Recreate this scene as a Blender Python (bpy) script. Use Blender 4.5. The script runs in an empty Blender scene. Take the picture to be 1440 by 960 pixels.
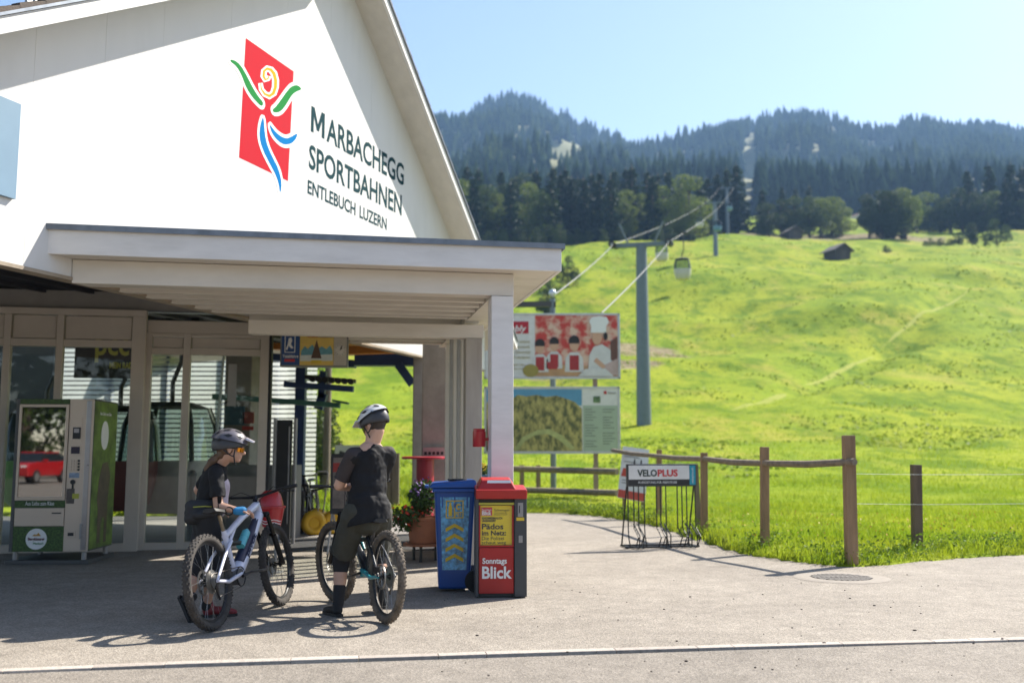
import bpy, bmesh, math, random
import numpy as np
from mathutils import Vector, Matrix
random.seed(7); rng = np.random.default_rng(7)
C = bpy.context.scene.collection
SC = bpy.context.scene
# ------------------------------------------------------------------ camera
CAM_H = 1.30; PITCH = math.atan(160/1400.0)
cd = bpy.data.cameras.new('camera'); cam = bpy.data.objects.new('camera', cd); C.objects.link(cam)
cam.location = (0, 0, CAM_H); cam.rotation_euler = (math.pi/2 + PITCH, 0, 0)
cd.sensor_width = 36; cd.lens = 35.0; cd.clip_start = .1; cd.clip_end = 9000
cd.dof.use_dof = True; cd.dof.focus_distance = 8.6; cd.dof.aperture_fstop = 1.25
SC.camera = cam
# ------------------------------------------------------------------ sky and sun
SUN_AZ = math.radians(52.0); SUN_EL = math.radians(44.5)     # azimuth measured from +Y towards +X
w = bpy.data.worlds.new('World'); SC.world = w; w.use_nodes = True
nt = w.node_tree; nt.nodes.clear()
sky = nt.nodes.new('ShaderNodeTexSky'); sky.sky_type = 'NISHITA'; sky.sun_disc = False
sky.sun_elevation = SUN_EL; sky.sun_rotation = SUN_AZ
sky.altitude = 900; sky.air_density = 1.0; sky.dust_density = 1.1; sky.ozone_density = 1.0
bg = nt.nodes.new('ShaderNodeBackground'); bg.inputs[1].default_value = 0.100
wo = nt.nodes.new('ShaderNodeOutputWorld')
tint = nt.nodes.new('ShaderNodeMix'); tint.data_type = 'RGBA'; tint.blend_type = 'MULTIPLY'; tint.inputs[0].default_value = 1; tint.inputs[7].default_value = (1.04, .965, .925, 1)   # neutral white balance of the photograph
nt.links.new(sky.outputs[0], tint.inputs[6]); nt.links.new(tint.outputs[2], bg.inputs[0]); nt.links.new(bg.outputs[0], wo.inputs[0])
sl = bpy.data.lights.new('sun', 'SUN'); sl.energy = 4.8; sl.angle = math.radians(.53); sl.color = (1, .94, .84)
so = bpy.data.objects.new('sun', sl); C.objects.link(so)
SUN_DIR = Vector((math.sin(SUN_AZ)*math.cos(SUN_EL), math.cos(SUN_AZ)*math.cos(SUN_EL), math.sin(SUN_EL)))
so.rotation_euler = SUN_DIR.to_track_quat('Z', 'Y').to_euler(); so.location = (20, 10, 40)
vs = SC.view_settings; vs.view_transform = 'Standard'; vs.look = 'None'; vs.exposure = 1.33; vs.gamma = 1
vs.use_curve_mapping = False
cy = SC.cycles; cy.max_bounces = 8; cy.diffuse_bounces = 3; cy.glossy_bounces = 4; cy.transmission_bounces = 8
cy.transparent_max_bounces = 12; cy.volume_bounces = 0; cy.use_denoising = True
cy.caustics_reflective = False; cy.caustics_refractive = False; cy.sample_clamp_indirect = 6
# ------------------------------------------------------------------ layout helpers (photo pixel -> point in the place)
_f = 1400.0; _cp, _sp = math.cos(PITCH), math.sin(PITCH)
def ray(x, y):
    u = 480 - y
    return np.array([x - 720.0, _f*_cp - u*_sp, _f*_sp + u*_cp])
def G(x, y, z=0.0):
    r = ray(x, y); return Vector(r*((z - CAM_H)/r[2]) + np.array([0, 0, CAM_H]))
def D(x, y, Y):
    r = ray(x, y); return Vector(r*(Y/r[1]) + np.array([0, 0, CAM_H]))
def onplane(x, y, pt, n):
    r = ray(x, y); o = np.array([0, 0, CAM_H]); pt = np.array(pt, float); n = np.array(n, float)
    return Vector(o + r*(np.dot(pt - o, n)/np.dot(r, n)))
# ------------------------------------------------------------------ mesh helpers
class MB:
    def __init__(s): s.v = []; s.f = []
    def add(s, vs_, fs):
        b = len(s.v); s.v += [tuple(p) for p in vs_]; s.f += [tuple(i + b for i in q) for q in fs]; return s
    def box(s, x0, x1, y0, y1, z0, z1):
        x0, x1 = min(x0, x1), max(x0, x1); y0, y1 = min(y0, y1), max(y0, y1); z0, z1 = min(z0, z1), max(z0, z1)
        return s.add([(x0,y0,z0),(x1,y0,z0),(x1,y1,z0),(x0,y1,z0),(x0,y0,z1),(x1,y0,z1),(x1,y1,z1),(x0,y1,z1)],
                     [(0,3,2,1),(4,5,6,7),(0,1,5,4),(1,2,6,5),(2,3,7,6),(3,0,4,7)])
    def bar(s, p0, p1, w, h, up=(0,0,1), w1=None, h1=None):
        p0, p1 = Vector(p0), Vector(p1); d = (p1 - p0).normalized(); up = Vector(up)
        if abs(d.dot(up)) > .99: up = Vector((0, 1, 0)) if abs(d.y) < .9 else Vector((1, 0, 0))
        sd = d.cross(up).normalized(); u = sd.cross(d)
        vv = []
        for p, ww, hh in ((p0, w, h), (p1, w1 or w, h1 or h)):
            for a, b in ((-1,-1),(1,-1),(1,1),(-1,1)): vv.append(p + sd*(a*ww/2) + u*(b*hh/2))
        return s.add(vv, [(0,1,2,3),(7,6,5,4),(0,4,5,1),(1,5,6,2),(2,6,7,3),(3,7,4,0)])
    def tube(s, pts, r, n=8, cap=True, closed=False):
        pts = [Vector(p) for p in pts]; m = len(pts)
        rs = r if hasattr(r, '__len__') else [r]*m
        t0 = (pts[1] - pts[0]).normalized()
        a = Vector((0,0,1)) if abs(t0.z) < .9 else Vector((1,0,0))
        nrm = t0.cross(a).normalized(); vv = []
        for i in range(m):
            if closed: t = (pts[(i+1) % m] - pts[i-1]).normalized()
            else: t = (pts[min(i+1, m-1)] - pts[max(i-1, 0)]).normalized()
            nrm = (nrm - t*nrm.dot(t)).normalized(); b = t.cross(nrm)
            for k in range(n):
                an = 2*math.pi*k/n; vv.append(pts[i] + (nrm*math.cos(an) + b*math.sin(an))*rs[i])
        fs = []
        for i in range(m if closed else m-1):
            j = (i+1) % m
            for k in range(n): fs.append((i*n+k, i*n+(k+1) % n, j*n+(k+1) % n, j*n+k))
        if cap and not closed: fs.append(tuple(range(n-1, -1, -1))); fs.append(tuple((m-1)*n+k for k in range(n)))
        return s.add(vv, fs)
    def cyl(s, p0, p1, r0, r1=None, n=14): return s.tube([p0, p1], [r0, r0 if r1 is None else r1], n)
    def ell(s, c, r, nu=14, nv=9, M=None):
        c = Vector(c); r = r if hasattr(r, '__len__') else (r, r, r); vv = []; fs = []
        P_ = lambda x, y, z: (c + (M @ Vector((x*r[0], y*r[1], z*r[2])) if M else Vector((x*r[0], y*r[1], z*r[2]))))
        vv.append(P_(0,0,-1))
        for i in range(1, nv):
            ph = -math.pi/2 + math.pi*i/nv
            for k in range(nu):
                a = 2*math.pi*k/nu; vv.append(P_(math.cos(ph)*math.cos(a), math.cos(ph)*math.sin(a), math.sin(ph)))
        vv.append(P_(0,0,1)); top = len(vv)-1
        for k in range(nu):
            fs.append((0, 1+(k+1) % nu, 1+k)); fs.append((top, top-nu+k, top-nu+(k+1) % nu))
        for i in range(nv-2):
            for k in range(nu):
                a = 1+i*nu+k; b = 1+i*nu+(k+1) % nu; fs.append((a, b, b+nu, a+nu))
        return s.add(vv, fs)
    def lathe(s, prof, n=24, c=(0,0,0), cap=True):
        vv = []; fs = []; m = len(prof)
        for r, z in prof:
            for k in range(n):
                a = 2*math.pi*k/n; vv.append((c[0]+r*math.cos(a), c[1]+r*math.sin(a), c[2]+z))
        for i in range(m-1):
            for k in range(n): fs.append((i*n+k, i*n+(k+1) % n, (i+1)*n+(k+1) % n, (i+1)*n+k))
        if cap: fs.append(tuple(range(n-1,-1,-1))); fs.append(tuple((m-1)*n+k for k in range(n)))
        return s.add(vv, fs)
    def prism(s, poly, y0, y1, fr=None):
        """poly in (x, z), extruded along y; fr maps (x,y,z) to a point"""
        fr = fr or (lambda x, y, z: (x, y, z)); n = len(poly)
        ar = sum(poly[i][0]*poly[(i+1) % n][1] - poly[(i+1) % n][0]*poly[i][1] for i in range(n))
        if ar < 0: poly = poly[::-1]
        vv = [fr(x, y0, z) for x, z in poly] + [fr(x, y1, z) for x, z in poly]
        fs = [tuple(range(n)), tuple(range(2*n-1, n-1, -1))] + [(i, i+n, (i+1) % n + n, (i+1) % n) for i in range(n)]
        return s.add(vv, fs)
    def torus(s, c, R, r, n=32, m=8, axis='y', a0=0, a1=2*math.pi):
        pts = []
        for k in range(n):
            a = a0 + (a1-a0)*k/n
            pts.append((c[0]+R*math.cos(a), c[1], c[2]+R*math.sin(a)) if axis == 'y' else (c[0]+R*math.cos(a), c[1]+R*math.sin(a), c[2]))
        return s.tube(pts, r, m, closed=True)
    def xf(s, M, i0=0):
        s.v = s.v[:i0] + [tuple(M @ Vector(p)) for p in s.v[i0:]]; return s
    def mesh(s, name, smooth=False):
        me = bpy.data.meshes.new(name); me.from_pydata(s.v, [], s.f); me.update()
        if smooth: me.polygons.foreach_set('use_smooth', [True]*len(me.polygons))
        return me
    def build(s, name, mat, parent=None, smooth=False, bevel=0, auto=True):
        me = s.mesh(name, smooth); me.materials.append(mat)
        o = bpy.data.objects.new(name, me); C.objects.link(o); o.parent = parent
        if smooth and auto:
            try: me.set_sharp_from_angle(angle=math.radians(38))
            except Exception: pass
        if bevel:
            b = o.modifiers.new('bevel', 'BEVEL'); b.width = bevel; b.segments = 2; b.limit_method = 'ANGLE'; b.angle_limit = math.radians(40)
        return o
def npmesh(name, V, F, mat, parent=None, smooth=False):
    """big mesh from numpy: V (n,3), F (m,k)"""
    V = np.asarray(V, np.float32); F = np.asarray(F, np.int32); k = F.shape[1]
    me = bpy.data.meshes.new(name); me.vertices.add(len(V)); me.vertices.foreach_set('co', V.ravel())
    me.loops.add(F.size); me.loops.foreach_set('vertex_index', F.ravel())
    me.polygons.add(len(F)); me.polygons.foreach_set('loop_start', np.arange(0, F.size, k, dtype=np.int32))
    me.polygons.foreach_set('loop_total', np.full(len(F), k, np.int32))
    if smooth: me.polygons.foreach_set('use_smooth', np.ones(len(F), bool))
    me.update(calc_edges=True); me.materials.append(mat)
    o = bpy.data.objects.new(name, me); C.objects.link(o); o.parent = parent
    return o
def thing(name, label, cat, loc=(0,0,0), rz=0.0, group=None):
    o = bpy.data.objects.new(name, None); C.objects.link(o); o.empty_display_size = .2
    o.location = loc; o.rotation_euler = (0, 0, rz); return tag(o, label, cat, group)
def tag(o, label=None, cat=None, group=None, kind=None):
    if label: o['label'] = label
    if cat: o['category'] = cat
    if group: o['group'] = group
    if kind: o['kind'] = kind
    return o
def dup(root, loc=None, rz=None, label=None, group=None, scale=None):
    r = root.copy(); C.objects.link(r)
    if loc is not None: r.location = loc
    if rz is not None: r.rotation_euler = (0, 0, rz)
    if scale is not None: r.scale = scale
    if label: r['label'] = label
    if group: r['group'] = group
    for ch in list(root.children):
        c = ch.copy(); C.objects.link(c); c.parent = r
        for g in list(ch.children):
            d = g.copy(); C.objects.link(d); d.parent = c
    return r
def text_mesh(s, size, width=None, depth=.004, bold=0.0, shear=0.0, align='LEFT', spacing=1.0):
    """lettering as solid mesh in local XZ (x right, z up, y towards -y front)"""
    cu = bpy.data.curves.new('t', 'FONT'); cu.body = s; cu.size = size; cu.extrude = depth/2; cu.offset = bold; cu.shear = shear
    cu.align_x = align; cu.space_character = spacing; cu.resolution_u = 3
    o = bpy.data.objects.new('t', cu); C.objects.link(o); bpy.context.view_layer.update()
    dg = bpy.context.evaluated_depsgraph_get(); me = bpy.data.meshes.new_from_object(o.evaluated_get(dg), depsgraph=dg)
    bpy.data.objects.remove(o); bpy.data.curves.remove(cu); me.materials.clear()
    co = np.zeros(len(me.vertices)*3); me.vertices.foreach_get('co', co); co = co.reshape(-1, 3)
    x, y, z = co[:,0].copy(), co[:,1].copy(), co[:,2].copy()
    if width: x = (x - x.min())*width/(x.max()-x.min()) + (0 if align == 'LEFT' else -width/2)
    co = np.stack([x, -z, y], 1); me.vertices.foreach_set('co', co.ravel()); me.update()
    return me
def put_text(name, s, size, mat, parent, loc, width=None, rot=None, **k):
    me = text_mesh(s, size, width, **k); me.name = name; me.materials.append(mat)
    o = bpy.data.objects.new(name, me); C.objects.link(o); o.parent = parent; o.location = loc
    if rot: o.rotation_euler = rot
    return o
def bake(o, name=None):
    """apply modifiers of o into its mesh"""
    bpy.context.view_layer.update(); dg = bpy.context.evaluated_depsgraph_get()
    me = bpy.data.meshes.new_from_object(o.evaluated_get(dg), depsgraph=dg); old = o.data
    o.modifiers.clear(); o.data = me; bpy.data.meshes.remove(old); me.name = o.name
    return o
# ------------------------------------------------------------------ materials
MATS = {}
def M(name, col, rough=.6, metal=0.0, var=.10, scale=6.0, bump=0.0, bscale=60.0, spec=.5, trans=0.0, dirt=0.0, stretch=None, coat=0.0, sheen=0.0):
    if name in MATS: return MATS[name]
    m = bpy.data.materials.new(name); m.use_nodes = True; n = m.node_tree; L = n.links; bs = n.nodes['Principled BSDF']
    bs.inputs['Roughness'].default_value = rough; bs.inputs['Metallic'].default_value = metal
    bs.inputs['Specular IOR Level'].default_value = spec; bs.inputs['Coat Weight'].default_value = coat
    bs.inputs['Sheen Weight'].default_value = sheen
    tc = n.nodes.new('ShaderNodeTexCoord'); mp = n.nodes.new('ShaderNodeMapping'); L.new(tc.outputs['Object'], mp.inputs[0])
    if stretch: mp.inputs['Scale'].default_value = stretch
    no = n.nodes.new('ShaderNodeTexNoise'); no.inputs['Scale'].default_value = scale; no.inputs['Detail'].default_value = 6; no.inputs['Roughness'].default_value = .62
    L.new(mp.outputs[0], no.inputs[0])
    rp = n.nodes.new('ShaderNodeValToRGB'); c = col
    rp.color_ramp.elements[0].position = .3; rp.color_ramp.elements[1].position = .7
    rp.color_ramp.elements[0].color = (c[0]*(1-var), c[1]*(1-var), c[2]*(1-var), 1)
    rp.color_ramp.elements[1].color = (min(1, c[0]*(1+var)), min(1, c[1]*(1+var)), min(1, c[2]*(1+var)), 1)
    L.new(no.outputs[0], rp.inputs[0]); last = rp.outputs[0]
    if dirt:
        n2 = n.nodes.new('ShaderNodeTexNoise'); n2.inputs['Scale'].default_value = scale*.35; n2.inputs['Detail'].default_value = 8; n2.inputs['Roughness'].default_value = .7
        L.new(mp.outputs[0], n2.inputs[0]); r2 = n.nodes.new('ShaderNodeValToRGB')
        r2.color_ramp.elements[0].position = .5; r2.color_ramp.elements[1].position = .75; r2.color_ramp.elements[0].color = (0,0,0,1); r2.color_ramp.elements[1].color = (dirt,dirt,dirt,1)
        L.new(n2.outputs[0], r2.inputs[0]); mx = n.nodes.new('ShaderNodeMix'); mx.data_type = 'RGBA'
        L.new(r2.outputs[0], mx.inputs[0]); L.new(last, mx.inputs[6]); mx.inputs[7].default_value = (c[0]*.35+.03, c[1]*.33+.025, c[2]*.28+.02, 1); last = mx.outputs[2]
    L.new(last, bs.inputs['Base Color'])
    rr = n.nodes.new('ShaderNodeMapRange'); rr.inputs[3].default_value = max(0, rough-.08); rr.inputs[4].default_value = min(1, rough+.08); L.new(no.outputs[0], rr.inputs[0]); L.new(rr.outputs[0], bs.inputs['Roughness'])
    if bump:
        nb = n.nodes.new('ShaderNodeTexNoise'); nb.inputs['Scale'].default_value = bscale; nb.inputs['Detail'].default_value = 4; L.new(mp.outputs[0], nb.inputs[0])
        bp = n.nodes.new('ShaderNodeBump'); bp.inputs['Strength'].default_value = bump; bp.inputs['Distance'].default_value = .01
        L.new(nb.outputs[0], bp.inputs['Height']); L.new(bp.outputs[0], bs.inputs['Normal'])
    if trans:
        out = n.nodes['Material Output']; tr = n.nodes.new('ShaderNodeBsdfTranslucent'); L.new(last, tr.inputs[0])
        ms = n.nodes.new('ShaderNodeMixShader'); ms.inputs[0].default_value = trans
        L.new(bs.outputs[0], ms.inputs[1]); L.new(tr.outputs[0], ms.inputs[2]); L.new(ms.outputs[0], out.inputs[0])
    MATS[name] = m; return m
def glass_mat(name, tint=(.86, .92, .89), refl=1.0):
    m = bpy.data.materials.new(name); m.use_nodes = True; n = m.node_tree; n.nodes.clear(); L = n.links
    out = n.nodes.new('ShaderNodeOutputMaterial'); tr = n.nodes.new('ShaderNodeBsdfTransparent'); tr.inputs[0].default_value = (*tint, 1)
    gl = n.nodes.new('ShaderNodeBsdfGlossy'); gl.inputs['Roughness'].default_value = .015; gl.inputs[0].default_value = (refl, refl, refl, 1)
    fr = n.nodes.new('ShaderNodeFresnel'); fr.inputs[0].default_value = 1.5
    gm_ = n.nodes.new('ShaderNodeNewGeometry'); iv = n.nodes.new('ShaderNodeMath'); iv.operation = 'SUBTRACT'; iv.inputs[0].default_value = 1; L.new(gm_.outputs['Backfacing'], iv.inputs[1])
    mu = n.nodes.new('ShaderNodeMath'); mu.operation = 'MULTIPLY'; L.new(iv.outputs[0], mu.inputs[0]); L.new(fr.outputs[0], mu.inputs[1])
    ms = n.nodes.new('ShaderNodeMixShader'); L.new(mu.outputs[0], ms.inputs[0]); L.new(tr.outputs[0], ms.inputs[1]); L.new(gl.outputs[0], ms.inputs[2]); L.new(ms.outputs[0], out.inputs[0])
    MATS[name] = m; return m
# ================================================================== SETTING
# edge between asphalt and grass, as ground points (right to left)
EDGE_PX = [(1700,752),(1440,781),(1370,784),(1300,790),(1235,796),(1195,798),(1150,795),(1110,790),(1060,783),(1020,774),(985,764),(962,753),(925,742),(880,732),(845,727),(790,722),(740,722),(600,722)]
EDGE = [G(x, y) for x, y in EDGE_PX]
EX = np.array([p.x for p in EDGE]); EY = np.array([p.y for p in EDGE])
EX = np.concatenate([[40, 14.0], EX, [-2.5, -3.0, -60]]); EY = np.concatenate([[16.0, 14.2], EY, [21.5, 21.5, 21.5]])
o_ = np.argsort(EX); EXs, EYs = EX[o_], EY[o_]
def edge_y(x): return np.interp(x, EXs, EYs)
TY = np.array([0, 10, 18, 24, 30, 45, 60, 80, 100, 130, 160, 200, 230, 270, 330, 420, 600.])
TZ = np.array([0, 0, .0, .04, .2, 1.25, 2.93, 6.2, 11.0, 19.6, 30.0, 43.6, 51.6, 63.0, 80.0, 104, 140.])
_yy = np.linspace(0, 600, 1201); _zz = np.interp(_yy, TY, TZ)
for _ in range(3): _zz = np.convolve(np.pad(_zz, 8, 'edge'), np.ones(17)/17, 'valid')
def vnoise(x, y, seed=0):
    """smooth value noise on arrays"""
    x = np.asarray(x, float); y = np.asarray(y, float); xi = np.floor(x).astype(int); yi = np.floor(y).astype(int); fx = x-xi; fy = y-yi
    h = lambda i, j: ((np.sin(i*127.1 + j*311.7 + seed*74.7)*43758.5453) % 1.0)
    sx = fx*fx*(3-2*fx); sy = fy*fy*(3-2*fy)
    return (h(xi,yi)*(1-sx)+h(xi+1,yi)*sx)*(1-sy) + (h(xi,yi+1)*(1-sx)+h(xi+1,yi+1)*sx)*sy
def terrain_z(x, y):
    x = np.asarray(x, float); y = np.asarray(y, float)
    z = np.interp(y, _yy, _zz)
    k = np.clip((y-45)/60, 0, 1)
    z = z + k*((vnoise(x/26, y/22, 1)-.5)*3.0 + (vnoise(x/10, y/8, 2)-.5)*1.5 + (vnoise(x/4.2, y/3.2, 4)-.5)*.5)
    z = z + (vnoise(x/3, y/3, 3)-.5)*.16*np.clip((y-18)/20, 0, 1)
    # long gully and rounded shoulder on the right of the meadow
    t = (x - (.235*y + 4)) ; z = z - 1.0*np.exp(-((y-(69+1.45*(x-15.8)))/3.6)**2)*np.clip((x-14)/10, 0, 1)*np.clip((75-x)/20, 0, 1)
    z = z + 2.6*np.exp(-((x-62)/26)**2 - ((y-150)/24)**2) + 2.2*np.exp(-((x-38)/14)**2 - ((y-118)/14)**2)
    d = y - edge_y(x)                                # distance into the grass from the asphalt edge
    bank = np.where(d < 0, -.35, .02 + .10*np.clip(d/1.2, 0, 1) + .03*(vnoise(x*2.2, y*2.2, 5)-.5))
    near = np.clip((30-y)/10, 0, 1)
    return np.where(d < 0, -.35, z + np.where(y < 30, bank*near + .02*(1-near), .02*1))
# ---- materials of the ground
def asphalt_mat(name, a, b, crack=True):
    m = bpy.data.materials.new(name); m.use_nodes = True; n = m.node_tree; L = n.links; bs = n.nodes['Principled BSDF']
    tc = n.nodes.new('ShaderNodeTexCoord')
    def noise(sc, det=6, ro=.6):
        q = n.nodes.new('ShaderNodeTexNoise'); q.inputs['Scale'].default_value = sc; q.inputs['Detail'].default_value = det; q.inputs['Roughness'].default_value = ro
        L.new(tc.outputs['Object'], q.inputs[0]); return q
    big = noise(.55, 6, .65); med = noise(5, 5); vor = n.nodes.new('ShaderNodeTexVoronoi'); vor.inputs['Scale'].default_value = 95; L.new(tc.outputs['Object'], vor.inputs[0])
    r1 = n.nodes.new('ShaderNodeValToRGB'); r1.color_ramp.elements[0].position = .32; r1.color_ramp.elements[1].position = .68
    r1.color_ramp.elements[0].color = (*a, 1); r1.color_ramp.elements[1].color = (*b, 1)
    ad = n.nodes.new('ShaderNodeMath'); ad.operation = 'MULTIPLY_ADD'; ad.inputs[1].default_value = .45; L.new(med.outputs[0], ad.inputs[0])
    sc_ = n.nodes.new('ShaderNodeMath'); sc_.operation = 'MULTIPLY'; sc_.inputs[1].default_value = .55; L.new(big.outputs[0], sc_.inputs[0]); L.new(sc_.outputs[0], ad.inputs[2])
    L.new(ad.outputs[0], r1.inputs[0])
    # aggregate: every stone its own tone
    hs = n.nodes.new('ShaderNodeMapRange'); L.new(vor.outputs['Color'], hs.inputs[0]); hs.inputs[3].default_value = .55; hs.inputs[4].default_value = 1.38
    mx = n.nodes.new('ShaderNodeMix'); mx.data_type = 'RGBA'; mx.blend_type = 'MULTIPLY'; mx.inputs[0].default_value = 1
    L.new(r1.outputs[0], mx.inputs[6]); L.new(hs.outputs[0], mx.inputs[7])
    sp = noise(17, 2); rs = n.nodes.new('ShaderNodeValToRGB'); rs.color_ramp.elements[0].position = .70; rs.color_ramp.elements[1].position = .74
    rs.color_ramp.elements[0].color = (0,0,0,1); rs.color_ramp.elements[1].color = (.55,.55,.55,1); L.new(sp.outputs[0], rs.inputs[0])
    m2 = n.nodes.new('ShaderNodeMix'); m2.data_type = 'RGBA'; L.new(rs.outputs[0], m2.inputs[0]); L.new(mx.outputs[2], m2.inputs[6]); m2.inputs[7].default_value = (.09,.08,.07,1)
    L.new(m2.outputs[2], bs.inputs['Base Color']); bs.inputs['Roughness'].default_value = .88; bs.inputs['Specular IOR Level'].default_value = .3
    bp = n.nodes.new('ShaderNodeBump'); bp.inputs['Strength'].default_value = .55; bp.inputs['Distance'].default_value = .006
    L.new(vor.outputs['Distance'], bp.inputs['Height']); L.new(bp.outputs[0], bs.inputs['Normal'])
    MATS[name] = m; return m
asph = asphalt_mat('asphalt_pale', (.196,.170,.140), (.345,.304,.254)); road = asphalt_mat('asphalt_road', (.172,.150,.125), (.29,.256,.216))
# kerb strip line: separates forecourt from road
KL = [(-900,985),(0,942),(240,932),(480,924),(800,914),(1100,906),(1440,897),(2200,878)]
KP = [G(x, y) for x, y in KL]
def kerb_pt(t):                                       # t along x
    xs = [p.x for p in KP]; ys = [p.y for p in KP]; return float(np.interp(t, xs, ys))
# forecourt: grid with gentle unevenness, behind the kerb line; road sheet in front, 4 mm lower
def sheet(name, x0, x1, nx, yf, yb, ny, z, mat, amp=0.0):
    X = np.linspace(x0, x1, nx); V = []; F = []
    for j in range(ny):
        t = j/(ny-1)
        for x in X:
            y = yf(x)*(1-t) + yb(x)*t
            V.append((x, y, z + amp*(float(vnoise(x*.7, y*.7, 9))-.5)))
    for j in range(ny-1):
        for i in range(nx-1): a = j*nx+i; F.append((a, a+1, a+1+nx, a+nx))
    return npmesh(name, V, F, mat, smooth=True)
tag(sheet('forecourt', -45, 45, 60, lambda x: kerb_pt(x)+.04, lambda x: 33.0, 60, 0.0, asph), kind='structure')
tag(sheet('road', -110, 110, 40, lambda x: -120.0, lambda x: kerb_pt(x)-.05, 30, -.012, road), kind='structure')
kb = bpy.data.objects.new('kerb_strip', None); C.objects.link(kb); tag(kb, kind='structure')
kmats = [M('granite_a', (.41,.36,.31), .8, var=.22, scale=30, bump=.4, bscale=120), M('granite_b', (.46,.405,.35), .8, var=.2, scale=26, bump=.4, bscale=110), M('granite_c', (.37,.32,.275), .82, var=.2, scale=28, bump=.4, bscale=120)]
kx = -6.3; ki = 0
while kx < 6.6:
    ln = random.uniform(.25, .5) if random.random() < .4 else random.uniform(.5, .95)
    a = Vector((kx+.002, kerb_pt(kx+.002), 0)); b = Vector((kx+ln-.002, kerb_pt(kx+ln-.002), 0))
    j0, j1 = random.uniform(-.006, .006), random.uniform(-.006, .006)
    mb = MB(); wd = .042; t0 = .003+random.uniform(-.001, .002); t1 = .003+random.uniform(-.001, .002)
    n0 = Vector((-(b-a).y, (b-a).x, 0)).normalized()
    top = [a+n0*(wd+j0), b+n0*(wd+j1), b-n0*(wd+j1*.5+.004), a-n0*(wd+j0*.5+.004)]
    mb.add([(p.x, p.y, -.1) for p in top] + [(top[0].x, top[0].y, t0), (top[1].x, top[1].y, t1), (top[2].x, top[2].y, t1-.001), (top[3].x, top[3].y, t0-.001)],
           [(0,1,2,3),(7,6,5,4),(0,4,5,1),(1,5,6,2),(2,6,7,3),(3,7,4,0)])
    mb.build('kerb_stone', kmats[ki % 3 if random.random() < .8 else 0], kb, bevel=.003); kx += ln; ki += 1
# ---- meadow terrain
def meadow_mat():
    m = bpy.data.materials.new('meadow'); m.use_nodes = True; n = m.node_tree; L = n.links; bs = n.nodes['Principled BSDF']
    tc = n.nodes.new('ShaderNodeTexCoord')
    def noise(sc, det=5, ro=.6, st=None):
        q = n.nodes.new('ShaderNodeTexNoise'); q.inputs['Scale'].default_value = sc; q.inputs['Detail'].default_value = det; q.inputs['Roughness'].default_value = ro
        src = tc.outputs['Object']
        if st: mp = n.nodes.new('ShaderNodeMapping'); mp.inputs['Scale'].default_value = st; L.new(src, mp.inputs[0]); src = mp.outputs[0]
        L.new(src, q.inputs[0]); return q
    def mixc(fac, A, Bc, bl='MIX'):
        x = n.nodes.new('ShaderNodeMix'); x.data_type = 'RGBA'; x.blend_type = bl
        if hasattr(fac, 'links'): L.new(fac, x.inputs[0])
        else: x.inputs[0].default_value = fac
        for s_, i in ((A, 6), (Bc, 7)):
            if hasattr(s_, 'links'): L.new(s_, x.inputs[i])
            else: x.inputs[i].default_value = (*s_, 1)
        return x.outputs[2]
    def ramp(src, p0, p1):
        r = n.nodes.new('ShaderNodeMapRange'); r.interpolation_type = 'SMOOTHSTEP'; r.inputs[1].default_value = p0; r.inputs[2].default_value = p1; L.new(src, r.inputs[0]); return r.outputs[0]
    col = mixc(ramp(noise(.06, 5).outputs[0], .40, .60), (.20,.27,.018), (.27,.31,.022))
    col = mixc(ramp(noise(.30, 7, .7, (1, .45, 1)).outputs[0], .46, .62), col, (.115,.185,.011))
    col = mixc(ramp(noise(.11, 7, .72, (1, .5, 1)).outputs[0], .52, .66), col, (.30,.29,.045))
    col = mixc(ramp(noise(1.5, 7, .75).outputs[0], .52, .66), col, (.08,.135,.010))
    # worn or bare soil where the meadow is cut (bank by the pylon, ploughed strip on the plateau, trodden path)
    ge = n.nodes.new('ShaderNodeSeparateXYZ'); L.new(tc.outputs['Object'], ge.inputs[0])
    def ellipse(cx, cy, rx, ry, rot=0.0):
        mp = n.nodes.new('ShaderNodeMapping'); mp.vector_type = 'TEXTURE'; mp.inputs['Location'].default_value = (cx, cy, 0); mp.inputs['Rotation'].default_value = (0,0,rot); mp.inputs['Scale'].default_value = (rx, ry, 1e6)
        L.new(tc.outputs['Object'], mp.inputs[0]); ln = n.nodes.new('ShaderNodeVectorMath'); ln.operation = 'LENGTH'; L.new(mp.outputs[0], ln.inputs[0])
        nn = noise(.35, 5, .6); ad = n.nodes.new('ShaderNodeMath'); ad.operation = 'MULTIPLY_ADD'; ad.inputs[1].default_value = 1.1; ad.inputs[2].default_value = -.55; L.new(nn.outputs[0], ad.inputs[0])
        a2 = n.nodes.new('ShaderNodeMath'); L.new(ln.outputs['Value'], a2.inputs[0]); L.new(ad.outputs[0], a2.inputs[1]); return ramp(a2.outputs[0], 1.0, .75)
    soil = mixc(ramp(noise(1.3, 6, .7).outputs[0], .4, .65), (.19,.15,.08), (.29,.25,.15))
    for e in SOIL: col = mixc(ellipse(*e), col, soil)
    for e in PATHS: col = mixc(ellipse(*e), col, (.285,.31,.065))
    L.new(col, bs.inputs['Base Color']); bs.inputs['Roughness'].default_value = .9; bs.inputs['Specular IOR Level'].default_value = .04
    bp = n.nodes.new('ShaderNodeBump'); bp.inputs['Strength'].default_value = .7; bp.inputs['Distance'].default_value = .25; L.new(noise(1.6, 6, .7).outputs[0], bp.inputs['Height']); L.new(bp.outputs[0], bs.inputs['Normal'])
    MATS['meadow'] = m; return m
SOIL = [(14.0, 102, 5.8, 8.0, 0), (6.0, 92, 8.0, 3.4, 0), (77, 236, 32, 15, .05)]
PATHS = [(18.9, 74, 7.5, .40, 1.016), (31, 93, 13, .28, .97), (52, 122, 22, .26, .90)]
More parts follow.
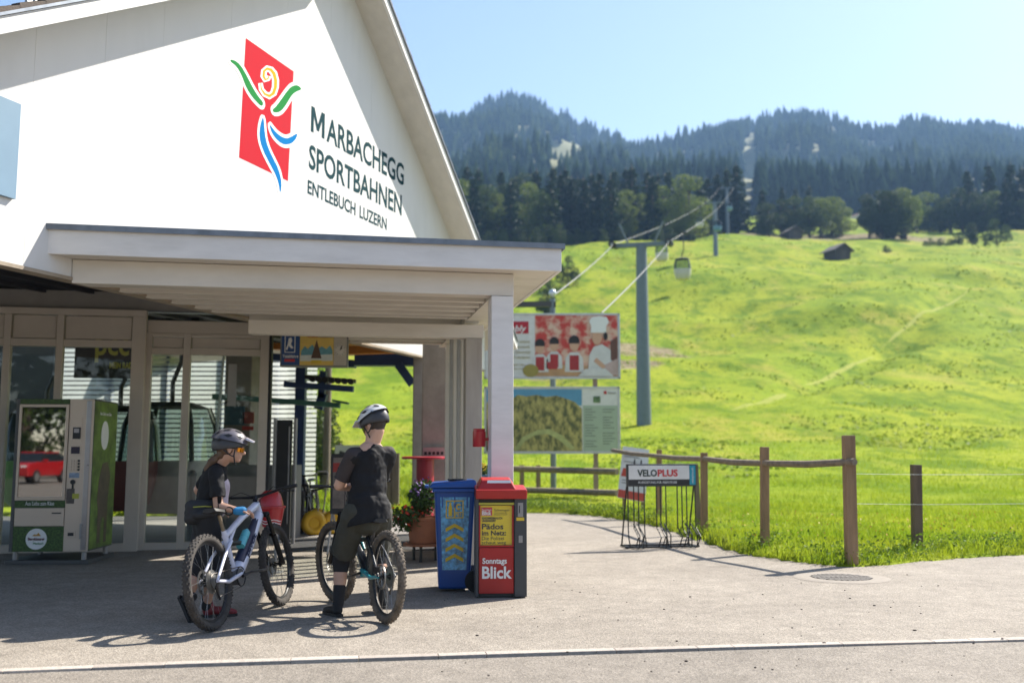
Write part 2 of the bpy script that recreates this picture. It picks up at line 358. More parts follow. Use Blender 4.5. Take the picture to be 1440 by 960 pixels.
NR, NC = 300, 190
yr = 8.0*np.power(430/8.0, np.linspace(0, 1, NR)); tr_ = np.linspace(-.75, 1.05, NC)
YY = np.repeat(yr, NC); XX = np.tile(tr_, NR)*(YY+4); ZZ = terrain_z(XX, YY)
ii = np.arange((NR-1)*(NC-1)); rr_, cc_ = ii//(NC-1), ii % (NC-1); a_ = rr_*NC+cc_
keep = ~((ZZ[a_] < -.3) & (ZZ[a_+1] < -.3) & (ZZ[a_+NC] < -.3) & (ZZ[a_+NC+1] < -.3))
FF = np.stack([a_, a_+1, a_+NC+1, a_+NC], 1)[keep]
tag(npmesh('meadow', np.stack([XX, YY, ZZ], 1), FF, meadow_mat(), smooth=True), kind='structure')
# ---- mountains: silhouette heights by bearing, at their own distance
RX = np.array([100, 300, 500, 560,610,640,680,720,755,790,830,870,900,940,975,1000,1060,1100,1140,1170,1210,1240,1290,1340,1390,1440,1550,1700])
RY = np.array([215, 200, 190, 178,172,168,150,140,150,168,186,196,209,209,199,185,175,169,166,172,180,187,181,186,184,192,200,215.])
def ridge_e(t): return (640 - np.interp(720+1400*t, RX, RY))/1400.0
MY = np.concatenate([np.linspace(400, 700, 26), np.linspace(712, 1500, 56)]); MT = np.linspace(-.55, .75, 180)
def mount_z(t, y):
    er = ridge_e(t); k = np.clip((y-400)/(1260-400), 0, 1.0); e = .240 + (er-.240)*(.22*k + .78*k*k*(3-2*k))
    z = 1.3 + e*y; back = np.clip((y-1262)/240, 0, 1); z = z - back*150
    x = t*y
    return z + np.clip((y-430)/200, 0, 1)*(1-.6*np.clip((y-1000)/260, 0, 1))*((vnoise(x/90, y/90, 11)-.5)*46 + (vnoise(x/38, y/38, 12)-.5)*20)
yy_ = np.repeat(MY, len(MT)); tt_ = np.tile(MT, len(MY)); mz = mount_z(tt_, yy_)
nC = len(MT); ii = np.arange((len(MY)-1)*(nC-1)); a_ = (ii//(nC-1))*nC + ii % (nC-1)
mm = M('mountain_ground', (.15,.15,.062), .95, var=.45, scale=.03, bump=0)
tag(npmesh('mountain', np.stack([tt_*yy_, yy_, mz], 1), np.stack([a_, a_+1, a_+nC+1, a_+nC], 1), mm, smooth=True), kind='structure')
# ================================================================== STATION BUILDING (gable hall)
q = .8
AZ = math.radians(19.5); Wd = np.array([math.sin(AZ), math.cos(AZ), 0]); Wn = np.array([Wd[1], -Wd[0], 0]); W0 = np.array([-4.088, 9.248, 0])
def WS(x, y, off=0.0):
    """photo pixel -> (along wall, height) on the gable wall"""
    p = onplane(x, y, W0 + Wn*off, Wn); v = np.array(p) - W0; return float(np.dot(v, Wd)), p.z
white = M('white_cladding', (.62,.61,.588), .55, var=.03, scale=2.5, dirt=.16, stretch=(1,1,.3))
whiteb = M('white_painted_wood', (.74,.72,.69), .6, var=.06, scale=9, dirt=.22, stretch=(.25,1,1), bump=.15, bscale=30)
cream = M('cream_painted_wood', (.66,.62,.55), .6, var=.06, scale=6, dirt=.2, stretch=(.3,1,1), bump=.12, bscale=30)
zinc = M('zinc_flashing', (.20,.22,.245), .45, .6, var=.2, scale=7)
tile = M('roof_tile', (.075,.055,.042), .8, var=.35, scale=14, bump=.4, bscale=60)
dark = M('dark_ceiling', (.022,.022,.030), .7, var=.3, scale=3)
conc = M('concrete', (.30,.275,.24), .85, var=.18, scale=3.5, bump=.25, bscale=25, dirt=.35)
steelg = M('grey_steel', (.30,.285,.265), .5, .1, var=.1, scale=5)
alu = M('beige_aluminium', (.60,.535,.455), .42, .0, var=.05, scale=4, dirt=.12)
blue = M('blue_steel', (.025,.055,.16), .45, .1, var=.2, scale=5, dirt=.2)
green_st = M('green_steel', (.05,.16,.12), .45, .1, var=.2, scale=5)
orange = M('orange_steel', (.55,.20,.02), .5, .1, var=.15, scale=5)
ST = thing('station_building', 'white gabled cable car station with red, green and blue logo on its wall', 'building', tuple(W0), math.radians(90)-AZ)
LS, L0 = .591, 5.55; RS, R0 = -.771, 12.02; AX = (R0-L0)/(LS-RS); APZ = L0+LS*AX      # slopes and apex
WB = 2.95; SL, SR = -3.2, 10.6
def ztop(s): return min(L0+LS*s, R0+RS*s)
# cladding panels, with fine open joints
joints = [SL] + sorted(WS(x, 200)[0] for x in (-60, 40, 140, 222, 318, 398, 460, 520)) + [SR]
joints = [SL, -2.1]+[j for j in joints if j > -1.9]
gaps = [b-a for a, b in zip(joints, joints[1:])]
for a, b in zip(joints, joints[1:]):
    a2, b2 = a+.001, b-.001
    poly = [(a2, WB), (b2, WB), (b2, ztop(b2))] + ([(AX, APZ)] if a2 < AX < b2 else []) + [(a2, ztop(a2))]
    MB().prism(poly, -.02, 0.0).build('cladding_panel', white, ST)
MB().prism([(SL, WB), (SR, WB), (SR, ztop(SR)), (AX, APZ), (SL, ztop(SL))], .004, .10).build('gable_wall', M('wall_backing', (.5,.48,.45), .8), ST)
MB().box(SL, SR, -.035, .11, WB-.035, WB-.002).build('drip_edge', M('brown_wood_edge', (.33,.27,.20), .7, var=.2, scale=8), ST)
# roof slabs with overhang
BD = 9.0
def slab(s0, s1, off0, off1, y0, y1):
    return [(s0, ztop_l(s0)+off0), (s1, ztop_l(s1)+off0), (s1, ztop_l(s1)+off1), (s0, ztop_l(s0)+off1)]
for side in (0, 1):
    ztop_l = (lambda s: L0+LS*s) if side == 0 else (lambda s: R0+RS*s)
    OH = -.60 if side == 0 else -.48
    s0, s1 = (-3.75, AX) if side == 0 else (AX, 11.2)
    MB().prism(slab(s0, s1, .0, .05, 0, 0), OH+.05, BD).build('soffit_boards', cream, ST)
    MB().prism(slab(s0, s1, -.005, .145, 0, 0), OH, OH+.045).build('verge_board', whiteb if side else white, ST)
    MB().prism(slab(s0, s1, .15, .178, 0, 0), OH-.03, OH+.10).build('verge_flashing', zinc, ST)
    # tile courses: stepped rows, each with rounded rolls
    mb = MB(); sl = math.hypot(1, LS if side == 0 else RS); step = .30/sl; n = int((s1-s0)/step)
    sg = 1 if side == 0 else -1
    for i in range(n):
        e0 = (s0 + i*step) if side == 0 else (s1 - i*step); e1 = e0 + sg*step*1.06
        ww = .2 if side == 0 else .9
        y = OH - .015
        ymax = 3.2 if side == 0 else 8.0
        while y < ymax:
            y1 = y + ww - .012
            za, zb = ztop_l(e0)+.212, ztop_l(e1)+.187
            for (ya, yb, up) in ((y, y+ww*.45, .022), (y+ww*.45, y1, .0)):
                mb.add([(e0,ya,za+up),(e0,yb,za+up),(e1,yb,zb+up),(e1,ya,zb+up),(e0,ya,za-.03),(e0,yb,za-.03),(e1,yb,zb-.03),(e1,ya,zb-.03)],
                       [(0,1,2,3),(4,7,6,5),(0,4,5,1),(1,5,6,2),(2,6,7,3),(3,7,4,0)])
            y += ww
    tag(mb.build('tile_field', tile, ST), kind='stuff')
    ztop_l2 = ztop_l
zt = lambda s: L0+LS*s
for i, (s, y) in enumerate([(-1.35,.0),(-1.05,.22),(-.75,.0),(-.45,.22),(-.15,.0),(.15,.22),(.75,.0),(-.75,.62),(-.15,.62),(.45,.62),(-1.35,.42)]):
    MB().bar((s, y, zt(s)+.22), (s-.03, y, zt(s)+.36), .035, .07, w1=.006, h1=.02).build('snow_guard', M('guard_zinc', (.33,.33,.33), .5, .5), ST)
# blue panel at the left of the wall
(bs0, bz1), (bs1, bz0) = WS(22, 148), WS(15, 281)
MB().box(-3.0, (bs0+bs1)/2, -.06, -.0215, bz0, bz1).build('blue_panel', M('blue_board', (.15,.25,.34), .5, var=.06, scale=3), ST)
# dark ceiling under the hall, rear and side walls of the hall
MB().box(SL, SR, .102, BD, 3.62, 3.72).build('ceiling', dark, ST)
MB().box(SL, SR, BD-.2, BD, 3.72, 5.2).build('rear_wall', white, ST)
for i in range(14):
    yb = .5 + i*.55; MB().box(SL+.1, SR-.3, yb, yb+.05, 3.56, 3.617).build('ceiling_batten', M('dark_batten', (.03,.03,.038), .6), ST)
# ---- logo
logo_red = M('logo_red', (.50,.018,.03), .9, var=.03, spec=.1); logo_green = M('logo_green', (.02,.22,.05), .9, var=.03, spec=.1); logo_blue = M('logo_blue', (.0,.17,.44), .9, var=.03, spec=.1)
logo_yel = M('logo_yellow', (.70,.36,.02), .9, var=.03, spec=.1); logo_wh = M('logo_white', (.80,.79,.77), .5, var=.02); ltr = M('lettering_slate', (.020,.055,.065), .9, var=.05, spec=.05)
def c2(p): return WS(300+p[0]/3.2, 30+p[1]/3.2)
def c1(p): return WS(p[0]/3.0, p[1]/3.0)
def smooth_poly(P_, it=2):
    for _ in range(it):
        Q = []
        for i in range(len(P_)):
            a, b = P_[i], P_[(i+1) % len(P_)]; Q += [(a[0]*.75+b[0]*.25, a[1]*.75+b[1]*.25), (a[0]*.25+b[0]*.75, a[1]*.25+b[1]*.75)]
        P_ = Q
    return P_
def grow(P_, d):
    n = len(P_); ar = sum(P_[i][0]*P_[(i+1) % n][1]-P_[(i+1) % n][0]*P_[i][1] for i in range(n)); sg = 1 if ar > 0 else -1; out = []
    for i in range(n):
        a, b, c = P_[i-1], P_[i], P_[(i+1) % n]; tx, ty = c[0]-a[0], c[1]-a[1]; l = math.hypot(tx, ty) or 1
        out.append((b[0]+sg*ty/l*d, b[1]-sg*tx/l*d))
    return out
red = [WS(343.5, 54), WS(411, 101), WS(403, 255), WS(334, 222)]
MB().prism(red, -.0215, -.0203).build('logo_rectangle', logo_red, ST)
shapes = [('logo_arm', logo_green, [(68,172),(95,180),(120,205),(145,250),(170,300),(195,340),(219,368),(213,384),(200,378),(165,340),(138,295),(118,240),(95,202),(70,185)]),
          ('logo_arm', logo_green, [(256,400),(275,385),(300,350),(325,315),(345,293),(372,287),(394,308),(365,318),(345,335),(322,375),(297,408),(268,414)]),
          ('logo_leg', logo_blue, [(217,425),(203,470),(199,520),(213,575),(243,635),(273,690),(288,735),(293,782),(300,745),(298,710),(286,665),(263,620),(239,570),(226,520),(222,470)]),
          ('logo_leg', logo_blue, [(244,460),(253,500),(278,535),(310,558),(345,552),(366,530),(374,502),(345,520),(320,530),(290,515),(265,490)])]
for nm, mt, P_ in shapes:
    W_ = smooth_poly([c2(p) for p in P_], 2)
    MB().prism(grow(W_, .045), -.0232, -.0218).build('logo_outline', logo_wh, ST); MB().prism(W_, -.0248, -.0234).build(nm, mt, ST)
sp = [(1092,352),(1096,378),(1110,398),(1130,407),(1147,395),(1155,370),(1156,340),(1149,312),(1136,296),(1120,291),(1107,302),(1105,324),(1113,338),(1124,334),(1127,322)]
spw = [2,5,8,11,12,12,12,12,11,10,9,9,8,6,3]
def ribbon(pts, wd, extra):
    L_, R_ = [], []
    for i in range(len(pts)):
        a, b = pts[max(i-1, 0)], pts[min(i+1, len(pts)-1)]; tx, ty = b[0]-a[0], b[1]-a[1]; l = math.hypot(tx, ty); nx, ny = -ty/l, tx/l; h = wd[i]*.55+extra
        L_.append((pts[i][0]+nx*h, pts[i][1]+ny*h)); R_.append((pts[i][0]-nx*h, pts[i][1]-ny*h))
    return L_, R_
for ex, y0, y1, mt, nm in ((8, -.0232, -.0218, logo_wh, 'logo_outline'), (0, -.0250, -.0234, logo_yel, 'logo_spiral')):
    L_, R_ = ribbon(sp, spw, ex); mb = MB()
    for i in range(len(sp)-1):
        mb.prism([c1(L_[i]), c1(L_[i+1]), c1(R_[i+1]), c1(R_[i])], y0-.0003*(i % 2), y1)
    mb.build(nm, mt, ST)
def wall_text(s, pxl_top, pxl_bot, pxr, start=None):
    s0, z1 = WS(*pxl_top); _, z0 = WS(*pxl_bot); s1, _ = WS(*pxr); cap = z1-z0
    if start: s0 = WS(start, 295)[0]
    if s[0] == 'M':        # the wide first letter as its own plate
        mw = (s1-s0)*.125; Mp = [(0,0),(0,1),(.24,1),(.5,.42),(.76,1),(1,1),(1,0),(.80,0),(.80,.66),(.58,.16),(.42,.16),(.20,.66),(.20,0)]
        MB().prism([(s0+x*mw, z0+z*cap) for x, z in Mp], -.0222, -.0207).build('lettering', ltr, ST); s = s[1:]; s0 += mw*1.16
    o = put_text('lettering', s, cap/.735, ltr, ST, (s0, -.0215, z0), width=s1-s0, depth=.0015, bold=cap*.028)
    return o
wall_text('MARBACHEGG', (436,149), (433.5,184), (566,262)); wall_text('SPORTBAHNEN', (433,201), (431,235), (563,305)); wall_text('ENTLEBUCH', (431,252), (429.5,271), (498,302)); wall_text('LUZERN', (431,252), (429.5,271), (542,325), 504)
# ================================================================== CANOPY
UA = math.radians(10.5); Cu = np.array([math.cos(UA), math.sin(UA), 0]); Cv = np.array([-math.sin(UA), math.cos(UA), 0])
CO = np.array([-.115, 9.98, 0])
CN = thing('entrance_canopy', 'flat white timber canopy over the station entrance on a square post', 'canopy', tuple(CO), UA)
def wall_a(b, off=0.0):
    """canopy coordinate a where depth line b meets the gable wall"""
    p = CO + Cv*b; t = (np.dot(W0 + Wn*off - p, Wn))/np.dot(Cu, Wn); return float(t)
FB = -.354; FR = .552; ZS = 3.116; ZF = 3.352
def trap(b0, b1, a1, off=.025):            # footprint from the wall to a1 between depths b0, b1
    return [(wall_a(b0, off), b0), (a1, b0), (a1, b1), (wall_a(b1, off), b1)]
def plan_prism(poly, z0, z1):
    mb = MB(); n = len(poly); ar = sum(poly[i][0]*poly[(i+1) % n][1]-poly[(i+1) % n][0]*poly[i][1] for i in range(n))
    if ar < 0: poly = poly[::-1]
    return mb.add([(x, y, z0) for x, y in poly]+[(x, y, z1) for x, y in poly], [tuple(range(n-1,-1,-1)), tuple(range(n, 2*n))]+[(i, (i+1) % n, (i+1) % n+n, i+n) for i in range(n)])
BE = 4.9
lf = wall_a(FB, .03) - .16
plan_prism([(lf, FB), (FR, FB), (FR, FB+.035), (lf+.02, FB+.035)], ZS-.004, ZF).build('front_fascia', whiteb, CN, bevel=.004)
plan_prism([(FR-.035, FB+.037), (FR, FB+.037), (FR, BE), (FR-.035, BE)], ZS-.004, ZF).build('side_fascia', whiteb, CN, bevel=.004)
nbd = 22
for i in range(nbd):                         # soffit boards, run left to right
    b0 = FB+.037+(BE-FB-.04)*i/nbd; b1 = FB+.037+(BE-FB-.04)*(i+1)/nbd-.004
    plan_prism(trap(b0, b1, FR-.037), ZS+.004+.0015*(i % 2), ZS+.03).build('soffit_board', cream, CN)
plan_prism([(lf, FB-.02), (FR+.02, FB-.02), (FR+.02, BE), (wall_a(BE, .03), BE)], ZF+.002, ZF+.03).build('roof_sheet', zinc, CN)
plan_prism([(lf-.005, FB-.032), (FR+.03, FB-.032), (FR+.03, FB-.0205), (lf-.005, FB-.0205)], ZF-.02, ZF+.034).build('edge_flashing', zinc, CN)
plan_prism([(FR+.0205, FB-.0205), (FR+.032, FB-.0205), (FR+.032, BE), (FR+.0205, BE)], ZF-.02, ZF+.034).build('edge_flashing', zinc, CN)
# upstand flashing on the wall
plan_prism([(wall_a(FB, .06)-.13, FB), (wall_a(BE*.4, .06), BE*.4), (wall_a(BE*.4, .035), BE*.4), (wall_a(FB, .035)-.13, FB)], ZF+.03, ZF+.10).build('wall_flashing', M('bright_zinc', (.5,.52,.55), .35, .7, var=.15, scale=4), CN)
plan_prism(trap(-.10, .10, .118), 2.892, ZS).build('front_beam', cream, CN, bevel=.006)
plan_prism([(wall_a(1.95)+.30, 1.86), (.118, 1.86), (.118, 2.04), (wall_a(1.95)+.33, 2.04)], 2.69, 2.85).build('rear_beam', cream, CN, bevel=.006)
for b0, b1 in ((.104, 1.856), (2.044, 4.85)):
    plan_prism([(-.09, b0), (.09, b0), (.09, b1), (-.09, b1)], 2.895, ZS).build('side_beam', cream, CN, bevel=.006)
for b in [.44, .78, 1.12, 1.46, 1.72, 2.35, 2.7, 3.05, 3.4, 3.75, 4.1, 4.5]:
    plan_prism(trap(b, b+.09, -.094), 2.905, ZS).build('joist', cream, CN, bevel=.004)
MB().box(-.112, .112, -.112, .112, 0.02, 2.888).build('front_post', whiteb, CN, bevel=.008)
MB().box(-.09, .09, -.09, .09, 0, .02).build('post_shoe', zinc, CN)
MB().box(-.10, .10, 1.85, 2.05, 0.0, 2.688).build('rear_post', M('grey_wood_post', (.36,.33,.29), .75, var=.15, scale=8, stretch=(1,1,.2)), CN, bevel=.008)
# red ashtray fixed to the post
at_ = tag(MB().lathe([(.062,0),(.066,.01),(.066,.155),(.060,.16),(.060,.175),(.066,.18)], 20).build('wall_ashtray', M('red_enamel', (.42,.012,.02), .3, var=.06, coat=.3), None, smooth=True), 'small red cylindrical ashtray fixed to the white canopy post', 'ashtray')
p_ = D(671, 628, 10.02); at_.location = (p_.x+.02, p_.y, p_.z)
MB().box(.055, .14, -.012, .012, .06, .09).build('bracket', MATS['red_enamel'], at_)
# screen wall behind the rear post, towards the concrete pillar
SW = thing('side_screen', 'grey metal and glass screen wall behind the canopy post', 'screen wall', tuple(CO), UA)
glass = glass_mat('glass_clear', (.93,.96,.94)); 
for i, b in enumerate([2.25, 2.62, 3.0, 3.38, 3.78, 4.3]):
    MB().box(-.05, .04, b, b+.07, 0, 2.95).build('mullion', alu if i % 2 else steelg, SW)
for b0, b1 in ((2.325, 2.615), (2.695, 2.995), (3.075, 3.375), (3.455, 3.775), (3.855, 4.295)):
    MB().box(-.012, .0, b0, b1, .95, 2.9).build('pane', glass, SW); MB().box(-.03, .012, b0, b1, .02, .94).build('lower_panel', M('grey_panel', (.33,.32,.30), .6, var=.1), SW)
# ================================================================== GLAZED ENTRANCE FRONT
GO = np.array(G(375, 770)); GO[2] = 0
GL = thing('glazed_entrance', 'beige framed glass entrance doors under the station overhang', 'glass front', tuple(GO), UA)
def FS(x, y=600, off=0.0):
    p = onplane(x, y, GO + Cv*off, Cv); return float(np.dot(np.array(p)-GO, Cu)), p.z
fx = lambda x, y=620: FS(x, y)[0]
fz = lambda x, y: FS(x, y)[1]
AL = -9.0; ZT = 3.32
zg1, zg2 = 2.79, 2.72                      # head of the glass in front and door bays
def frame(a0, a1, z0, z1, y0=-.06, y1=.06, nm='frame_bar', m=None): return MB().box(a0, a1, y0, y1, z0, z1).build(nm, m or alu, GL, bevel=.004)
a_m0, a_m1 = fx(187), fx(207)
# front (left) bay sits 12 cm forward
yF = -.14
xs = [fx(-180), fx(-90), fx(8), fx(82), fx(188)]
for i, a in enumerate(xs): frame(a-.045, a+.045+(.09 if i == 4 else 0), 0, ZT-.092, yF-.06, yF+.06, 'mullion')
frame(AL, xs[-1]+.135, ZT-.09, ZT, yF-.06, yF+.06); 
for a, b in zip([AL]+xs, xs):
    frame(a+.047, b-.047, zg1, zg1+.10, yF-.055, yF+.055, 'transom'); frame(a+.047, b-.047, 0, .11, yF-.055, yF+.055, 'sill')
    MB().box(a+.06, b-.06, yF-.022, yF+.02, zg1+.112, ZT-.102).build('fascia_panel', alu, GL, bevel=.006)
    MB().box(a+.047, b-.047, yF-.006, yF+.006, .11, zg1).build('pane', glass, GL)
# door bay
xd = [xs[-1]+.15, fx(259), fx(368)]
for i, a in enumerate(xd): frame(a-.05, a+.05+(.02 if i == 2 else 0), 0, 3.02, nm='mullion')
frame(xs[-1]+.137, xd[2]+.07, 3.022, 3.20); 
for a, b in zip(xd, xd[1:]):
    frame(a+.052, b-.052, zg2, zg2+.09, nm='transom'); frame(a+.052, b-.052, 0, .10, nm='sill'); frame(a+.052, b-.052, 2.97, 3.018, nm='transom')
    MB().box(a+.062, b-.062, -.022, .02, zg2+.10, 2.96).build('fascia_panel', alu, GL, bevel=.006)
    MB().box(a+.052, b-.052, -.006, .006, .10, zg2).build('pane', glass, GL)
MB().box(xd[2]+.072, xd[2]+.11, -.05, .3, 0, 3.2).build('end_seal', M('black_rubber', (.015,.015,.015), .6), GL)
frame(AL, xd[2]+.07, 3.34, 3.60, .0, .16, 'head_beam', steelg)
frame(AL, xd[2]+.07, 3.205 if False else 3.325, 3.338, -.02, .14, 'head_flange', zinc)
for s_ in (4.5,): pass
# bird silhouettes stuck on the glass
def bird(a, z, sc, fl=1):
    P_ = [(-1,.35),(-.45,.12),(-.15,.15),(0,.0),(.35,-.02),(1,-.12),(.55,-.18),(.15,-.22),(0,-.4),(-.1,-.2),(-.35,-.05)]
    MB().prism([(a+fl*x*sc, z+y*sc) for x, y in P_], -.0095, -.0065).build('bird_decal', MATS['black_rubber'], GL)
bird(*FS(318, 565), .085, -1); bird(*FS(215, 588), .07)
MB().box(fx(318), fx(330), -.0095, -.0065, 2.0, 2.6).build('hours_strip', M('frosted_strip', (.45,.45,.43), .6, trans=.3), GL)
# ================================================================== INSIDE AND BEHIND THE STATION
INX = lambda px, Y: (px-720)/1400.0*Y*1.0
# concrete pillars
def pillar(px0, px1, Y, z1, lab, dp=.5):
    a, b = D(px0, 600, Y).x, D(px1, 600, Y).x
    o = MB().box(-(b-a)/2, (b-a)/2, 0, dp, 0, z1).build('concrete_pillar', conc, None, bevel=.02); o.location = ((a+b)/2, Y, 0)
    return tag(o, lab, 'pillar', 'concrete pillars of the station')
pillar(593, 632, 15.2, 3.6, 'brown grey concrete pillar at the right edge of the station opening', .35)
pillar(580, 598, 16.6, 3.6, 'dark concrete pillar just behind the wider one in the station opening', .3)
pillar(314, 352, 17.5, 3.6, 'broad concrete pillar seen through the glass door', .6)
ven = tag(MB().box(-.17, .17, -.06, 0, 0, .13).build('wall_vent', M('vent_white', (.30,.29,.27), .6), None), 'pale louvred vent box on the concrete pillar', 'vent')
for i in range(5): MB().box(-.15+.062*i, -.11+.062*i, -.066, -.061, .02, .065).build('slot', MATS['black_rubber'], ven)
ven.location = D(611, 641, 15.14) ; 
# station floor mats
def mat_sheet(name, px, z, mt, lab):
    pts = [G(*p) for p in px]; mb = MB(); n = len(pts)
    mb.add([(p.x, p.y, z) for p in pts]+[(p.x, p.y, .001) for p in pts], [tuple(range(n-1, -1, -1)) if False else tuple(range(n))]+[(i, i+n, (i+1) % n+n, (i+1) % n) for i in range(n)])
    return tag(mb.build(name, mt, None), lab, 'mat')
rub = M('ribbed_rubber', (.03,.029,.028), .8, var=.3, scale=20, bump=.8, bscale=90)
mat_sheet('door_mat', [(405,776),(612,773),(606,752),(400,757)], .012, rub, 'dark ribbed doormat at the edge of the station opening')
mat_sheet('floor_mat', [(398,752),(520,748),(470,722),(395,716)], .010, rub, 'black floor mat deeper inside the station opening')
tag(MB().box(-11, -.2, 0, 6.6, .001, .006).build('station_floor', M('concrete_floor', (.24,.22,.20), .8, var=.15, scale=2), None), kind='structure').location = (-.2, 15.0, 0)
# translucent louvred rear wall: single white slats on a frame
LW = thing('louvre_wall', 'bright white horizontal louvre wall behind the glass front', 'wall', (-10.2, 22.2, 0), 0)
slm = M('translucent_slat', (.80,.82,.80), .5, var=.03, trans=.7)
for k in range(38):
    mb = MB(); z = .45+k*.105; mb.add([(0,0,z),(5.2,0,z),(5.2,.012,z+.074),(0,.012,z+.074)], [(0,1,2,3)]); mb.build('slat', slm, LW)
for x in (0, 1.24, 2.48, 3.72, 4.95): MB().box(x-.03, x+.03, .02, .09, 0, 4.0).build('upright', blue, LW)
BW = tag(MB().box(-19, -5.35, 25.6, 25.8, 0, 4.6).build('dark_backing', M('backing_dark', (.03,.032,.028), .8, var=.4, scale=1.5), None), 'added dark backing sheet beyond the white louvres', 'wall')  # added backing that keeps the slat gaps and left panes dark
L2 = thing('louvre_wall', 'narrow strip of white louvres right of the blue steel column', 'wall', (D(428,600,22.0).x, 22.0, 0), 0)
for k in range(38):
    mb = MB(); z = .45+k*.105; mb.add([(0,0,z),(.26,0,z),(.26,.012,z+.074),(0,.012,z+.074)], [(0,1,2,3)]); mb.build('slat', slm, L2)
L3 = thing('louvre_wall', 'white louvre panel between glass door and blue steel column', 'wall', (D(364,600,22.1).x, 22.1, 0), 0)
for k in range(38):
    mb = MB(); z = .45+k*.105; mb.add([(0,0,z),(.85,0,z),(.85,.012,z+.074),(0,.012,z+.074)], [(0,1,2,3)]); mb.build('slat', slm, L3)
# blue steel frame with rope-wheel beams
BF = thing('blue_steel_frame', 'dark blue steel drive frame of the cable car in the station opening', 'steel frame', (0,0,0))
def pb(px0, py0, px1, py1, Y, wpx, mt, nm, dp=.15, Y1=None):
    a, b = D(px0, py0, Y), D(px1, py1, Y1 or Y); w_ = wpx/1400*Y
    return MB().bar(a, b, dp, w_).build(nm, mt, BF) if abs(px1-px0) > abs(py1-py0) else MB().bar(a, b, w_, dp, up=(0,1,0)).build(nm, mt, BF)
c_ = D(424, 520, 18.6); MB().box(c_.x-.09, c_.x+.09, 18.5, 18.7, 0, 3.6).build('column', blue, BF)
pb(400, 540, 497, 547, 17.8, 8, blue, 'beam'); pb(455, 522, 452, 560, 17.9, 9, blue, 'bracket'); pb(430, 530, 500, 536, 18.1, 5, M('black_rail', (.02,.02,.025), .5), 'roller_rail')
for i in range(7):
    p = D(440+i*9, 533+i*.6, 17.75); MB().cyl((p.x, 17.66, p.z), (p.x, 17.76, p.z), .055, n=10).build('roller', MATS['black_rail'], BF)
pb(455, 553, 448, 575, 17.9, 12, blue, 'bracket')
pb(372, 562, 478, 570, 17.0, 7, green_st, 'green_beam'); pb(300, 557, 372, 562, 17.0, 7, green_st, 'green_beam'); pb(468, 563, 490, 567, 17.0, 3, green_st, 'beam_tip')
for (x0, y0, x1, y1, Y, w_, m_) in ((470, 492, 640, 487, 18.5, 14, orange), (380, 487, 440, 489, 18.3, 9, orange), (480, 482, 600, 483, 17.6, 6, orange)): pb(x0, y0, x1, y1, Y, w_, m_, 'orange_beam', .2)
pb(500, 506, 640, 506, 19.0, 17, blue, 'head_beam', .3); pb(380, 502, 500, 512, 19.2, 10, blue, 'head_beam', .3)
pb(560, 512, 580, 540, 18.8, 12, blue, 'knee_brace', .1)
# turnstile screen: dark panel between two posts
TS = thing('gate_screen', 'dark grey gate screen with steel posts beside the glass door', 'gate', (0,0,0))
g0 = G(386, 760); g1 = G(412, 752)
Yg = 14.9; xa, xb = D(389, 600, Yg).x, D(411, 600, Yg).x; zt_ = D(400, 590, Yg).z
MB().box(xa, xb, Yg, Yg+.03, .06, zt_).build('panel', M('dark_panel', (.045,.045,.045), .45, var=.15), TS)
for x in (xa-.02, xb+.05): MB().cyl((x, Yg, 0), (x, Yg, zt_+.02), .028, n=12).build('post', M('galvanised', (.32,.31,.30), .45, .5, var=.12), TS)
MB().cyl((xb-.03, Yg-.05, .3), (xb-.03, Yg-.05, zt_-.1), .012, n=8).build('handle', MATS['galvanised'], TS)
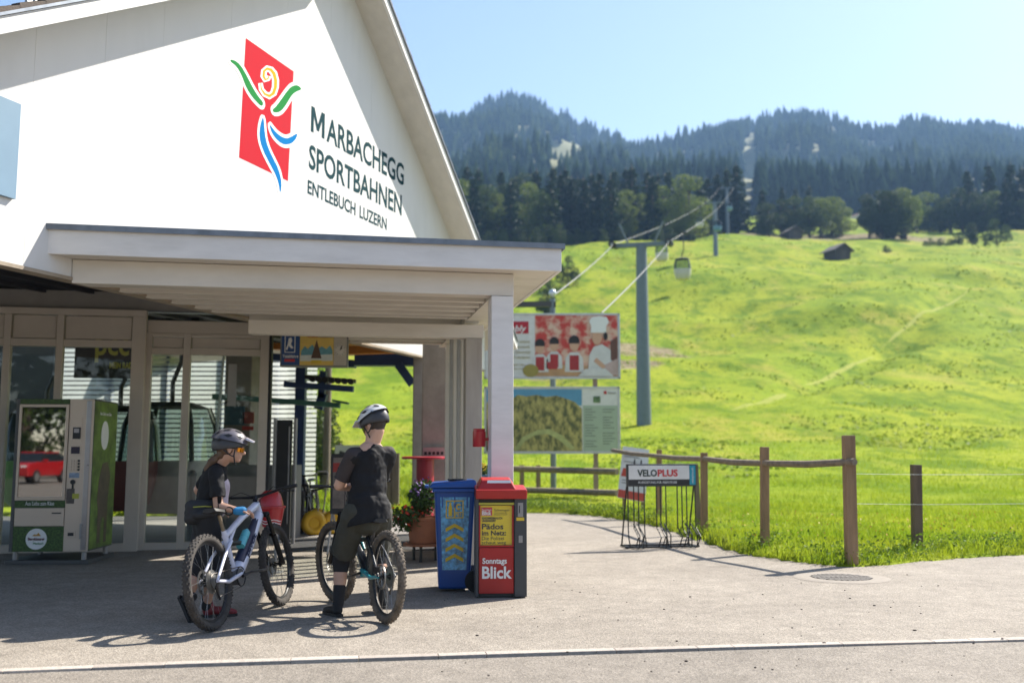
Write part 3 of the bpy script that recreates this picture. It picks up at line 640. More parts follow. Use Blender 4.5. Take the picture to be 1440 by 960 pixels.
# gondola cabins parked inside, seen through the glass
cab_glass = glass_mat('cabin_glass', (.55,.62,.60)); cab_w = M('cabin_white', (.45,.45,.43), .4, var=.06); cab_d = M('cabin_dark', (.03,.035,.03), .4); cab_g = M('cabin_green', (.16,.34,.10), .4)
def cabin(name, loc, rz, label, sc=1.0, lower=None, group=None, drop=2.75):
    t = thing(name, label, 'gondola', loc, rz, group); w, d = .62*sc, .55*sc
    # body profile: (half width factor, z)
    prof = [(.62, 0), (.80, .10), (.97, .45), (1.0, .75), (.93, 1.25), (.78, 1.52), (.45, 1.60)]
    def ring(k, z, n=20):
        out = []
        for i in range(n):
            a = 2*math.pi*i/n; ca, sa = math.cos(a), math.sin(a); e = .45
            out.append((w*k*math.copysign(abs(ca)**e, ca), d*k*math.copysign(abs(sa)**e, sa), z*sc))
        return out
    def shell(i0, i1, off=1.0, n=20):
        mb = MB(); vv = []; m = i1-i0+1
        for j in range(i0, i1+1): vv += ring(prof[j][0]*off, prof[j][1], n)
        mb.add(vv, [(r*n+k, r*n+(k+1) % n, (r+1)*n+(k+1) % n, (r+1)*n+k) for r in range(m-1) for k in range(n)]); return mb
    b = shell(0, 3); b.add(ring(prof[0][0], 0), [tuple(range(19, -1, -1))]); b.build('lower_body', lower or cab_w, t, smooth=True)
    shell(3, 5).build('window_band', cab_glass, t, smooth=True)
    r_ = shell(5, 6, 1.01); r_.add(ring(prof[6][0]*1.01, prof[6][1]), [tuple(range(20))]); r_.build('roof', cab_d, t, smooth=True)
    for sx in (-1, 1):
        for sy in (-1, 1):
            MB().tube([(sx*w*.86, sy*d*.86, .74*sc), (sx*w*.80, sy*d*.80, 1.25*sc), (sx*w*.67, sy*d*.67, 1.53*sc)], .035*sc, 6).build('pillar', cab_d, t)
    for s in (-1, 1): MB().box(-w*.55, w*.55, s*d*.30-.05*sc, s*d*.30+.18*sc*(-s), .38*sc, .44*sc).build('seat', cab_d, t)
    MB().tube([(0,0,1.58*sc), (0,0,1.9*sc), (.12*sc,0,2.2*sc), (.12*sc,0,drop*sc)], .035*sc, 8).build('hanger', cab_d, t)
    MB().box(-.12*sc, .40*sc, -.07*sc, .07*sc, drop*sc, (drop+.12)*sc).build('rope_grip', cab_d, t)
    return t
cabin('gondola_cabin', (D(168,600,16.3).x, 16.3, .42), .25, 'parked dark windowed gondola seen through the glass beside the vending machine', 1.05, M('cabin_maroon', (.16,.05,.04), .4))
cabin('gondola_cabin', (D(238,600,16.8).x, 16.9, .35), -.1, 'parked pale gondola cabin seen through the narrow glass door', 1.15, M('cabin_sand', (.42,.40,.35), .5))
cabin('gondola_cabin', (D(60,600,17.2).x, 17.3, .42), .15, 'parked gondola half hidden behind the vending machine', 1.05, cab_g)
RP = thing('radio_banner', 'black banner with yellow lettering hanging inside the glass front', 'banner', tuple(D(104, 522, 15.4)), UA)
bw = .72
MB().box(0, bw*1.35, 0, .02, -.1, .62).build('board', M('banner_black', (.02,.02,.022), .6), RP)
yl = M('banner_yellow', (.75,.70,.10), .55, var=.05)
put_text('lettering', 'MEIN RADIO', .13, yl, RP, (.52, -.008, .06), width=.42, depth=.006, bold=.004); put_text('lettering', 'pcc', .5, yl, RP, (.30, -.008, .27), width=.50, depth=.006, bold=.01)
# cabinets and boards seen through the glass
tag(MB().box(0, 1.1, 0, .4, 0, 1.15).build('ticket_counter', M('counter_grey', (.17,.165,.155), .6), None, bevel=.01), 'grey counter block behind the glass door', 'counter').location = (D(322,600,16).x, 16.0, 0)
nb_ = tag(MB().box(-.17, .17, -.012, .012, 0, .32).build('notice_board', M('notice_teal', (.05,.12,.17), .5, var=.2, scale=12), None), 'small dark teal notice on the concrete pillar', 'notice'); nb_.location = D(330, 597, 17.4)
n2 = tag(MB().box(-.10, .10, -.012, .012, 0, .20).build('notice_board', M('notice_red', (.35,.06,.04), .5, var=.3, scale=16), None), 'small red and white notice on the concrete pillar', 'notice'); n2.location = D(349, 595, 17.4)
MB().box(-.10, .10, -.014, -.0125, -.12, -.05).build('red_strip', M('notice_strip', (.5,.05,.03), .5), n2)
bp_ = thing('barrier_pole', 'thin pale marker pole behind the glass door', 'pole', (D(297,600,15.3).x, 15.3, 0)); MB().cyl((0,0,0),(.16,0,2.9), .02, n=8).build('rod', M('pole_pale', (.5,.55,.52), .5), bp_)
bo = tag(MB().cyl((0,0,0),(0,0,1.0), .06, n=14).build('bollard', M('bollard_grey', (.12,.125,.12), .5), None, smooth=True), 'short dark bollard behind the glass door', 'bollard'); bo.location = (D(273,600,15.1).x, 15.1, 0); MB().ell((0,0,1.02), .065).build('cap', MATS['bollard_grey'], bo, smooth=True)
# ---- hanging light box: ski-run sign, picture panel and clock
SG = thing('hanging_sign', 'hanging light box with blue ski run sign, yellow picture and clock', 'sign', (0,0,0), math.radians(7))
s0 = D(394, 491, 13.6); SG.location = s0; sw = (487-394)/1400*13.6*1.02; sh = .47
MB().box(0, sw, 0, .18, -sh/2, sh/2).build('housing', M('sign_housing', (.20,.20,.195), .4, .4), SG, bevel=.01)
w1, w2 = sw*.285, sw*.785
MB().box(.02, w1, -.006, -.001, -sh/2+.02, sh/2-.02).build('blue_panel', M('sign_blue', (.02,.07,.22), .4, var=.04), SG)
MB().box(w1+.004, w2, -.006, -.001, -sh/2+.02, sh/2-.02).build('picture_panel', M('sign_yellow', (.72,.52,.12), .4, var=.06, scale=9), SG)
MB().box(w2+.004, sw-.02, -.006, -.001, -sh/2+.02, sh/2-.02).build('clock_panel', M('sign_cream', (.50,.47,.40), .4), SG)
wh = M('print_white', (.80,.80,.78), .5, var=.02); blk = M('print_black', (.02,.02,.02), .5, var=.05)
put_text('lettering', 'Talabfahrt', .06, wh, SG, (.035, -.008, -.115), width=w1-.05, depth=.003, bold=.001)
MB().box(.06, w1-.06, -.010, -.0065, -.17, -.135).build('red_patch', M('print_red', (.55,.03,.03), .5), SG)
for (x0,x1,z0,z1) in ((.06,.07,-.04,.19),(w1-.07,w1-.06,-.04,.19),(.06,w1-.06,.185,.195),(.06,w1-.06,-.045,-.035)): MB().box(x0,x1,-.010,-.0065,z0,z1).build('pictogram_frame', wh, SG)
cxk = w1/2
MB().prism([(cxk-.02,.15),(cxk+.015,.165),(cxk+.03,.12),(cxk+.012,.07),(cxk+.05,.02),(cxk+.02,.01),(cxk-.02,.05),(cxk-.035,-.01),(cxk-.055,.0),(cxk-.03,.07)], -.0105, -.0065).build('skier_pictogram', wh, SG)
mts = M('print_teal', (.12,.32,.38), .5, var=.2, scale=20); brn = M('print_brown', (.10,.055,.03), .5)
wm = (w1+w2)/2
MB().prism([(w1+.02,-.02),(w1+.07,.05),(w1+.11,.01),(w1+.17,.07),(w1+.23,.0),(w2-.16,.05),(w2-.1,.01),(w2-.05,.06),(w2-.015,.0),(w2-.015,-.07),(w1+.02,-.09)], -.0085, -.0062).build('printed_mountains', mts, SG)
MB().prism([(w1+.01,-.08),(w2-.01,-.06),(w2-.01,-.15),(w1+.01,-.16)], -.0095, -.0087).build('printed_snow', M('print_snow', (.6,.66,.62), .5), SG)
MB().prism([(wm-.075,-.12),(wm+.07,-.12),(wm,.14)], -.0112, -.0097).build('printed_tent', brn, SG)
MB().box(wm-.07, wm+.07, -.0112, -.0098, -.19, -.145).build('yellow_tag', M('print_gold', (.7,.5,.05), .5), SG)
put_text('lettering', 'WE OPEN MY YOURSPI', .035, M('print_rust', (.5,.12,.03), .5), SG, (w1+.10, -.008, .165), width=w2-w1-.2, depth=.002, bold=.001)
ck = (w2+sw-.02)/2
MB().cyl((ck,-.007,0),(ck,-.012,0), .5*(sw-.02-w2)*.86, n=32).build('clock_face', M('clock_face', (.62,.60,.54), .4), SG)
rk = .5*(sw-.02-w2)*.80
for k in range(12):
    a = k*math.pi/6; MB().bar((ck+rk*.82*math.sin(a), -.0135, rk*.82*math.cos(a)), (ck+rk*math.sin(a), -.0135, rk*math.cos(a)), .003, .009, up=(0,1,0) if False else (1,0,.01)).build('hour_mark', blk, SG)
for an, ln, wd_ in ((math.radians(20), .95, .010), (math.radians(38), .62, .014)): MB().bar((ck,-.016,0),(ck+rk*ln*math.sin(an),-.016,rk*ln*math.cos(an)), wd_, .004, up=(0,1,0)).build('clock_hand', blk, SG)
for x in (.15, sw-.15): MB().cyl((x,.09,sh/2),(x,.09,3.6-s0.z), .012, n=8).build('hanger_rod', MATS['black_rubber'], SG)
# ================================================================== OBJECTS ON THE FORECOURT
rubber = M('rubber_black', (.022,.021,.020), .75, var=.3, scale=30)
# ---- vending machine
v0 = G(8, 793); v1 = G(121, 793); vw = .93
VM = thing('vending_machine', 'steel and green cheese vending machine with glass front by the entrance', 'vending machine', (v1.x-vw*math.cos(math.radians(3)), v1.y-vw*math.sin(math.radians(3))+.02, 0), math.radians(3))
zb, zt_v = .15, 1.985; vd = .85
steel = M('brushed_bronze_steel', (.62,.52,.42), .38, .45, var=.03, scale=3)
dgreen = M('grass_print', (.05,.10,.02), .5, var=.75, scale=42); side_print = M('green_side_print', (.11,.18,.03), .45, var=.75, scale=5)
MB().box(0, vw, .012, vd, zb, zt_v).build('cabinet', M('cabinet_grey', (.10,.10,.095), .5, .3), VM, bevel=.01)
MB().box(-.03, vw+.03, -.03, vd+.03, .0, .05).build('base_frame', MATS['cabinet_grey'], VM, bevel=.008)
for x in (.06, vw-.06):
    for y in (.06, vd-.06): MB().cyl((x,y,.05),(x,y,zb), .03, n=12).build('foot', MATS['galvanised'], VM)
gx0, gx1, gz0, gz1 = .075, .60, .80, 1.90
def vbox(x0, x1, z0, z1, m_, nm, y0=0.0, y1=.012, bev=.003): return MB().box(x0, x1, y0, y1, z0, z1).build(nm, m_, VM, bevel=bev)
vbox(.0, .04, zb, zt_v, MATS['cabinet_grey'], 'edge_trim'); vbox(.64, vw, zb, zt_v, steel, 'control_panel'); vbox(.042, .638, 1.925, zt_v, dgreen, 'top_print')
for (x0,x1,z0,z1) in ((.045,gx0,gz0-.04,1.92),(gx1,.635,gz0-.04,1.92),(gx0,gx1,1.885,1.92),(gx0,gx1,gz0-.04,gz0)): vbox(x0, x1, z0, z1, M('window_frame_bronze', (.60,.50,.40), .4, .45, var=.04), 'window_frame', -.015, .011)
vmg = glass_mat('vending_glass', (.35,.38,.37), 1.0); vmg.node_tree.nodes['Fresnel'].inputs[0].default_value = 3.2
vbox(gx0+.002, gx1-.002, gz0, 1.884, vmg, 'window', -.004, .004, 0)
for k in range(5): vbox(gx0, gx1, gz0+.1+k*.2, gz0+.112+k*.2, MATS['galvanised'], 'shelf', .0121, .0125, 0)
vbox(.042, .638, .675, .755, dgreen, 'slogan_strip'); put_text('lettering', 'Aus Liebe zum Käse', .07, wh, VM, (.17, -.004, .70), width=.34, depth=.004)
vbox(.05, .635, .45, .67, steel, 'delivery_flap', -.008, .011, .006); vbox(.49, .60, .60, .615, blk, 'flap_grip', -.012, -.0085, 0)
vbox(.042, .638, zb, .445, dgreen, 'lower_print')
def oval(cx, cz, rx, rz, m_, nm, y0, y1, fr=None):
    return MB().prism([(cx+rx*math.cos(a), cz+rz*math.sin(a)) for a in np.linspace(0, 2*math.pi, 28, endpoint=False)], y0, y1, fr).build(nm, m_, VM)
oval(.32, .30, .125, .125, wh, 'badge', -.004, -.0005); put_text('lettering', 'Bergkäserei', .05, M('badge_brown', (.16,.05,.05), .5), VM, (.225, -.007, .285), width=.19, depth=.003, bold=.001); put_text('lettering', 'Marbach', .04, M('badge_green', (.05,.25,.06), .5), VM, (.29, -.007, .235), width=.12, depth=.003)
MB().prism([(.27,.335),(.30,.36),(.32,.35),(.345,.375),(.375,.335)], -.008, -.005).build('badge_hill', M('badge_ochre', (.5,.28,.06), .5), VM)
vbox(.675, .80, 1.46, 1.76, steel, 'card_plate', -.006, -.0005); vbox(.695, .785, 1.50, 1.64, blk, 'card_reader', -.02, -.0065); vbox(.71, .77, 1.575, 1.625, M('screen_pale', (.45,.42,.42), .3), 'reader_screen', -.022, -.0205, 0)
vbox(.665, .80, 1.30, 1.42, steel, 'display_plate', -.006, -.0005); vbox(.68, .785, 1.32, 1.405, M('display_dark', (.02,.02,.05), .2), 'display', -.010, -.0065)
for r in range(4):
    for c in range(4): vbox(.672+c*.032, .694+c*.032, 1.115+r*.036, 1.14+r*.036, steel if c < 3 else blk, 'key', -.010, -.0005, 0)
vbox(.67, .79, 1.03, 1.09, M('sticker_blue', (.25,.33,.45), .5, var=.4, scale=30), 'coin_sticker', -.003, -.0005, 0)
MB().cyl((.72,-.02,.98),(.72,0,.98), .028, n=16).build('lock', blk, VM); vbox(.71,.73,.90,.96, blk, 'key_tag', -.012, -.0005, 0)
vbox(.65, .745, .72, .90, M('sticker_dark', (.10,.08,.07), .4, var=.4, scale=25), 'flyer', -.003, -.0005, 0); vbox(.72, .80, .78, .84, M('sticker_lime', (.45,.45,.06), .5), 'lime_note', -.005, -.0035, 0)
vbox(.67, .78, .315, .395, steel, 'return_frame', -.008, -.0005); vbox(.69, .76, .335, .375, blk, 'coin_return', -.0095, -.0085, 0)
vbox(.83, .86, .30, .48, MATS['galvanised'], 'door_handle', -.02, -.0005); vbox(.845, .905, zb+.02, zt_v-.02, M('trim_steel_grey', (.36,.36,.37), .3, .85), 'door_trim', -.010, -.0005)
MB().box(vw+.0005, vw+.004, .03, vd-.02, zb+.02, zt_v-.02).build('side_print', side_print, VM)
sfr = lambda x, y, z: (vw+.0045+y, x, z)
oval(.40, 1.55, .13, .18, wh, 'side_badge', .0, .003, sfr)
MB().prism([(.22,.75),(.30,.55),(.52,.52),(.60,.70),(.66,1.05),(.55,1.22),(.36,1.20),(.26,1.0)], .0, .002, sfr).build('printed_figure', M('print_cow_brown', (.10,.075,.05), .5, var=.4, scale=9), VM)
MB().prism([(.28,.22),(.38,.22),(.40,.70),(.26,.70)], .0, .0022, sfr).build('printed_leg', MATS['print_cow_brown'], VM); MB().prism([(.5,.22),(.6,.22),(.6,.75),(.5,.72)], .0, .0022, sfr).build('printed_leg', MATS['print_cow_brown'], VM)
put_text('lettering', 'Aus Liebe zum Käse', .06, wh, VM, (vw+.008, .2, 1.80), width=.4, depth=.003, rot=(0,0,math.pi/2))
# ---- blue PET bin
b0, b1 = G(609, 833), G(660, 833)
BN = thing('recycling_bin', 'blue wheeled recycling bin with yellow PET symbol', 'wheelie bin', ((b0.x+b1.x)/2+.005, b0.y+.27, 0), math.radians(5))
pbl = M('blue_plastic', (.012,.075,.30), .38, var=.06, scale=5, bump=.05, bscale=200)
def taper_box(x0, y0, z0, x1, y1, z1): return MB().add([(-x0,-y0,z0),(x0,-y0,z0),(x0,y0,z0),(-x0,y0,z0),(-x1,-y1,z1),(x1,-y1,z1),(x1,y1,z1),(-x1,y1,z1)], [(0,3,2,1),(4,5,6,7),(0,1,5,4),(1,2,6,5),(2,3,7,6),(3,0,4,7)])
taper_box(.150, .235, .03, .195, .265, .97).build('body', pbl, BN, bevel=.02)
MB().box(-.215, .21, -.285, .28, .945, .985).build('rim', pbl, BN, bevel=.012)
MB().add([(-.25,-.30,.987),(.215,-.30,.987),(.215,.29,.987),(-.25,.29,.987),(-.22,-.28,1.035),(.20,-.28,1.065),(.20,.27,1.065),(-.22,.27,1.035)], [(0,3,2,1),(4,5,6,7),(0,1,5,4),(1,2,6,5),(2,3,7,6),(3,0,4,7)]).build('lid', pbl, BN, bevel=.016)
MB().lathe([(.085,0),(.095,.008),(.095,.02),(.07,.02),(.07,.004)], 28, (.03,0,1.05)).build('throw_in_ring', rubber, BN, smooth=True)
MB().box(-.29,-.252,-.2,.2,.985,1.01).build('lid_grip', pbl, BN, bevel=.006)
for y in (-.235, .235):
    MB().cyl((.205,y-.03,.105),(.205,y+.03,.105), .105, n=24).build('wheel', rubber, BN, bevel=.008)
for x in (-.12, .0, .12): MB().box(x-.006, x+.006, -.268, -.25, .80, .93).build('rib', pbl, BN)
def fslant(z, d=0.0): return -(.235+(.265-.235)*(z-.03)/.94) - d
def bfr(x, y, z): return (x, fslant(z, .002)-y, z)
def bfr0(x, y, z): return (x, fslant(z, .0055)-y, z)
stk = M('bottle_print', (.08,.32,.52), .35, var=.75, scale=26, coat=.4)
MB().prism([(-.115,.21),(.115,.21),(.145,.90),(-.14,.90)], 0, .002, bfr).build('bottle_sticker', stk, BN)
yel = M('yellow_print', (.72,.50,.03), .5, var=.05)
for k in range(4):
    zc = .335+k*.095; MB().prism([(-.085,zc-.05),(-.085,zc-.015),(0,zc+.03),(.085,zc-.015),(.085,zc-.05),(0,zc-.005)], 0, .0015, bfr0).build('chevron', yel, BN)
for (x0,x1,z0,z1) in ((-.085,-.075,.70,.87),(.075,.085,.70,.87),(-.075,.075,.86,.87),(-.075,.075,.70,.71),(-.008,.002,.71,.86)): MB().prism([(x0,z0),(x1,z0),(x1,z1),(x0,z1)], 0, .0015, bfr0).build('symbol_frame', yel, BN)
MB().prism([(-.06,.72),(-.025,.72),(-.025,.80),(-.033,.83),(-.033,.85),(-.052,.85),(-.052,.83),(-.06,.80)], 0, .0015, bfr0).build('bottle_symbol', yel, BN)
mb = MB(); ar = [(.038+.026*math.cos(a), .808+.03*math.sin(a)) for a in np.linspace(.6, 5.8, 14)]; ai = [(.038+.013*math.cos(a), .808+.016*math.sin(a)) for a in np.linspace(.6, 5.8, 14)]
for i in range(13): mb.prism([ar[i], ar[i+1], ai[i+1], ai[i]], 0, .0015, bfr0)
mb.build('arrow_symbol', yel, BN)
t_ = put_text('lettering', 'PET', .055, yel, BN, (.006, fslant(.725,.0075), .722), width=.065, depth=.002, bold=.0015)
# ---- newspaper box
n0, n1 = G(668, 841), G(741, 839)
NB = thing('newspaper_box', 'red and grey newspaper dispenser with yellow headline poster', 'newspaper box', (n0.x+.002, n0.y+.0, 0), math.radians(4))
nw = .475; nd = .40
grey = M('dark_grey_plastic', (.055,.058,.062), .5, var=.08, scale=8); redp = M('red_plastic', (.40,.016,.014), .42, var=.08, scale=6, dirt=.12)
MB().box(0, .028, 0, nd, .01, .985).build('side_panel', grey, NB, bevel=.004); MB().box(nw-.115, nw, -.004, nd, .01, .985).build('coin_column', grey, NB, bevel=.006); MB().box(.028, nw-.115, .05, nd, .01, .98).build('back', grey, NB)
MB().box(.032, nw-.119, .012, .05, .04, .455).build('lower_door', redp, NB, bevel=.006)
put_text('lettering', 'Sonntags', .070, wh, NB, (.065, .008, .312), width=.225, depth=.006, bold=.0018); put_text('lettering', 'Blick', .150, wh, NB, (.062, .008, .180), width=.275, depth=.006, bold=.004)
MB().box(.032, nw-.119, .012, .05, .46, .475).build('poster_ledge', redp, NB); 
for x in (.032, nw-.135): MB().box(x, x+.014, .012, .05, .476, .84).build('poster_frame', redp, NB)
MB().box(.046, nw-.136, .036, .042, .476, .838).build('poster', M('poster_yellow', (.80,.60,.02), .55, var=.05, scale=5), NB)
MB().box(.046, nw-.136, .028, .031, .476, .838).build('poster_glass', glass_mat('poster_glass', (.99,.99,.98)), NB)
MB().box(.055,.155,.0335,.0355,.745,.82).build('masthead', M('poster_red', (.60,.02,.04), .5), NB)
def ptext(s, x, z, wd, cap, bold=.0): put_text('lettering', s, cap/.70, blk, NB, (x, .0345, z), width=wd, depth=.0015, bold=bold)
put_text('lettering', 'Sonntags', .028, wh, NB, (.06,.033,.79), width=.088, depth=.001); put_text('lettering', 'Blick', .05, wh, NB, (.06,.033,.752), width=.088, depth=.001, bold=.002)
ptext('Schwingen', .175, .785, .14, .022); ptext('Wer ist jetzt der', .175, .766, .12, .010); ptext('Böseste im Land?', .175, .750, .12, .010)
ptext('KINDSMISSBRAUCH', .06, .712, .19, .019, .001); ptext('UNGEHINDERT', .06, .688, .13, .019, .001)
ptext('Pädos', .06, .622, .20, .050, .0018); ptext('im Netz:', .06, .566, .225, .042, .0018); ptext('Die Polizei', .06, .522, .205, .034); ptext('schaut weg', .06, .486, .225, .030)
MB().box(.030, nw-.117, .006, .05, .845, .865).build('top_ledge', M('ledge_lime', (.45,.42,.05), .5), NB); MB().box(.030, nw-.117, .03, .05, .868, .895).build('slot', blk, NB)
# hood: red lid with raised front pocket
MB().prism([(-.03,.90),(.30,.90),(.30,.0),(-.03,.0)][0:0] or [(-.015,.900),(.40,.900),(.41,.985),(.36,1.02),(-.035,.985)], .0, nw, lambda x, y, z: (y, x-.02, z)).build('hood', redp, NB, bevel=.010)
MB().add([(.015,-.03,.985),(.375,-.03,.985),(.375,.30,1.03),(.015,.30,1.03),(.055,.02,1.075),(.325,.02,1.075),(.325,.27,1.095),(.055,.27,1.095)], [(0,3,2,1),(4,5,6,7),(0,1,5,4),(1,2,6,5),(2,3,7,6),(3,0,4,7)]).build('hood_pocket', redp, NB, bevel=.010)
MB().add([(.10,-.012,1.012),(.335,-.012,1.012),(.325,.015,1.07),(.11,.015,1.07)], [(0,1,2,3)]).build('label_window', wh, NB); 
cx = nw-.085
MB().box(cx, cx+.05, -.010, -.0045, .735, .865).build('coin_plate', MATS['galvanised'], NB, bevel=.002); MB().box(cx+.012, cx+.02, -.013, -.0105, .77, .84).build('coin_slot', blk, NB); MB().box(cx-.012, cx+.06, -.007, -.0045, .70, .73).build('yellow_label', yel, NB); MB().box(cx+.008, cx+.045, -.009, -.0045, .50, .565).build('return_tray', MATS['galvanised'], NB, bevel=.002)
# ---- red waste bin behind the bicycle
RB = thing('waste_bin', 'red tapered waste bin with slanted lid behind the white bicycle', 'bin', (D(383,700,11.2).x, 11.2, 0), 0)
rbm = M('red_bin', (.42,.02,.025), .35, var=.06, coat=.2)
MB().lathe([(.10,.53),(.112,.54),(.150,.74),(.165,.745),(.165,.765),(.15,.77)], 24).build('body', rbm, RB, smooth=True)
MB().lathe([(.158,.77),(.15,.81),(.12,.90),(.08,.935),(.0,.945)], 24).xf(Matrix.Translation((-.02,0,0))).build('lid', rbm, RB, smooth=True)
for z in (.575, .605):
    mb = MB(); pts = [((.121+.19*(z-.575))*math.cos(a), (.123+.19*(z-.575))*math.sin(a), z+.009*math.sin(4*a)) for a in np.linspace(-2.7, -.3, 24)]; mb.tube(pts, .005, 6); mb.build('wave_stripe', wh, RB)
MB().cyl((.02,.17,0),(.02,.17,.80), .02, n=10).build('pole', MATS['galvanised'], RB); MB().cyl((.02,.17,0),(.02,.17,.015), .10, n=18).build('foot_plate', MATS['galvanised'], RB)
RB.scale = (.9,.9,.97)
# ---- bicycle rack with sign
r0, r1 = G(884, 771), G(979, 769)
RK = thing('bicycle_rack', 'black steel bicycle rack carrying a white VELOPLUS sign', 'bicycle rack', (r0.x, r0.y, 0), math.atan2(r1.y-r0.y, r1.x-r0.x))
rw = (r1-r0).length; rkm = M('rack_black', (.02,.022,.022), .4, .3, var=.2)
rs0 = D(883, 652, r0.y-.05); zl = D(883, 684, r0.y-.05).z; zh = rs0.z; 
MB().box(-.02, rw+.02, -.03, .03, zl, zh).build('sign_frame', M('frame_anthracite', (.04,.043,.045), .45), RK, bevel=.012)
MB().box(.005, rw*.905, -.034, -.0305, zl+.10, zh-.022).build('sign_face', M('sign_white', (.72,.71,.69), .5), RK); MB().box(.005, rw*.905, -.034, -.0305, zl+.022, zl+.098).build('sign_band', blk, RK); MB().box(rw*.91, rw-.002, -.034, -.0305, zl+.022, zh-.022).build('sign_tab', M('sign_cyan', (.02,.30,.42), .5), RK)
cap_ = (zh-zl-.12)*.46
put_text('lettering', 'VELO', cap_/.7, M('velo_dark', (.03,.045,.03), .5), RK, (rw*.13, -.037, zl+.145), width=rw*.29, depth=.004, bold=.004); put_text('lettering', 'PLUS', cap_/.7, M('velo_red', (.55,.03,.03), .5), RK, (rw*.43, -.037, zl+.145), width=rw*.30, depth=.004, bold=.004)
put_text('lettering', 'AUSRÜSTUNG FÜR ABENTEUER', .045, wh, RK, (rw*.14, -.037, zl+.043), width=rw*.58, depth=.002)
put_text('lettering', 'veloplus.ch', .045, wh, RK, (rw*.965, -.037, zl+.04), width=(zh-zl)*.7, depth=.002, rot=(0,-math.pi/2,0))
for i, fx_ in enumerate((.0, .085, .155, .24, .42, .48, .56, .73, .80, .87, 1.0)):
    x = rw*fx_; ln_ = i in (0, 10) or random.random() < .6
    MB().tube([(x,0,zl), (x,0,.28), (x+.03*(1 if i % 3 else -1), -.10, .16), (x+.02, -.02, .03)], .009, 7).build('wire', rkm, RK)
for fx_ in (.06, .12, .45, .51, .82, .9):
    x = rw*fx_; MB().tube([(x,.0,.02), (x,-.28,.03), (x,-.30,.20), (x+.01,-.02,.34)], .009, 7).build('wheel_hoop', rkm, RK)
MB().cyl((-.06,-.02,.02),(rw+.04,-.02,.02), .016, n=8).build('base_bar', rkm, RK); MB().cyl((-.02,.30,.02),(rw,.30,.02), .014, n=8).build('base_bar', rkm, RK)
for x in (0, rw): MB().cyl((x,-.02,.02),(x,.30,.02), .014, n=8).build('base_bar', rkm, RK); MB().tube([(x,.30,.02),(x,.05,zl)], .012, 8).build('back_stay', rkm, RK)
# ---- fence on the right
wood = M('fence_wood', (.27,.175,.095), .85, var=.3, scale=9, bump=.5, bscale=30, stretch=(1,1,.15)); woodd = M('fence_wood_grey', (.16,.125,.09), .9, var=.35, scale=9, bump=.5, bscale=30, stretch=(1,1,.15)); raild = M('rail_wood', (.20,.16,.115), .9, var=.35, scale=12, bump=.5, bscale=30)
FN = thing('wooden_fence', 'wooden rail fence with square posts along the meadow edge', 'fence', (0,0,0))
posts = []
for (x, yt, yb, wpx, zb_) in ((927, 632, 733, 7, .05), (990, 636, 752, 9, .06), (1075, 628, 770, 11, .07), (1197, 612, 788, 15, .06)):
    g = G(x, yb, zb_); t = D(x - (4 if x > 1150 else 0), yt, g.y); wd_ = wpx/1400*g.y; posts.append((g, t, wd_))
    MB().bar((g.x, g.y, -.2), t, wd_, wd_, up=(0,1,0)).build('post', wood, FN, bevel=.008)
rl = [D(862, 633, 21.5), D(915, 640, posts[0][0].y), D(990, 645, posts[1][0].y), D(1075, 651, posts[2][0].y), D(1194, 649, posts[3][0].y-.02)]
for i in range(len(rl)-1):
    a, b = rl[i], rl[i+1]; off = Vector((0, -posts[min(i, 3)][2]*.62-.02, 0)) if i < 4 else Vector()
    mid = (a+b)/2 + Vector((0,0,-.02)); dd = (b-a).normalized()*.05
    MB().tube([a+off-dd, mid+off, b+off+dd], [.042,.046,.042], 8).build('rail', raild, FN, smooth=True)
for i in (1,): MB().bar((posts[1][0].x+.1, posts[1][0].y+.9, -.1), (posts[1][0].x+.05, posts[1][0].y+.9, 1.15), .08, .08, up=(0,1,0)).build('post', woodd, FN)
F2 = thing('wooden_fence', 'low two rail fence under the billboards', 'fence', (0,0,0))
for x in (734, 757, 838): 
    g = G(x, 703); MB().bar((g.x, g.y, -.1), (g.x, g.y, 1.02), .13, .13, up=(0,1,0)).build('post', woodd, F2)
for (ya, yb_) in ((659, 663), (688, 693)):
    a = D(655, ya-2, 30.2); b = D(868, yb_, 25.5); MB().tube([a, (a+b)/2, b], .085, 7).build('rail', raild, F2, smooth=True)
WP = thing('wire_fence', 'single weathered post with two wires at the right edge', 'fence', (0,0,0))
g = G(1289, 773, .06); MB().bar((g.x, g.y, -.2), D(1288, 653, g.y), .125, .11, up=(0,1,0)).build('post', M('post_brown', (.13,.095,.065), .9, var=.35, scale=9, stretch=(1,1,.2), bump=.4), WP, bevel=.01)
g2 = G(1700, 760); MB().bar((g2.x, g2.y, -.2), (g2.x, g2.y, 1.25), .12, .11, up=(0,1,0)).build('post', MATS['post_brown'], WP, bevel=.01)
for y0_, y1_ in ((667, 662), (709, 702)):
    a = D(1294, y0_, g.y-.07); b = D(1700, y1_, g2.y-.07); MB().tube([a, a*.75+b*.25+Vector((0,0,-.012)), a*.5+b*.5+Vector((0,0,-.018)), a*.25+b*.75+Vector((0,0,-.012)), b], .0035, 6).build('wire', M('wire_zinc', (.55,.56,.52), .4, .6), WP)
    c_ = D(1204, y0_-1, posts[3][0].y+.05); MB().tube([a, c_], .0025, 6).build('wire', MATS['wire_zinc'], WP)
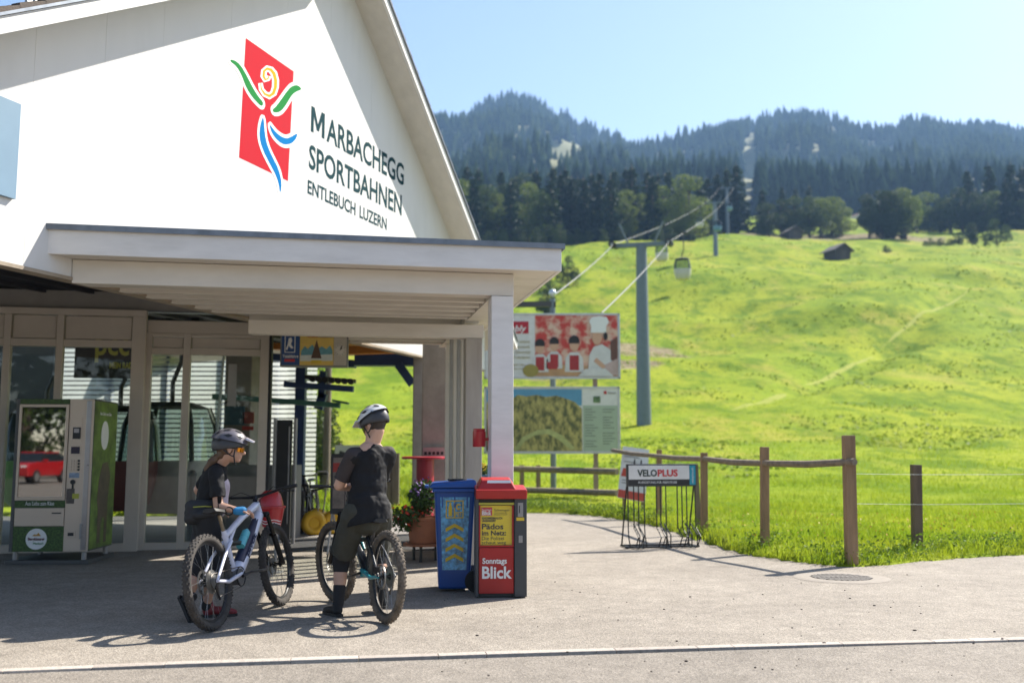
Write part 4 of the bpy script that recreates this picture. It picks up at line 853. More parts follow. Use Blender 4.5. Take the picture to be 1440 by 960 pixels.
# leaning white sign on the fence
LG = thing('leaning_sign', 'tilted white sign with red foot strip hung on the fence', 'sign', (0,0,0))
Yl = 21.0; A_, B_, C_, D_ = D(868, 699, Yl-.25), D(907, 706, Yl-.35), D(913, 632, Yl-.1), D(876, 627, Yl)
def quad_board(P4, th, m_, nm, par): 
    nrm = (P4[1]-P4[0]).cross(P4[3]-P4[0]).normalized()*th; mb = MB(); mb.add(list(P4)+[p-nrm for p in P4], [(0,1,2,3),(7,6,5,4),(0,4,5,1),(1,5,6,2),(2,6,7,3),(3,7,4,0)]); return mb.build(nm, m_, par)
quad_board((A_,B_,C_,D_), .02, M('sign_board_white', (.70,.70,.69), .5), 'board', LG)
nf = (B_-A_).cross(D_-A_).normalized()*.006
lerp = lambda u, v: A_*(1-u)*(1-v)+B_*u*(1-v)+C_*u*v+D_*(1-u)*v+nf
quad_board((lerp(.01,.01), lerp(.99,.01), lerp(.99,.16), lerp(.01,.16)), .004, M('strip_red', (.55,.08,.04), .5), 'red_strip', LG)
quad_board((lerp(.05,.42), lerp(.28,.42), lerp(.32,.58), lerp(.10,.58)), .004, MATS['strip_red'], 'red_word', LG)
for v in (.86, .80, .70, .34, .29): quad_board((lerp(.1,v), lerp(.5+.3*random.random(),v), lerp(.6,v+.02), lerp(.1,v+.02)), .004, M('print_grey', (.25,.25,.25), .6), 'text_line', LG)
for u in (.45, .7): quad_board((lerp(u,.62), lerp(u+.10,.62), lerp(u+.06,.78), lerp(u+.02,.78)), .004, blk, 'print_figure', LG)
for u in (.15, .85): MB().bar(lerp(u,.5)+Vector((0,.06,0)), Vector((lerp(u,.5).x, Yl+.05, -.1)), .05, .05).build('stake', woodd, LG)
# ---- billboards
BY = 27.2
def board(px0, py0, px1, py1, Y, name, label):
    a, b = D(px0, py1, Y), D(px1, py0, Y); t = thing(name, label, 'billboard', (a.x, Y, 0), 0); W_, z0, z1 = b.x-a.x, a.z, b.z
    fr_ = M('frame_silver', (.55,.55,.54), .4, .5)
    MB().box(0, W_, .0, .06, z0, z1).build('backing', M('board_white', (.72,.70,.68), .5), t)
    for (x0,x1,q0,q1) in ((-.03,W_+.03,z1,z1+.05),(-.03,W_+.03,z0-.05,z0),(-.05,0,z0-.05,z1+.05),(W_,W_+.05,z0-.05,z1+.05)): MB().box(x0, x1, -.02, .07, q0, q1).build('frame', fr_, t)
    return t, W_, z0, z1
B1, W1, za, zb1 = board(683, 443, 869, 530, BY, 'billboard', 'upper billboard showing a baker with children in red aprons')
def b1(px, py): return ((px-683)/186*W1, za+(530-py)/87*(zb1-za))
def poly_on(t, pts, m_, nm, lay, f_): return MB().prism([f_(*p) for p in pts], -.006-.004*lay, -.003-.004*lay).build(nm, m_, t)
def circ(cx, cy, rx, ry, n=16): return [(cx+rx*math.cos(a), cy+ry*math.sin(a)) for a in np.linspace(0, 2*math.pi, n, endpoint=False)]
pr_bg = M('print_red_swirl', (.60,.20,.13), .5, var=.0)
n_ = pr_bg.node_tree; rp_ = [x for x in n_.nodes if x.type == 'VALTORGB'][0]; rp_.color_ramp.elements[0].color = (.55,.05,.035,1); rp_.color_ramp.elements[1].color = (.72,.50,.38,1); rp_.color_ramp.elements[0].position = .44; rp_.color_ramp.elements[1].position = .56
[x for x in n_.nodes if x.type == 'TEX_NOISE'][0].inputs['Scale'].default_value = 2.2
skinp = M('print_skin', (.62,.36,.24), .5, var=.05); hairp = M('print_hair', (.02,.015,.012), .5); apr = M('print_apron', (.40,.03,.03), .5, var=.2, scale=3); shp = M('print_shirt', (.66,.64,.63), .5, var=.1, scale=4); tblp = M('print_table', (.50,.28,.14), .5, var=.2, scale=3); goldp = M('print_gold2', (.34,.27,.06), .5)
poly_on(B1, [(752,443.5),(868,443.5),(868,529),(752,529)], pr_bg, 'printed_backdrop', 0, b1)
poly_on(B1, [(752,529),(868,529),(868,522),(840,515),(790,512),(752,516)], tblp, 'printed_table', 1, b1)
for (x, y, s) in ((759,485,1.0),(779,482,.95),(807,481,1.1)):
    poly_on(B1, [(x-12*s,y+38*s),(x-11*s,y+20*s),(x-5*s,y+13*s),(x+5*s,y+13*s),(x+11*s,y+20*s),(x+12*s,y+38*s)], shp, 'printed_shirt', 2, b1)
    poly_on(B1, [(x-6*s,y+36*s),(x-6*s,y+17*s),(x+6*s,y+17*s),(x+6*s,y+36*s)], apr, 'printed_apron', 3, b1)
    poly_on(B1, circ(x, y+4*s, 6*s, 8*s), skinp, 'printed_face', 4, b1); poly_on(B1, [p for p in circ(x, y-1*s, 7*s, 7.5*s) if p[1] < y+2.2*s], hairp, 'printed_hair', 5, b1)
poly_on(B1, [(826,525),(828,500),(834,488),(846,484),(858,492),(862,512),(860,528),(840,529)], shp, 'printed_shirt', 6, b1)
poly_on(B1, circ(839,475,7,10), skinp, 'printed_face', 7, b1); poly_on(B1, [(830,468),(831,458),(828,452),(832,446),(842,444.5),(853,446),(856,453),(852,459),(852,468)], wh, 'printed_chef_hat', 8, b1); poly_on(B1, circ(851,473,3,6,10), hairp, 'printed_hair', 8, b1)
poly_on(B1, [(838,503),(834,508),(848,520),(855,518)], skinp, 'printed_arm', 8, b1); poly_on(B1, [(858,480),(867.5,474),(867.5,512),(858,506)], M('print_brown_hair', (.14,.06,.04), .5), 'printed_hair', 7, b1); poly_on(B1, [(850,513),(867.5,504),(867.5,528),(850,526)], M('print_pink_knit', (.50,.36,.34), .5, var=.15, scale=4), 'printed_sleeve', 9, b1)
poly_on(B1, [(768,509),(785,509),(783,519),(770,519)], apr, 'printed_bowl', 4, b1); poly_on(B1, [(812,529),(822,519),(850,518),(862,529)], shp, 'printed_flour', 10, b1); poly_on(B1, circ(746,521,11,9), goldp, 'gold_medallion', 5, b1)
poly_on(B1, [(686,452),(743,452),(743,469),(686,469)], M('print_logo_red', (.45,.015,.03), .5), 'logo_patch', 1, b1)
def btext(t, f_, s, px, py, wpx, cap, m_, lay, sc, **k):
    x, z = f_(px, py); put_text('lettering', s, cap/.7, m_, t, (x, -.007-.004*lay, z), width=wpx*sc, depth=.004, **k)
btext(B1, b1, 'Kambly', 700, 466, 40, .17, wh, 1, W1/186, bold=.004, shear=.25)
for i, s in enumerate(('Die süsse', 'Erlebniswelt', 'im Emmental', 'in Trubschachen')): btext(B1, b1, s, 718, 482+i*7.4, 27, .075, goldp, 0, W1/186)
for i, s in enumerate(('Täglich offen', 'für die Familie')): btext(B1, b1, s, 718, 514+i*5.5, 20, .05, goldp, 0, W1/186)
B2, W2, zc, zd = board(683, 546, 869, 635, BY, 'billboard', 'lower billboard with painted panorama map and pale text column')
def b2(px, py): return ((px-683)/186*W2, zc+(635-py)/89*(zd-zc))
skyp = M('print_sky', (.12,.33,.52), .5, var=.15, scale=1.5)
poly_on(B2, [(684,547),(818,547),(818,570),(684,570)], skyp, 'printed_sky', 0, b2)
hillp = M('print_hills', (.16,.15,.04), .5, var=.0); n_ = hillp.node_tree; rp_ = [x for x in n_.nodes if x.type == 'VALTORGB'][0]; rp_.color_ramp.elements[0].color = (.10,.105,.035,1); rp_.color_ramp.elements[1].color = (.52,.43,.14,1); rp_.color_ramp.elements[0].position = .40; rp_.color_ramp.elements[1].position = .60; [x for x in n_.nodes if x.type == 'TEX_NOISE'][0].inputs['Scale'].default_value = 4.5
mp_ = [x for x in n_.nodes if x.type == 'MAPPING'][0]; mp_.inputs['Scale'].default_value = (1.6, 1, .8)
poly_on(B2, [(684,634),(818,634),(818,575),(808,565),(795,560),(782,556),(768,558),(755,555),(740,557),(728,555),(718,562),(705,558),(684,566)], hillp, 'printed_hills', 1, b2)
poly_on(B2, [(722,632),(735,614),(755,605),(772,603),(790,612),(808,630),(802,632),(785,618),(770,610),(752,612),(738,620),(728,633)], M('print_valley', (.46,.46,.18), .5, var=.3, scale=4), 'printed_valley', 2, b2)
poly_on(B2, [(684,634),(722,634),(718,615),(684,600)], M('print_forest', (.07,.085,.03), .5, var=.5, scale=5), 'printed_forest', 3, b2)
poly_on(B2, [(819.5,570),(868,570),(868,634),(819.5,634)], M('print_sage', (.40,.47,.36), .5, var=.04), 'text_column', 0, b2)
poly_on(B2, [(834,557),(844,557),(844,566),(834,566)], M('print_tile', (.12,.20,.08), .5, var=.8, scale=9), 'printed_tile', 1, b2); poly_on(B2, [(849,549.5),(853,549.5),(853,554),(849,554)], M('print_red2', (.5,.03,.03), .5), 'printed_emblem', 1, b2)
btext(B2, b2, 'Marbach', 855, 553.5, 11, .05, blk, 0, W2/186)
gt = M('print_greytext', (.18,.20,.17), .6)
for c, x in enumerate((822, 847)):
    for i in range(15):
        if (i*7+c*3) % 6 == 5: continue
        y = 575+i*3.7; poly_on(B2, [(x,y),(x+10+((i*5+c*7) % 9),y),(x+10+((i*5+c*7) % 9),y+1.1),(x,y+1.1)], gt, 'text_line', 1, b2)
SP_ = thing('billboard_stand', 'grey steel posts holding both billboards', 'stand', (0,0,0))
for px in (700, 838): 
    x = D(px, 640, BY+.1).x; MB().box(x-.06, x+.06, BY+.08, BY+.2, -.1, zb1+.02).build('post', M('stand_post', (.30,.22,.18), .7), SP_)
# ---- manhole cover
mg = G(1183, 812); 
MH = thing('manhole_cover', 'round drain grate with concrete ring in the pale asphalt', 'drain grate', (mg.x, mg.y, 0), .2)
MB().lathe([(.315,.002),(.315,.008),(.47,.007),(.50,.002)], 40, cap=False).build('concrete_ring', M('ring_concrete', (.265,.23,.19), .85, var=.15, scale=12), MH, smooth=True)
MB().lathe([(.0,.003),(.315,.003)], 32, cap=False).build('shaft', M('shaft_dark', (.03,.028,.026), .9), MH)
for k in range(11):
    x = -.27+k*.054; h = math.sqrt(max(.0, .31**2-x*x)); MB().box(x-.017, x+.017, -h, h, .004, .011).build('grate_bar', M('cast_iron', (.17,.155,.14), .65, .5, var=.2, scale=20), MH)
MB().box(-.31, .31, -.02, .02, .0115, .014).build('cross_bar', MATS['cast_iron'], MH)
# ================================================================== TERRACE BEHIND THE STATION OPENING
# red bar table
TB = thing('bar_table', 'round red bar table beside the concrete pillar', 'table', (D(600,645,15.0).x, 14.75, 0)); rt = M('table_red', (.45,.02,.04), .35, var=.05)
MB().lathe([(.33,1.245),(.345,1.25),(.345,1.275),(.33,1.285)], 32).build('tabletop', rt, TB, smooth=True); MB().lathe([(.13,.3),(.13,1.243)], 20).build('column', M('table_red_dark', (.30,.012,.025), .4), TB, smooth=True); MB().lathe([(.24,.0),(.24,.02),(.14,.3)], 24).build('foot', rt, TB, smooth=True)
# flower pot
pp = G(594, 742); PT = thing('flower_pot', 'terracotta pot with red and violet flowers beside the blue bin', 'flower pot', (D(596,720,12.6).x, 12.6, 0))
ter = M('terracotta', (.30,.115,.055), .8, var=.15, scale=8, bump=.2)
MB().lathe([(.17,.22),(.175,.23),(.205,.50),(.22,.505),(.22,.54),(.19,.54),(.185,.5)], 28).build('pot', ter, PT, smooth=True); MB().lathe([(.20,.185),(.25,.19),(.255,.215),(.17,.219)], 28).build('saucer', ter, PT, smooth=True)
for a in (0.4, 2.5, 4.6): MB().cyl((.16*math.cos(a),.16*math.sin(a),0),(.16*math.cos(a),.16*math.sin(a),.184), .018, n=8).build('stand_leg', MATS['rack_black'], PT)
def leaf_cloud(n, cen, rad, size, zmin=None, seed=1, droop=0.0):
    r = np.random.default_rng(seed); P_ = r.normal(size=(n,3)); P_ /= np.linalg.norm(P_, axis=1)[:,None]; P_ *= (r.random((n,1))**.45); P_ = P_*np.array(rad)+np.array(cen)
    d1 = r.normal(size=(n,3)); d1 /= np.linalg.norm(d1, axis=1)[:,None]; d2 = np.cross(d1, r.normal(size=(n,3))); d2 /= np.linalg.norm(d2, axis=1)[:,None]
    s = size*(.6+.8*r.random((n,1))); a = P_-d1*s; b = P_+d2*s*.45; c = P_+d1*s; d = P_-d2*s*.45
    V = np.stack([a,b,c,d],1).reshape(-1,3); F = np.arange(4*n).reshape(-1,4); return V, F
leafm = M('plant_leaf', (.06,.115,.025), .6, var=.4, scale=15, trans=.35)
V1, F1 = leaf_cloud(900, (0,0,.78), (.20,.20,.22), .035, seed=3); V2, F2_ = leaf_cloud(500, (-.22,-.12,.52), (.24,.2,.16), .035, seed=4)
tag(npmesh('foliage', np.concatenate([V1,V2]), np.concatenate([F1, F2_+len(V1)]), leafm, PT), kind='stuff')
def blossoms(cen, rad, n, m_, sz, seed):
    V, F = leaf_cloud(n, cen, rad, sz, seed=seed); tag(npmesh('blossoms', V, F, m_, PT), kind='stuff')
blossoms((0,-.05,.88), (.2,.2,.16), 90, M('petal_violet', (.28,.16,.45), .6), .022, 5); blossoms((-.2,-.16,.54), (.26,.18,.18), 70, M('petal_red', (.65,.06,.03), .6), .03, 6)
MB().tube([(0,0,.5),(.02,0,.75),(0,.02,.95)], .012, 6).build('stem', M('stem_green', (.07,.09,.03), .7), PT)
# second small planter with yellow flowers by the screen
P2 = thing('planter_box', 'small blue planter with yellow flowers behind the post', 'planter', (D(681,650,13.2).x, 13.2, 0)); MB().box(-.1,.1,-.1,.1,.0,1.05).build('box', M('planter_blue', (.05,.12,.2), .5), P2, bevel=.01)
V, F = leaf_cloud(160, (0,0,1.1), (.1,.1,.08), .03, seed=8); tag(npmesh('foliage', V, F, leafm, P2), kind='stuff'); V, F = leaf_cloud(40, (0,-.05,1.14), (.1,.08,.06), .025, seed=9); tag(npmesh('blossoms', V, F, M('petal_yellow', (.75,.55,.04), .6), P2), kind='stuff')
# display board behind the man
DB = thing('display_board', 'black framed display board on a stand behind the man', 'display board', (D(487,690,13.4).x, 13.4, 0), math.radians(-12)); 
MB().box(-.23,.23,0,.05,.52,1.32).build('board', M('board_black', (.03,.028,.03), .45), DB, bevel=.01); MB().box(-.19,.19,-.006,-.001,.60,1.27).build('poster', M('board_poster', (.22,.18,.16), .5, var=.6, scale=4), DB); MB().box(-.19,.19,-.009,-.0065,1.08,1.20).build('poster_band', M('poster_band_red', (.4,.05,.04), .5), DB)
for x in (-.2,.2): MB().tube([(x,.05,.55),(x,.25,0)], .015, 8).build('leg', MATS['galvanised'], DB); MB().tube([(x,.02,.55),(x,-.12,0)], .015, 8).build('leg', MATS['galvanised'], DB)
# yellow wheeled hill carts (trolleys) and parked bicycle
HC = thing('trolley', 'yellow wheeled downhill trolley with tall handle bar', 'trolley', (D(452,680,16.8).x, 16.8, 0), .4); yc = M('yellow_plastic', (.70,.42,.02), .45, var=.06)
for x, y in ((-.16,-.2),(.2,-.12),(.02,.35)): 
    MB().torus((x,y,.2), .14, .07, 22, 10).build('wheel', yc, HC, smooth=True); MB().cyl((x,y-.05,.2),(x,y+.05,.2), .085, n=14).build('hub', yc, HC)
MB().tube([(-.16,-.2,.2),(.2,-.12,.2)], .02, 8).build('axle', MATS['galvanised'], HC); MB().tube([(0,-.15,.2),(.02,.35,.25)], .025, 8).build('deck_bar', MATS['galvanised'], HC); MB().tube([(.02,.3,.3),(-.05,.2,1.0),(-.02,.2,1.03),(.12,.2,1.03),(.15,.2,1.0),(.1,.3,.3)], .013, 8).build('handle_bar', MATS['galvanised'], HC)
MB().cyl((-.35,.1,0),(-.35,.1,1.05), .028, n=10).build('marker_post', yc, HC)
# far small fence and sign in the meadow behind
SF = thing('meadow_sign', 'pale long sign board on posts behind the station', 'sign', (D(500,630,24.5).x, 24.5, 0)); MB().box(-.5,.55,0,.03,1.15,1.55).build('board', M('pale_board', (.38,.37,.32), .6, var=.1), SF)
MB().prism([(-.45,1.2),(-.38,1.42),(-.2,1.35),(-.05,1.46),(.12,1.38),(.2,1.22),(.05,1.26),(-.1,1.18),(-.25,1.24)], -.005, -.001).build('printed_shape', blk, SF); MB().prism([(.26,1.25),(.34,1.45),(.5,1.4),(.44,1.24)], -.005, -.001).build('printed_shape', blk, SF)
for x in (-.4,.45): MB().box(x-.03,x+.03,.03,.09,-.2,1.6).build('post', woodd, SF)
WP2 = tag(MB().cyl((0,0,-.3),(0,0,3.9), .11, .09, 12).build('wooden_pole', woodd, None, smooth=True), 'tall wooden pole in the meadow behind the blue beams', 'pole'); WP2.location = (D(461,560,27).x, 27, 0)
for i, (px, yb_, yt_) in enumerate(((546, 690, 618), (556, 690, 622))):
    o = tag(MB().box(-.09,.09,-.05,.05,-.1,1.35).build('garden_post', woodd, None), ('left' if i == 0 else 'right')+' of two grey posts beyond the man\'s shoulder', 'post', 'grey posts'); o.location = (D(px, 650, 22.5).x, 22.5, 0)
# ================================================================== CABLE CAR LINE
pyl = M('pylon_steel', (.13,.165,.18), .5, .35, var=.1, scale=3)
def tz(x, y): return float(terrain_z(np.array([x]), np.array([y]))[0])
def pylon(x, y, h, w, label, full=True):
    t = thing('lift_pylon', label, 'pylon', (x, y, tz(x, y)-.3), math.atan2(-.245, 1)); 
    MB().tube([(0,0,0),(0,0,h)], [w*.58, w*.42], 14).build('shaft', pyl, t, smooth=True)
    MB().bar((-1.9,0,h+.1),(1.9,0,h+.1), .22, .28).build('cross_arm', pyl, t)
    for s in (-1,1):
        MB().bar((s*1.7,-1.3,h-.05),(s*1.7,1.3,h+.35), .10, .16).build('sheave_beam', pyl, t)
        for k in range(6):
            yy = -1.15+k*.46; MB().torus((s*1.7, yy, h+.02+.15*k/2.5-.02), .15, .04, 14, 6, axis='y').build('sheave', M('sheave_black', (.03,.03,.03), .6), t)
        MB().bar((s*.8,0,h+.2),(s*1.35,0,h+1.5), .10, .10).build('lift_arm', pyl, t)
    MB().bar((-.25,.25,.3),(-.25,.25,h), .03, .03).build('ladder_rail', MATS['galvanised'], t); MB().bar((.05,.3,.3),(.05,.3,h), .03, .03).build('ladder_rail', MATS['galvanised'], t)
    return t
P1 = Vector((7.93, 60, 0)); P1h = 1.3+.212*60
pylon(P1.x, P1.y, P1h-tz(P1.x,P1.y)+.3, 0.78, 'tall grey lift pylon behind the billboards')
lp = [(38.5,185,10.5,'second lift pylon on the meadow crest, right of the gondolas'),(53,240,12.0,'third lift pylon in front of the forest edge'),(77,330,14,'farthest lift pylon where the cable enters the forest')]
ends = [(P1.x, P1.y, P1h)]
for x, y, h, lb in lp: pylon(x, y, h, .8, lb); ends.append((x, y, tz(x,y)-.3+h))
cabm = M('rope_steel', (.20,.20,.19), .6, .2)
rope_pts = {}
for s, st_ in ((-1, D(776, 417, 29.8)), (1, D(846, 440, 27.6))):
    pts = [st_]
    for (x, y, z) in ends: pts.append(Vector((x+s*1.66, y-s*.4, z+.22)))
    full = []
    for a, b in zip(pts, pts[1:]):
        L_ = (b-a).length
        for k in range(14): t = k/14; full.append(a.lerp(b, t)+Vector((0,0,-.0035*L_*4*t*(1-t))))
    full.append(pts[-1]); rope_pts[s] = full
    o = MB().tube(full, .020, 6).build('haul_rope', cabm, None, smooth=True); tag(o, ('left' if s < 0 else 'right')+' haul rope of the cable car running uphill over the pylons', 'cable', 'cable car ropes')
def on_rope(s, Y):
    pp_ = rope_pts[s]
    for a, b in zip(pp_, pp_[1:]):
        if a.y <= Y <= b.y: return a.lerp(b, (Y-a.y)/(b.y-a.y))
def hang(s, Y, sc, lab, low, name='gondola_cabin'):
    p = on_rope(s, Y); return cabin(name, (p.x-.12*sc, p.y, p.z-3.45*sc), math.radians(-14), lab, sc, low, 'gondolas on the cable', 3.40)
hang(1, 72, 1.0, 'nearer of two gondolas hanging above the bright meadow', cab_w); hang(-1, 94, 1.0, 'farther gondola hanging left of the nearer one', cab_w)
hang(1, 150, 1.05, 'small blue gondola near the second pylon', M('cabin_blue', (.10,.22,.34), .4)); hang(-1, 165, 1.05, 'pale distant gondola on the left rope before the forest', cab_w); hang(1, 215, 1.1, 'tiny gondola on the rope between the far pylons', M('cabin_blue2', (.14,.25,.36), .4))
# small guide mast near the station end of the rope
GM = thing('guide_mast', 'short mast carrying the rope end beside the canopy', 'mast', (D(777,430,30.0).x, 30.0, 0)); MB().cyl((0,0,0),(0,0,D(777,420,30).z), .09, n=10).build('shaft', pyl, GM); MB().ell((0,0,D(777,412,30).z), .12).build('head', M('mast_head', (.5,.55,.6), .35, .5), GM, smooth=True); MB().box(-1.2,.1,-.08,.08,D(777,428,30).z-.08,D(777,428,30).z+.08).build('arm', M('arm_dark', (.05,.05,.05), .6), GM)
# ================================================================== BARNS
def barn(px, py, Y, w, h, d, rz, lab):
    x = D(px, py, Y).x; t = thing('barn', lab, 'barn', (x, Y, tz(x, Y)-.1), rz); bw_ = M('barn_wood', (.055,.045,.038), .9, var=.3, scale=3)
    MB().prism([(-w/2,0),(w/2,0),(w/2,h),(0,h+w*.30),(-w/2,h)], 0, d).build('walls', bw_, t)
    for s in (-1, 1): MB().bar((s*(w/2+.35), -.4, h-.25), (s*(w/2+.35), d+.4, h-.25), .01, .01).build('eave_board', bw_, t); MB().add([(0,-.5,h+w*.30+.15),(0,d+.5,h+w*.30+.15),(s*(w/2+.6),d+.5,h-.25),(s*(w/2+.6),-.5,h-.25),(0,-.5,h+w*.30+.30),(0,d+.5,h+w*.30+.30),(s*(w/2+.6),d+.5,h-.10),(s*(w/2+.6),-.5,h-.10)], [(0,1,2,3),(4,7,6,5),(0,3,7,4),(1,5,6,2),(2,6,7,3)]).build('roof', M('barn_roof', (.10,.085,.075), .8, var=.25, scale=3), t)
    MB().box(-.6,.6,-.04,-.005,0,1.9).build('door', M('barn_door', (.075,.06,.048), .9), t)
    return t
barn(1186, 360, 182, 3.3, 2.0, 3.6, .35, 'dark wooden hay barn standing alone on the meadow crest'); barn(1119, 340, 222, 3.2, 1.9, 3.6, .2, 'smaller dark barn below the tree clump left of the other barn')
far_ = D(1210,295,330); HS_ = 0; HS = thing('farmhouse', 'tiny pale farmhouse between the trees on the plateau', 'house', (far_.x, 330, tz(far_.x,330)), .4); MB().prism([(-3,0),(3,0),(3,4),(0,6),(-3,4)], 0, 7).build('walls', M('house_white', (.6,.56,.52), .8), HS)
for s in (-1,1): MB().add([(0,-.5,6.2),(0,7.5,6.2),(s*3.6,7.5,3.8),(s*3.6,-.5,3.8)], [(0,1,2,3)]).build('roof', M('house_roof', (.20,.09,.07), .8), HS)
HS.scale = (.45,.45,.45)
# ================================================================== BICYCLES
tyre_m = M('tyre_dusty', (.055,.048,.042), .9, var=.4, scale=14, dirt=.0); rim_m = M('rim_black', (.02,.02,.021), .4, .3); spoke_m = M('spoke_grey', (.22,.22,.22), .35, .8); blk_al = M('anodised_black', (.022,.022,.024), .4, .5); steel_m = M('cassette_steel', (.30,.29,.27), .4, .9); dusty = M('tyre_dust_side', (.25,.21,.165), .95, var=.35, scale=16)
tyre_mud = M('tyre_muddy', (.12,.098,.075), .95, var=.5, scale=12)
def wheel_parts(parent, Mx, R=.36, tw=.031, rear=False, tm=None):
    tm = tm or tyre_m; Rc = R-tw-.004
    rim = MB(); rim.torus((0,0,0), Rc-.030, .011, 48, 8); rim.torus((0,0,0), Rc-.040, .008, 48, 6); rim.xf(Mx); ro = rim.build('wheel', rim_m, parent, smooth=True, auto=False)
    t = MB(); t.torus((0,0,0), Rc, tw, 64, 12)
    for k in range(72):
        a = 2*math.pi*k/72; ca, sa = math.cos(a), math.sin(a)
        rows = ((-.012,.0),(.012,.0),(-.027,-.30),(.027,.30)) if k % 2 else ((0,.0),(-.022,-.22),(.022,.22))
        for (yo, tl) in rows:
            rr = Rc + math.sqrt(max(0, tw*tw-yo*yo)) - .001; c = Vector((rr*ca, yo, rr*sa)); rad = Vector((ca*math.cos(tl), math.sin(tl), sa*math.cos(tl))); tg = Vector((-sa, 0, ca)); sd = rad.cross(tg)
            vv = []
            for h, sc in ((-.002, 1.0), (.0055, .8)):
                for p, s in ((-1,-1),(1,-1),(1,1),(-1,1)): vv.append(c + rad*h + tg*(p*.0075*sc) + sd*(s*.0060*sc))
            t.add(vv, [(0,1,2,3),(7,6,5,4),(0,4,5,1),(1,5,6,2),(2,6,7,3),(3,7,4,0)])
    t.xf(Mx); t.build('tyre', tm, ro, smooth=True)
    sp = MB()
    for k in range(28):
        a = 2*math.pi*k/28; hb = a + (.9 if k % 4 < 2 else -.9); s = -1 if k % 2 else 1
        sp.tube([(.028*math.cos(hb), s*.028, .028*math.sin(hb)), ((Rc-.035)*math.cos(a), s*.004, (Rc-.035)*math.sin(a))], .0013, 4, cap=False)
    sp.xf(Mx); sp.build('spokes', spoke_m, ro)
    hb = MB(); hb.cyl((0,-.06,0),(0,.06,0), .014); hb.cyl((0,-.034,0),(0,-.024,0), .030); hb.cyl((0,.024,0),(0,.034,0), .030); hb.xf(Mx); hb.build('hub', blk_al, ro, smooth=True)
    rt_ = MB(); 
    for k in range(3): rt_.torus((0,.042,0), .092-.008*k, .0028, 32, 5)
    for k in range(6): rt_.tube([(0,.042,0), (.085*math.cos(k*math.pi/3+.3),.042,.085*math.sin(k*math.pi/3+.3))], .004, 5)
    rt_.xf(Mx); rt_.build('brake_disc', steel_m, ro)
    if rear:
        cs = MB()
        for i in range(9): cs.cyl((0,-.026-.0038*i,0),(0,-.0280-.0038*i,0), .090-.0076*i, n=30)
        cs.xf(Mx); cs.build('cassette', steel_m, ro)
    return ro
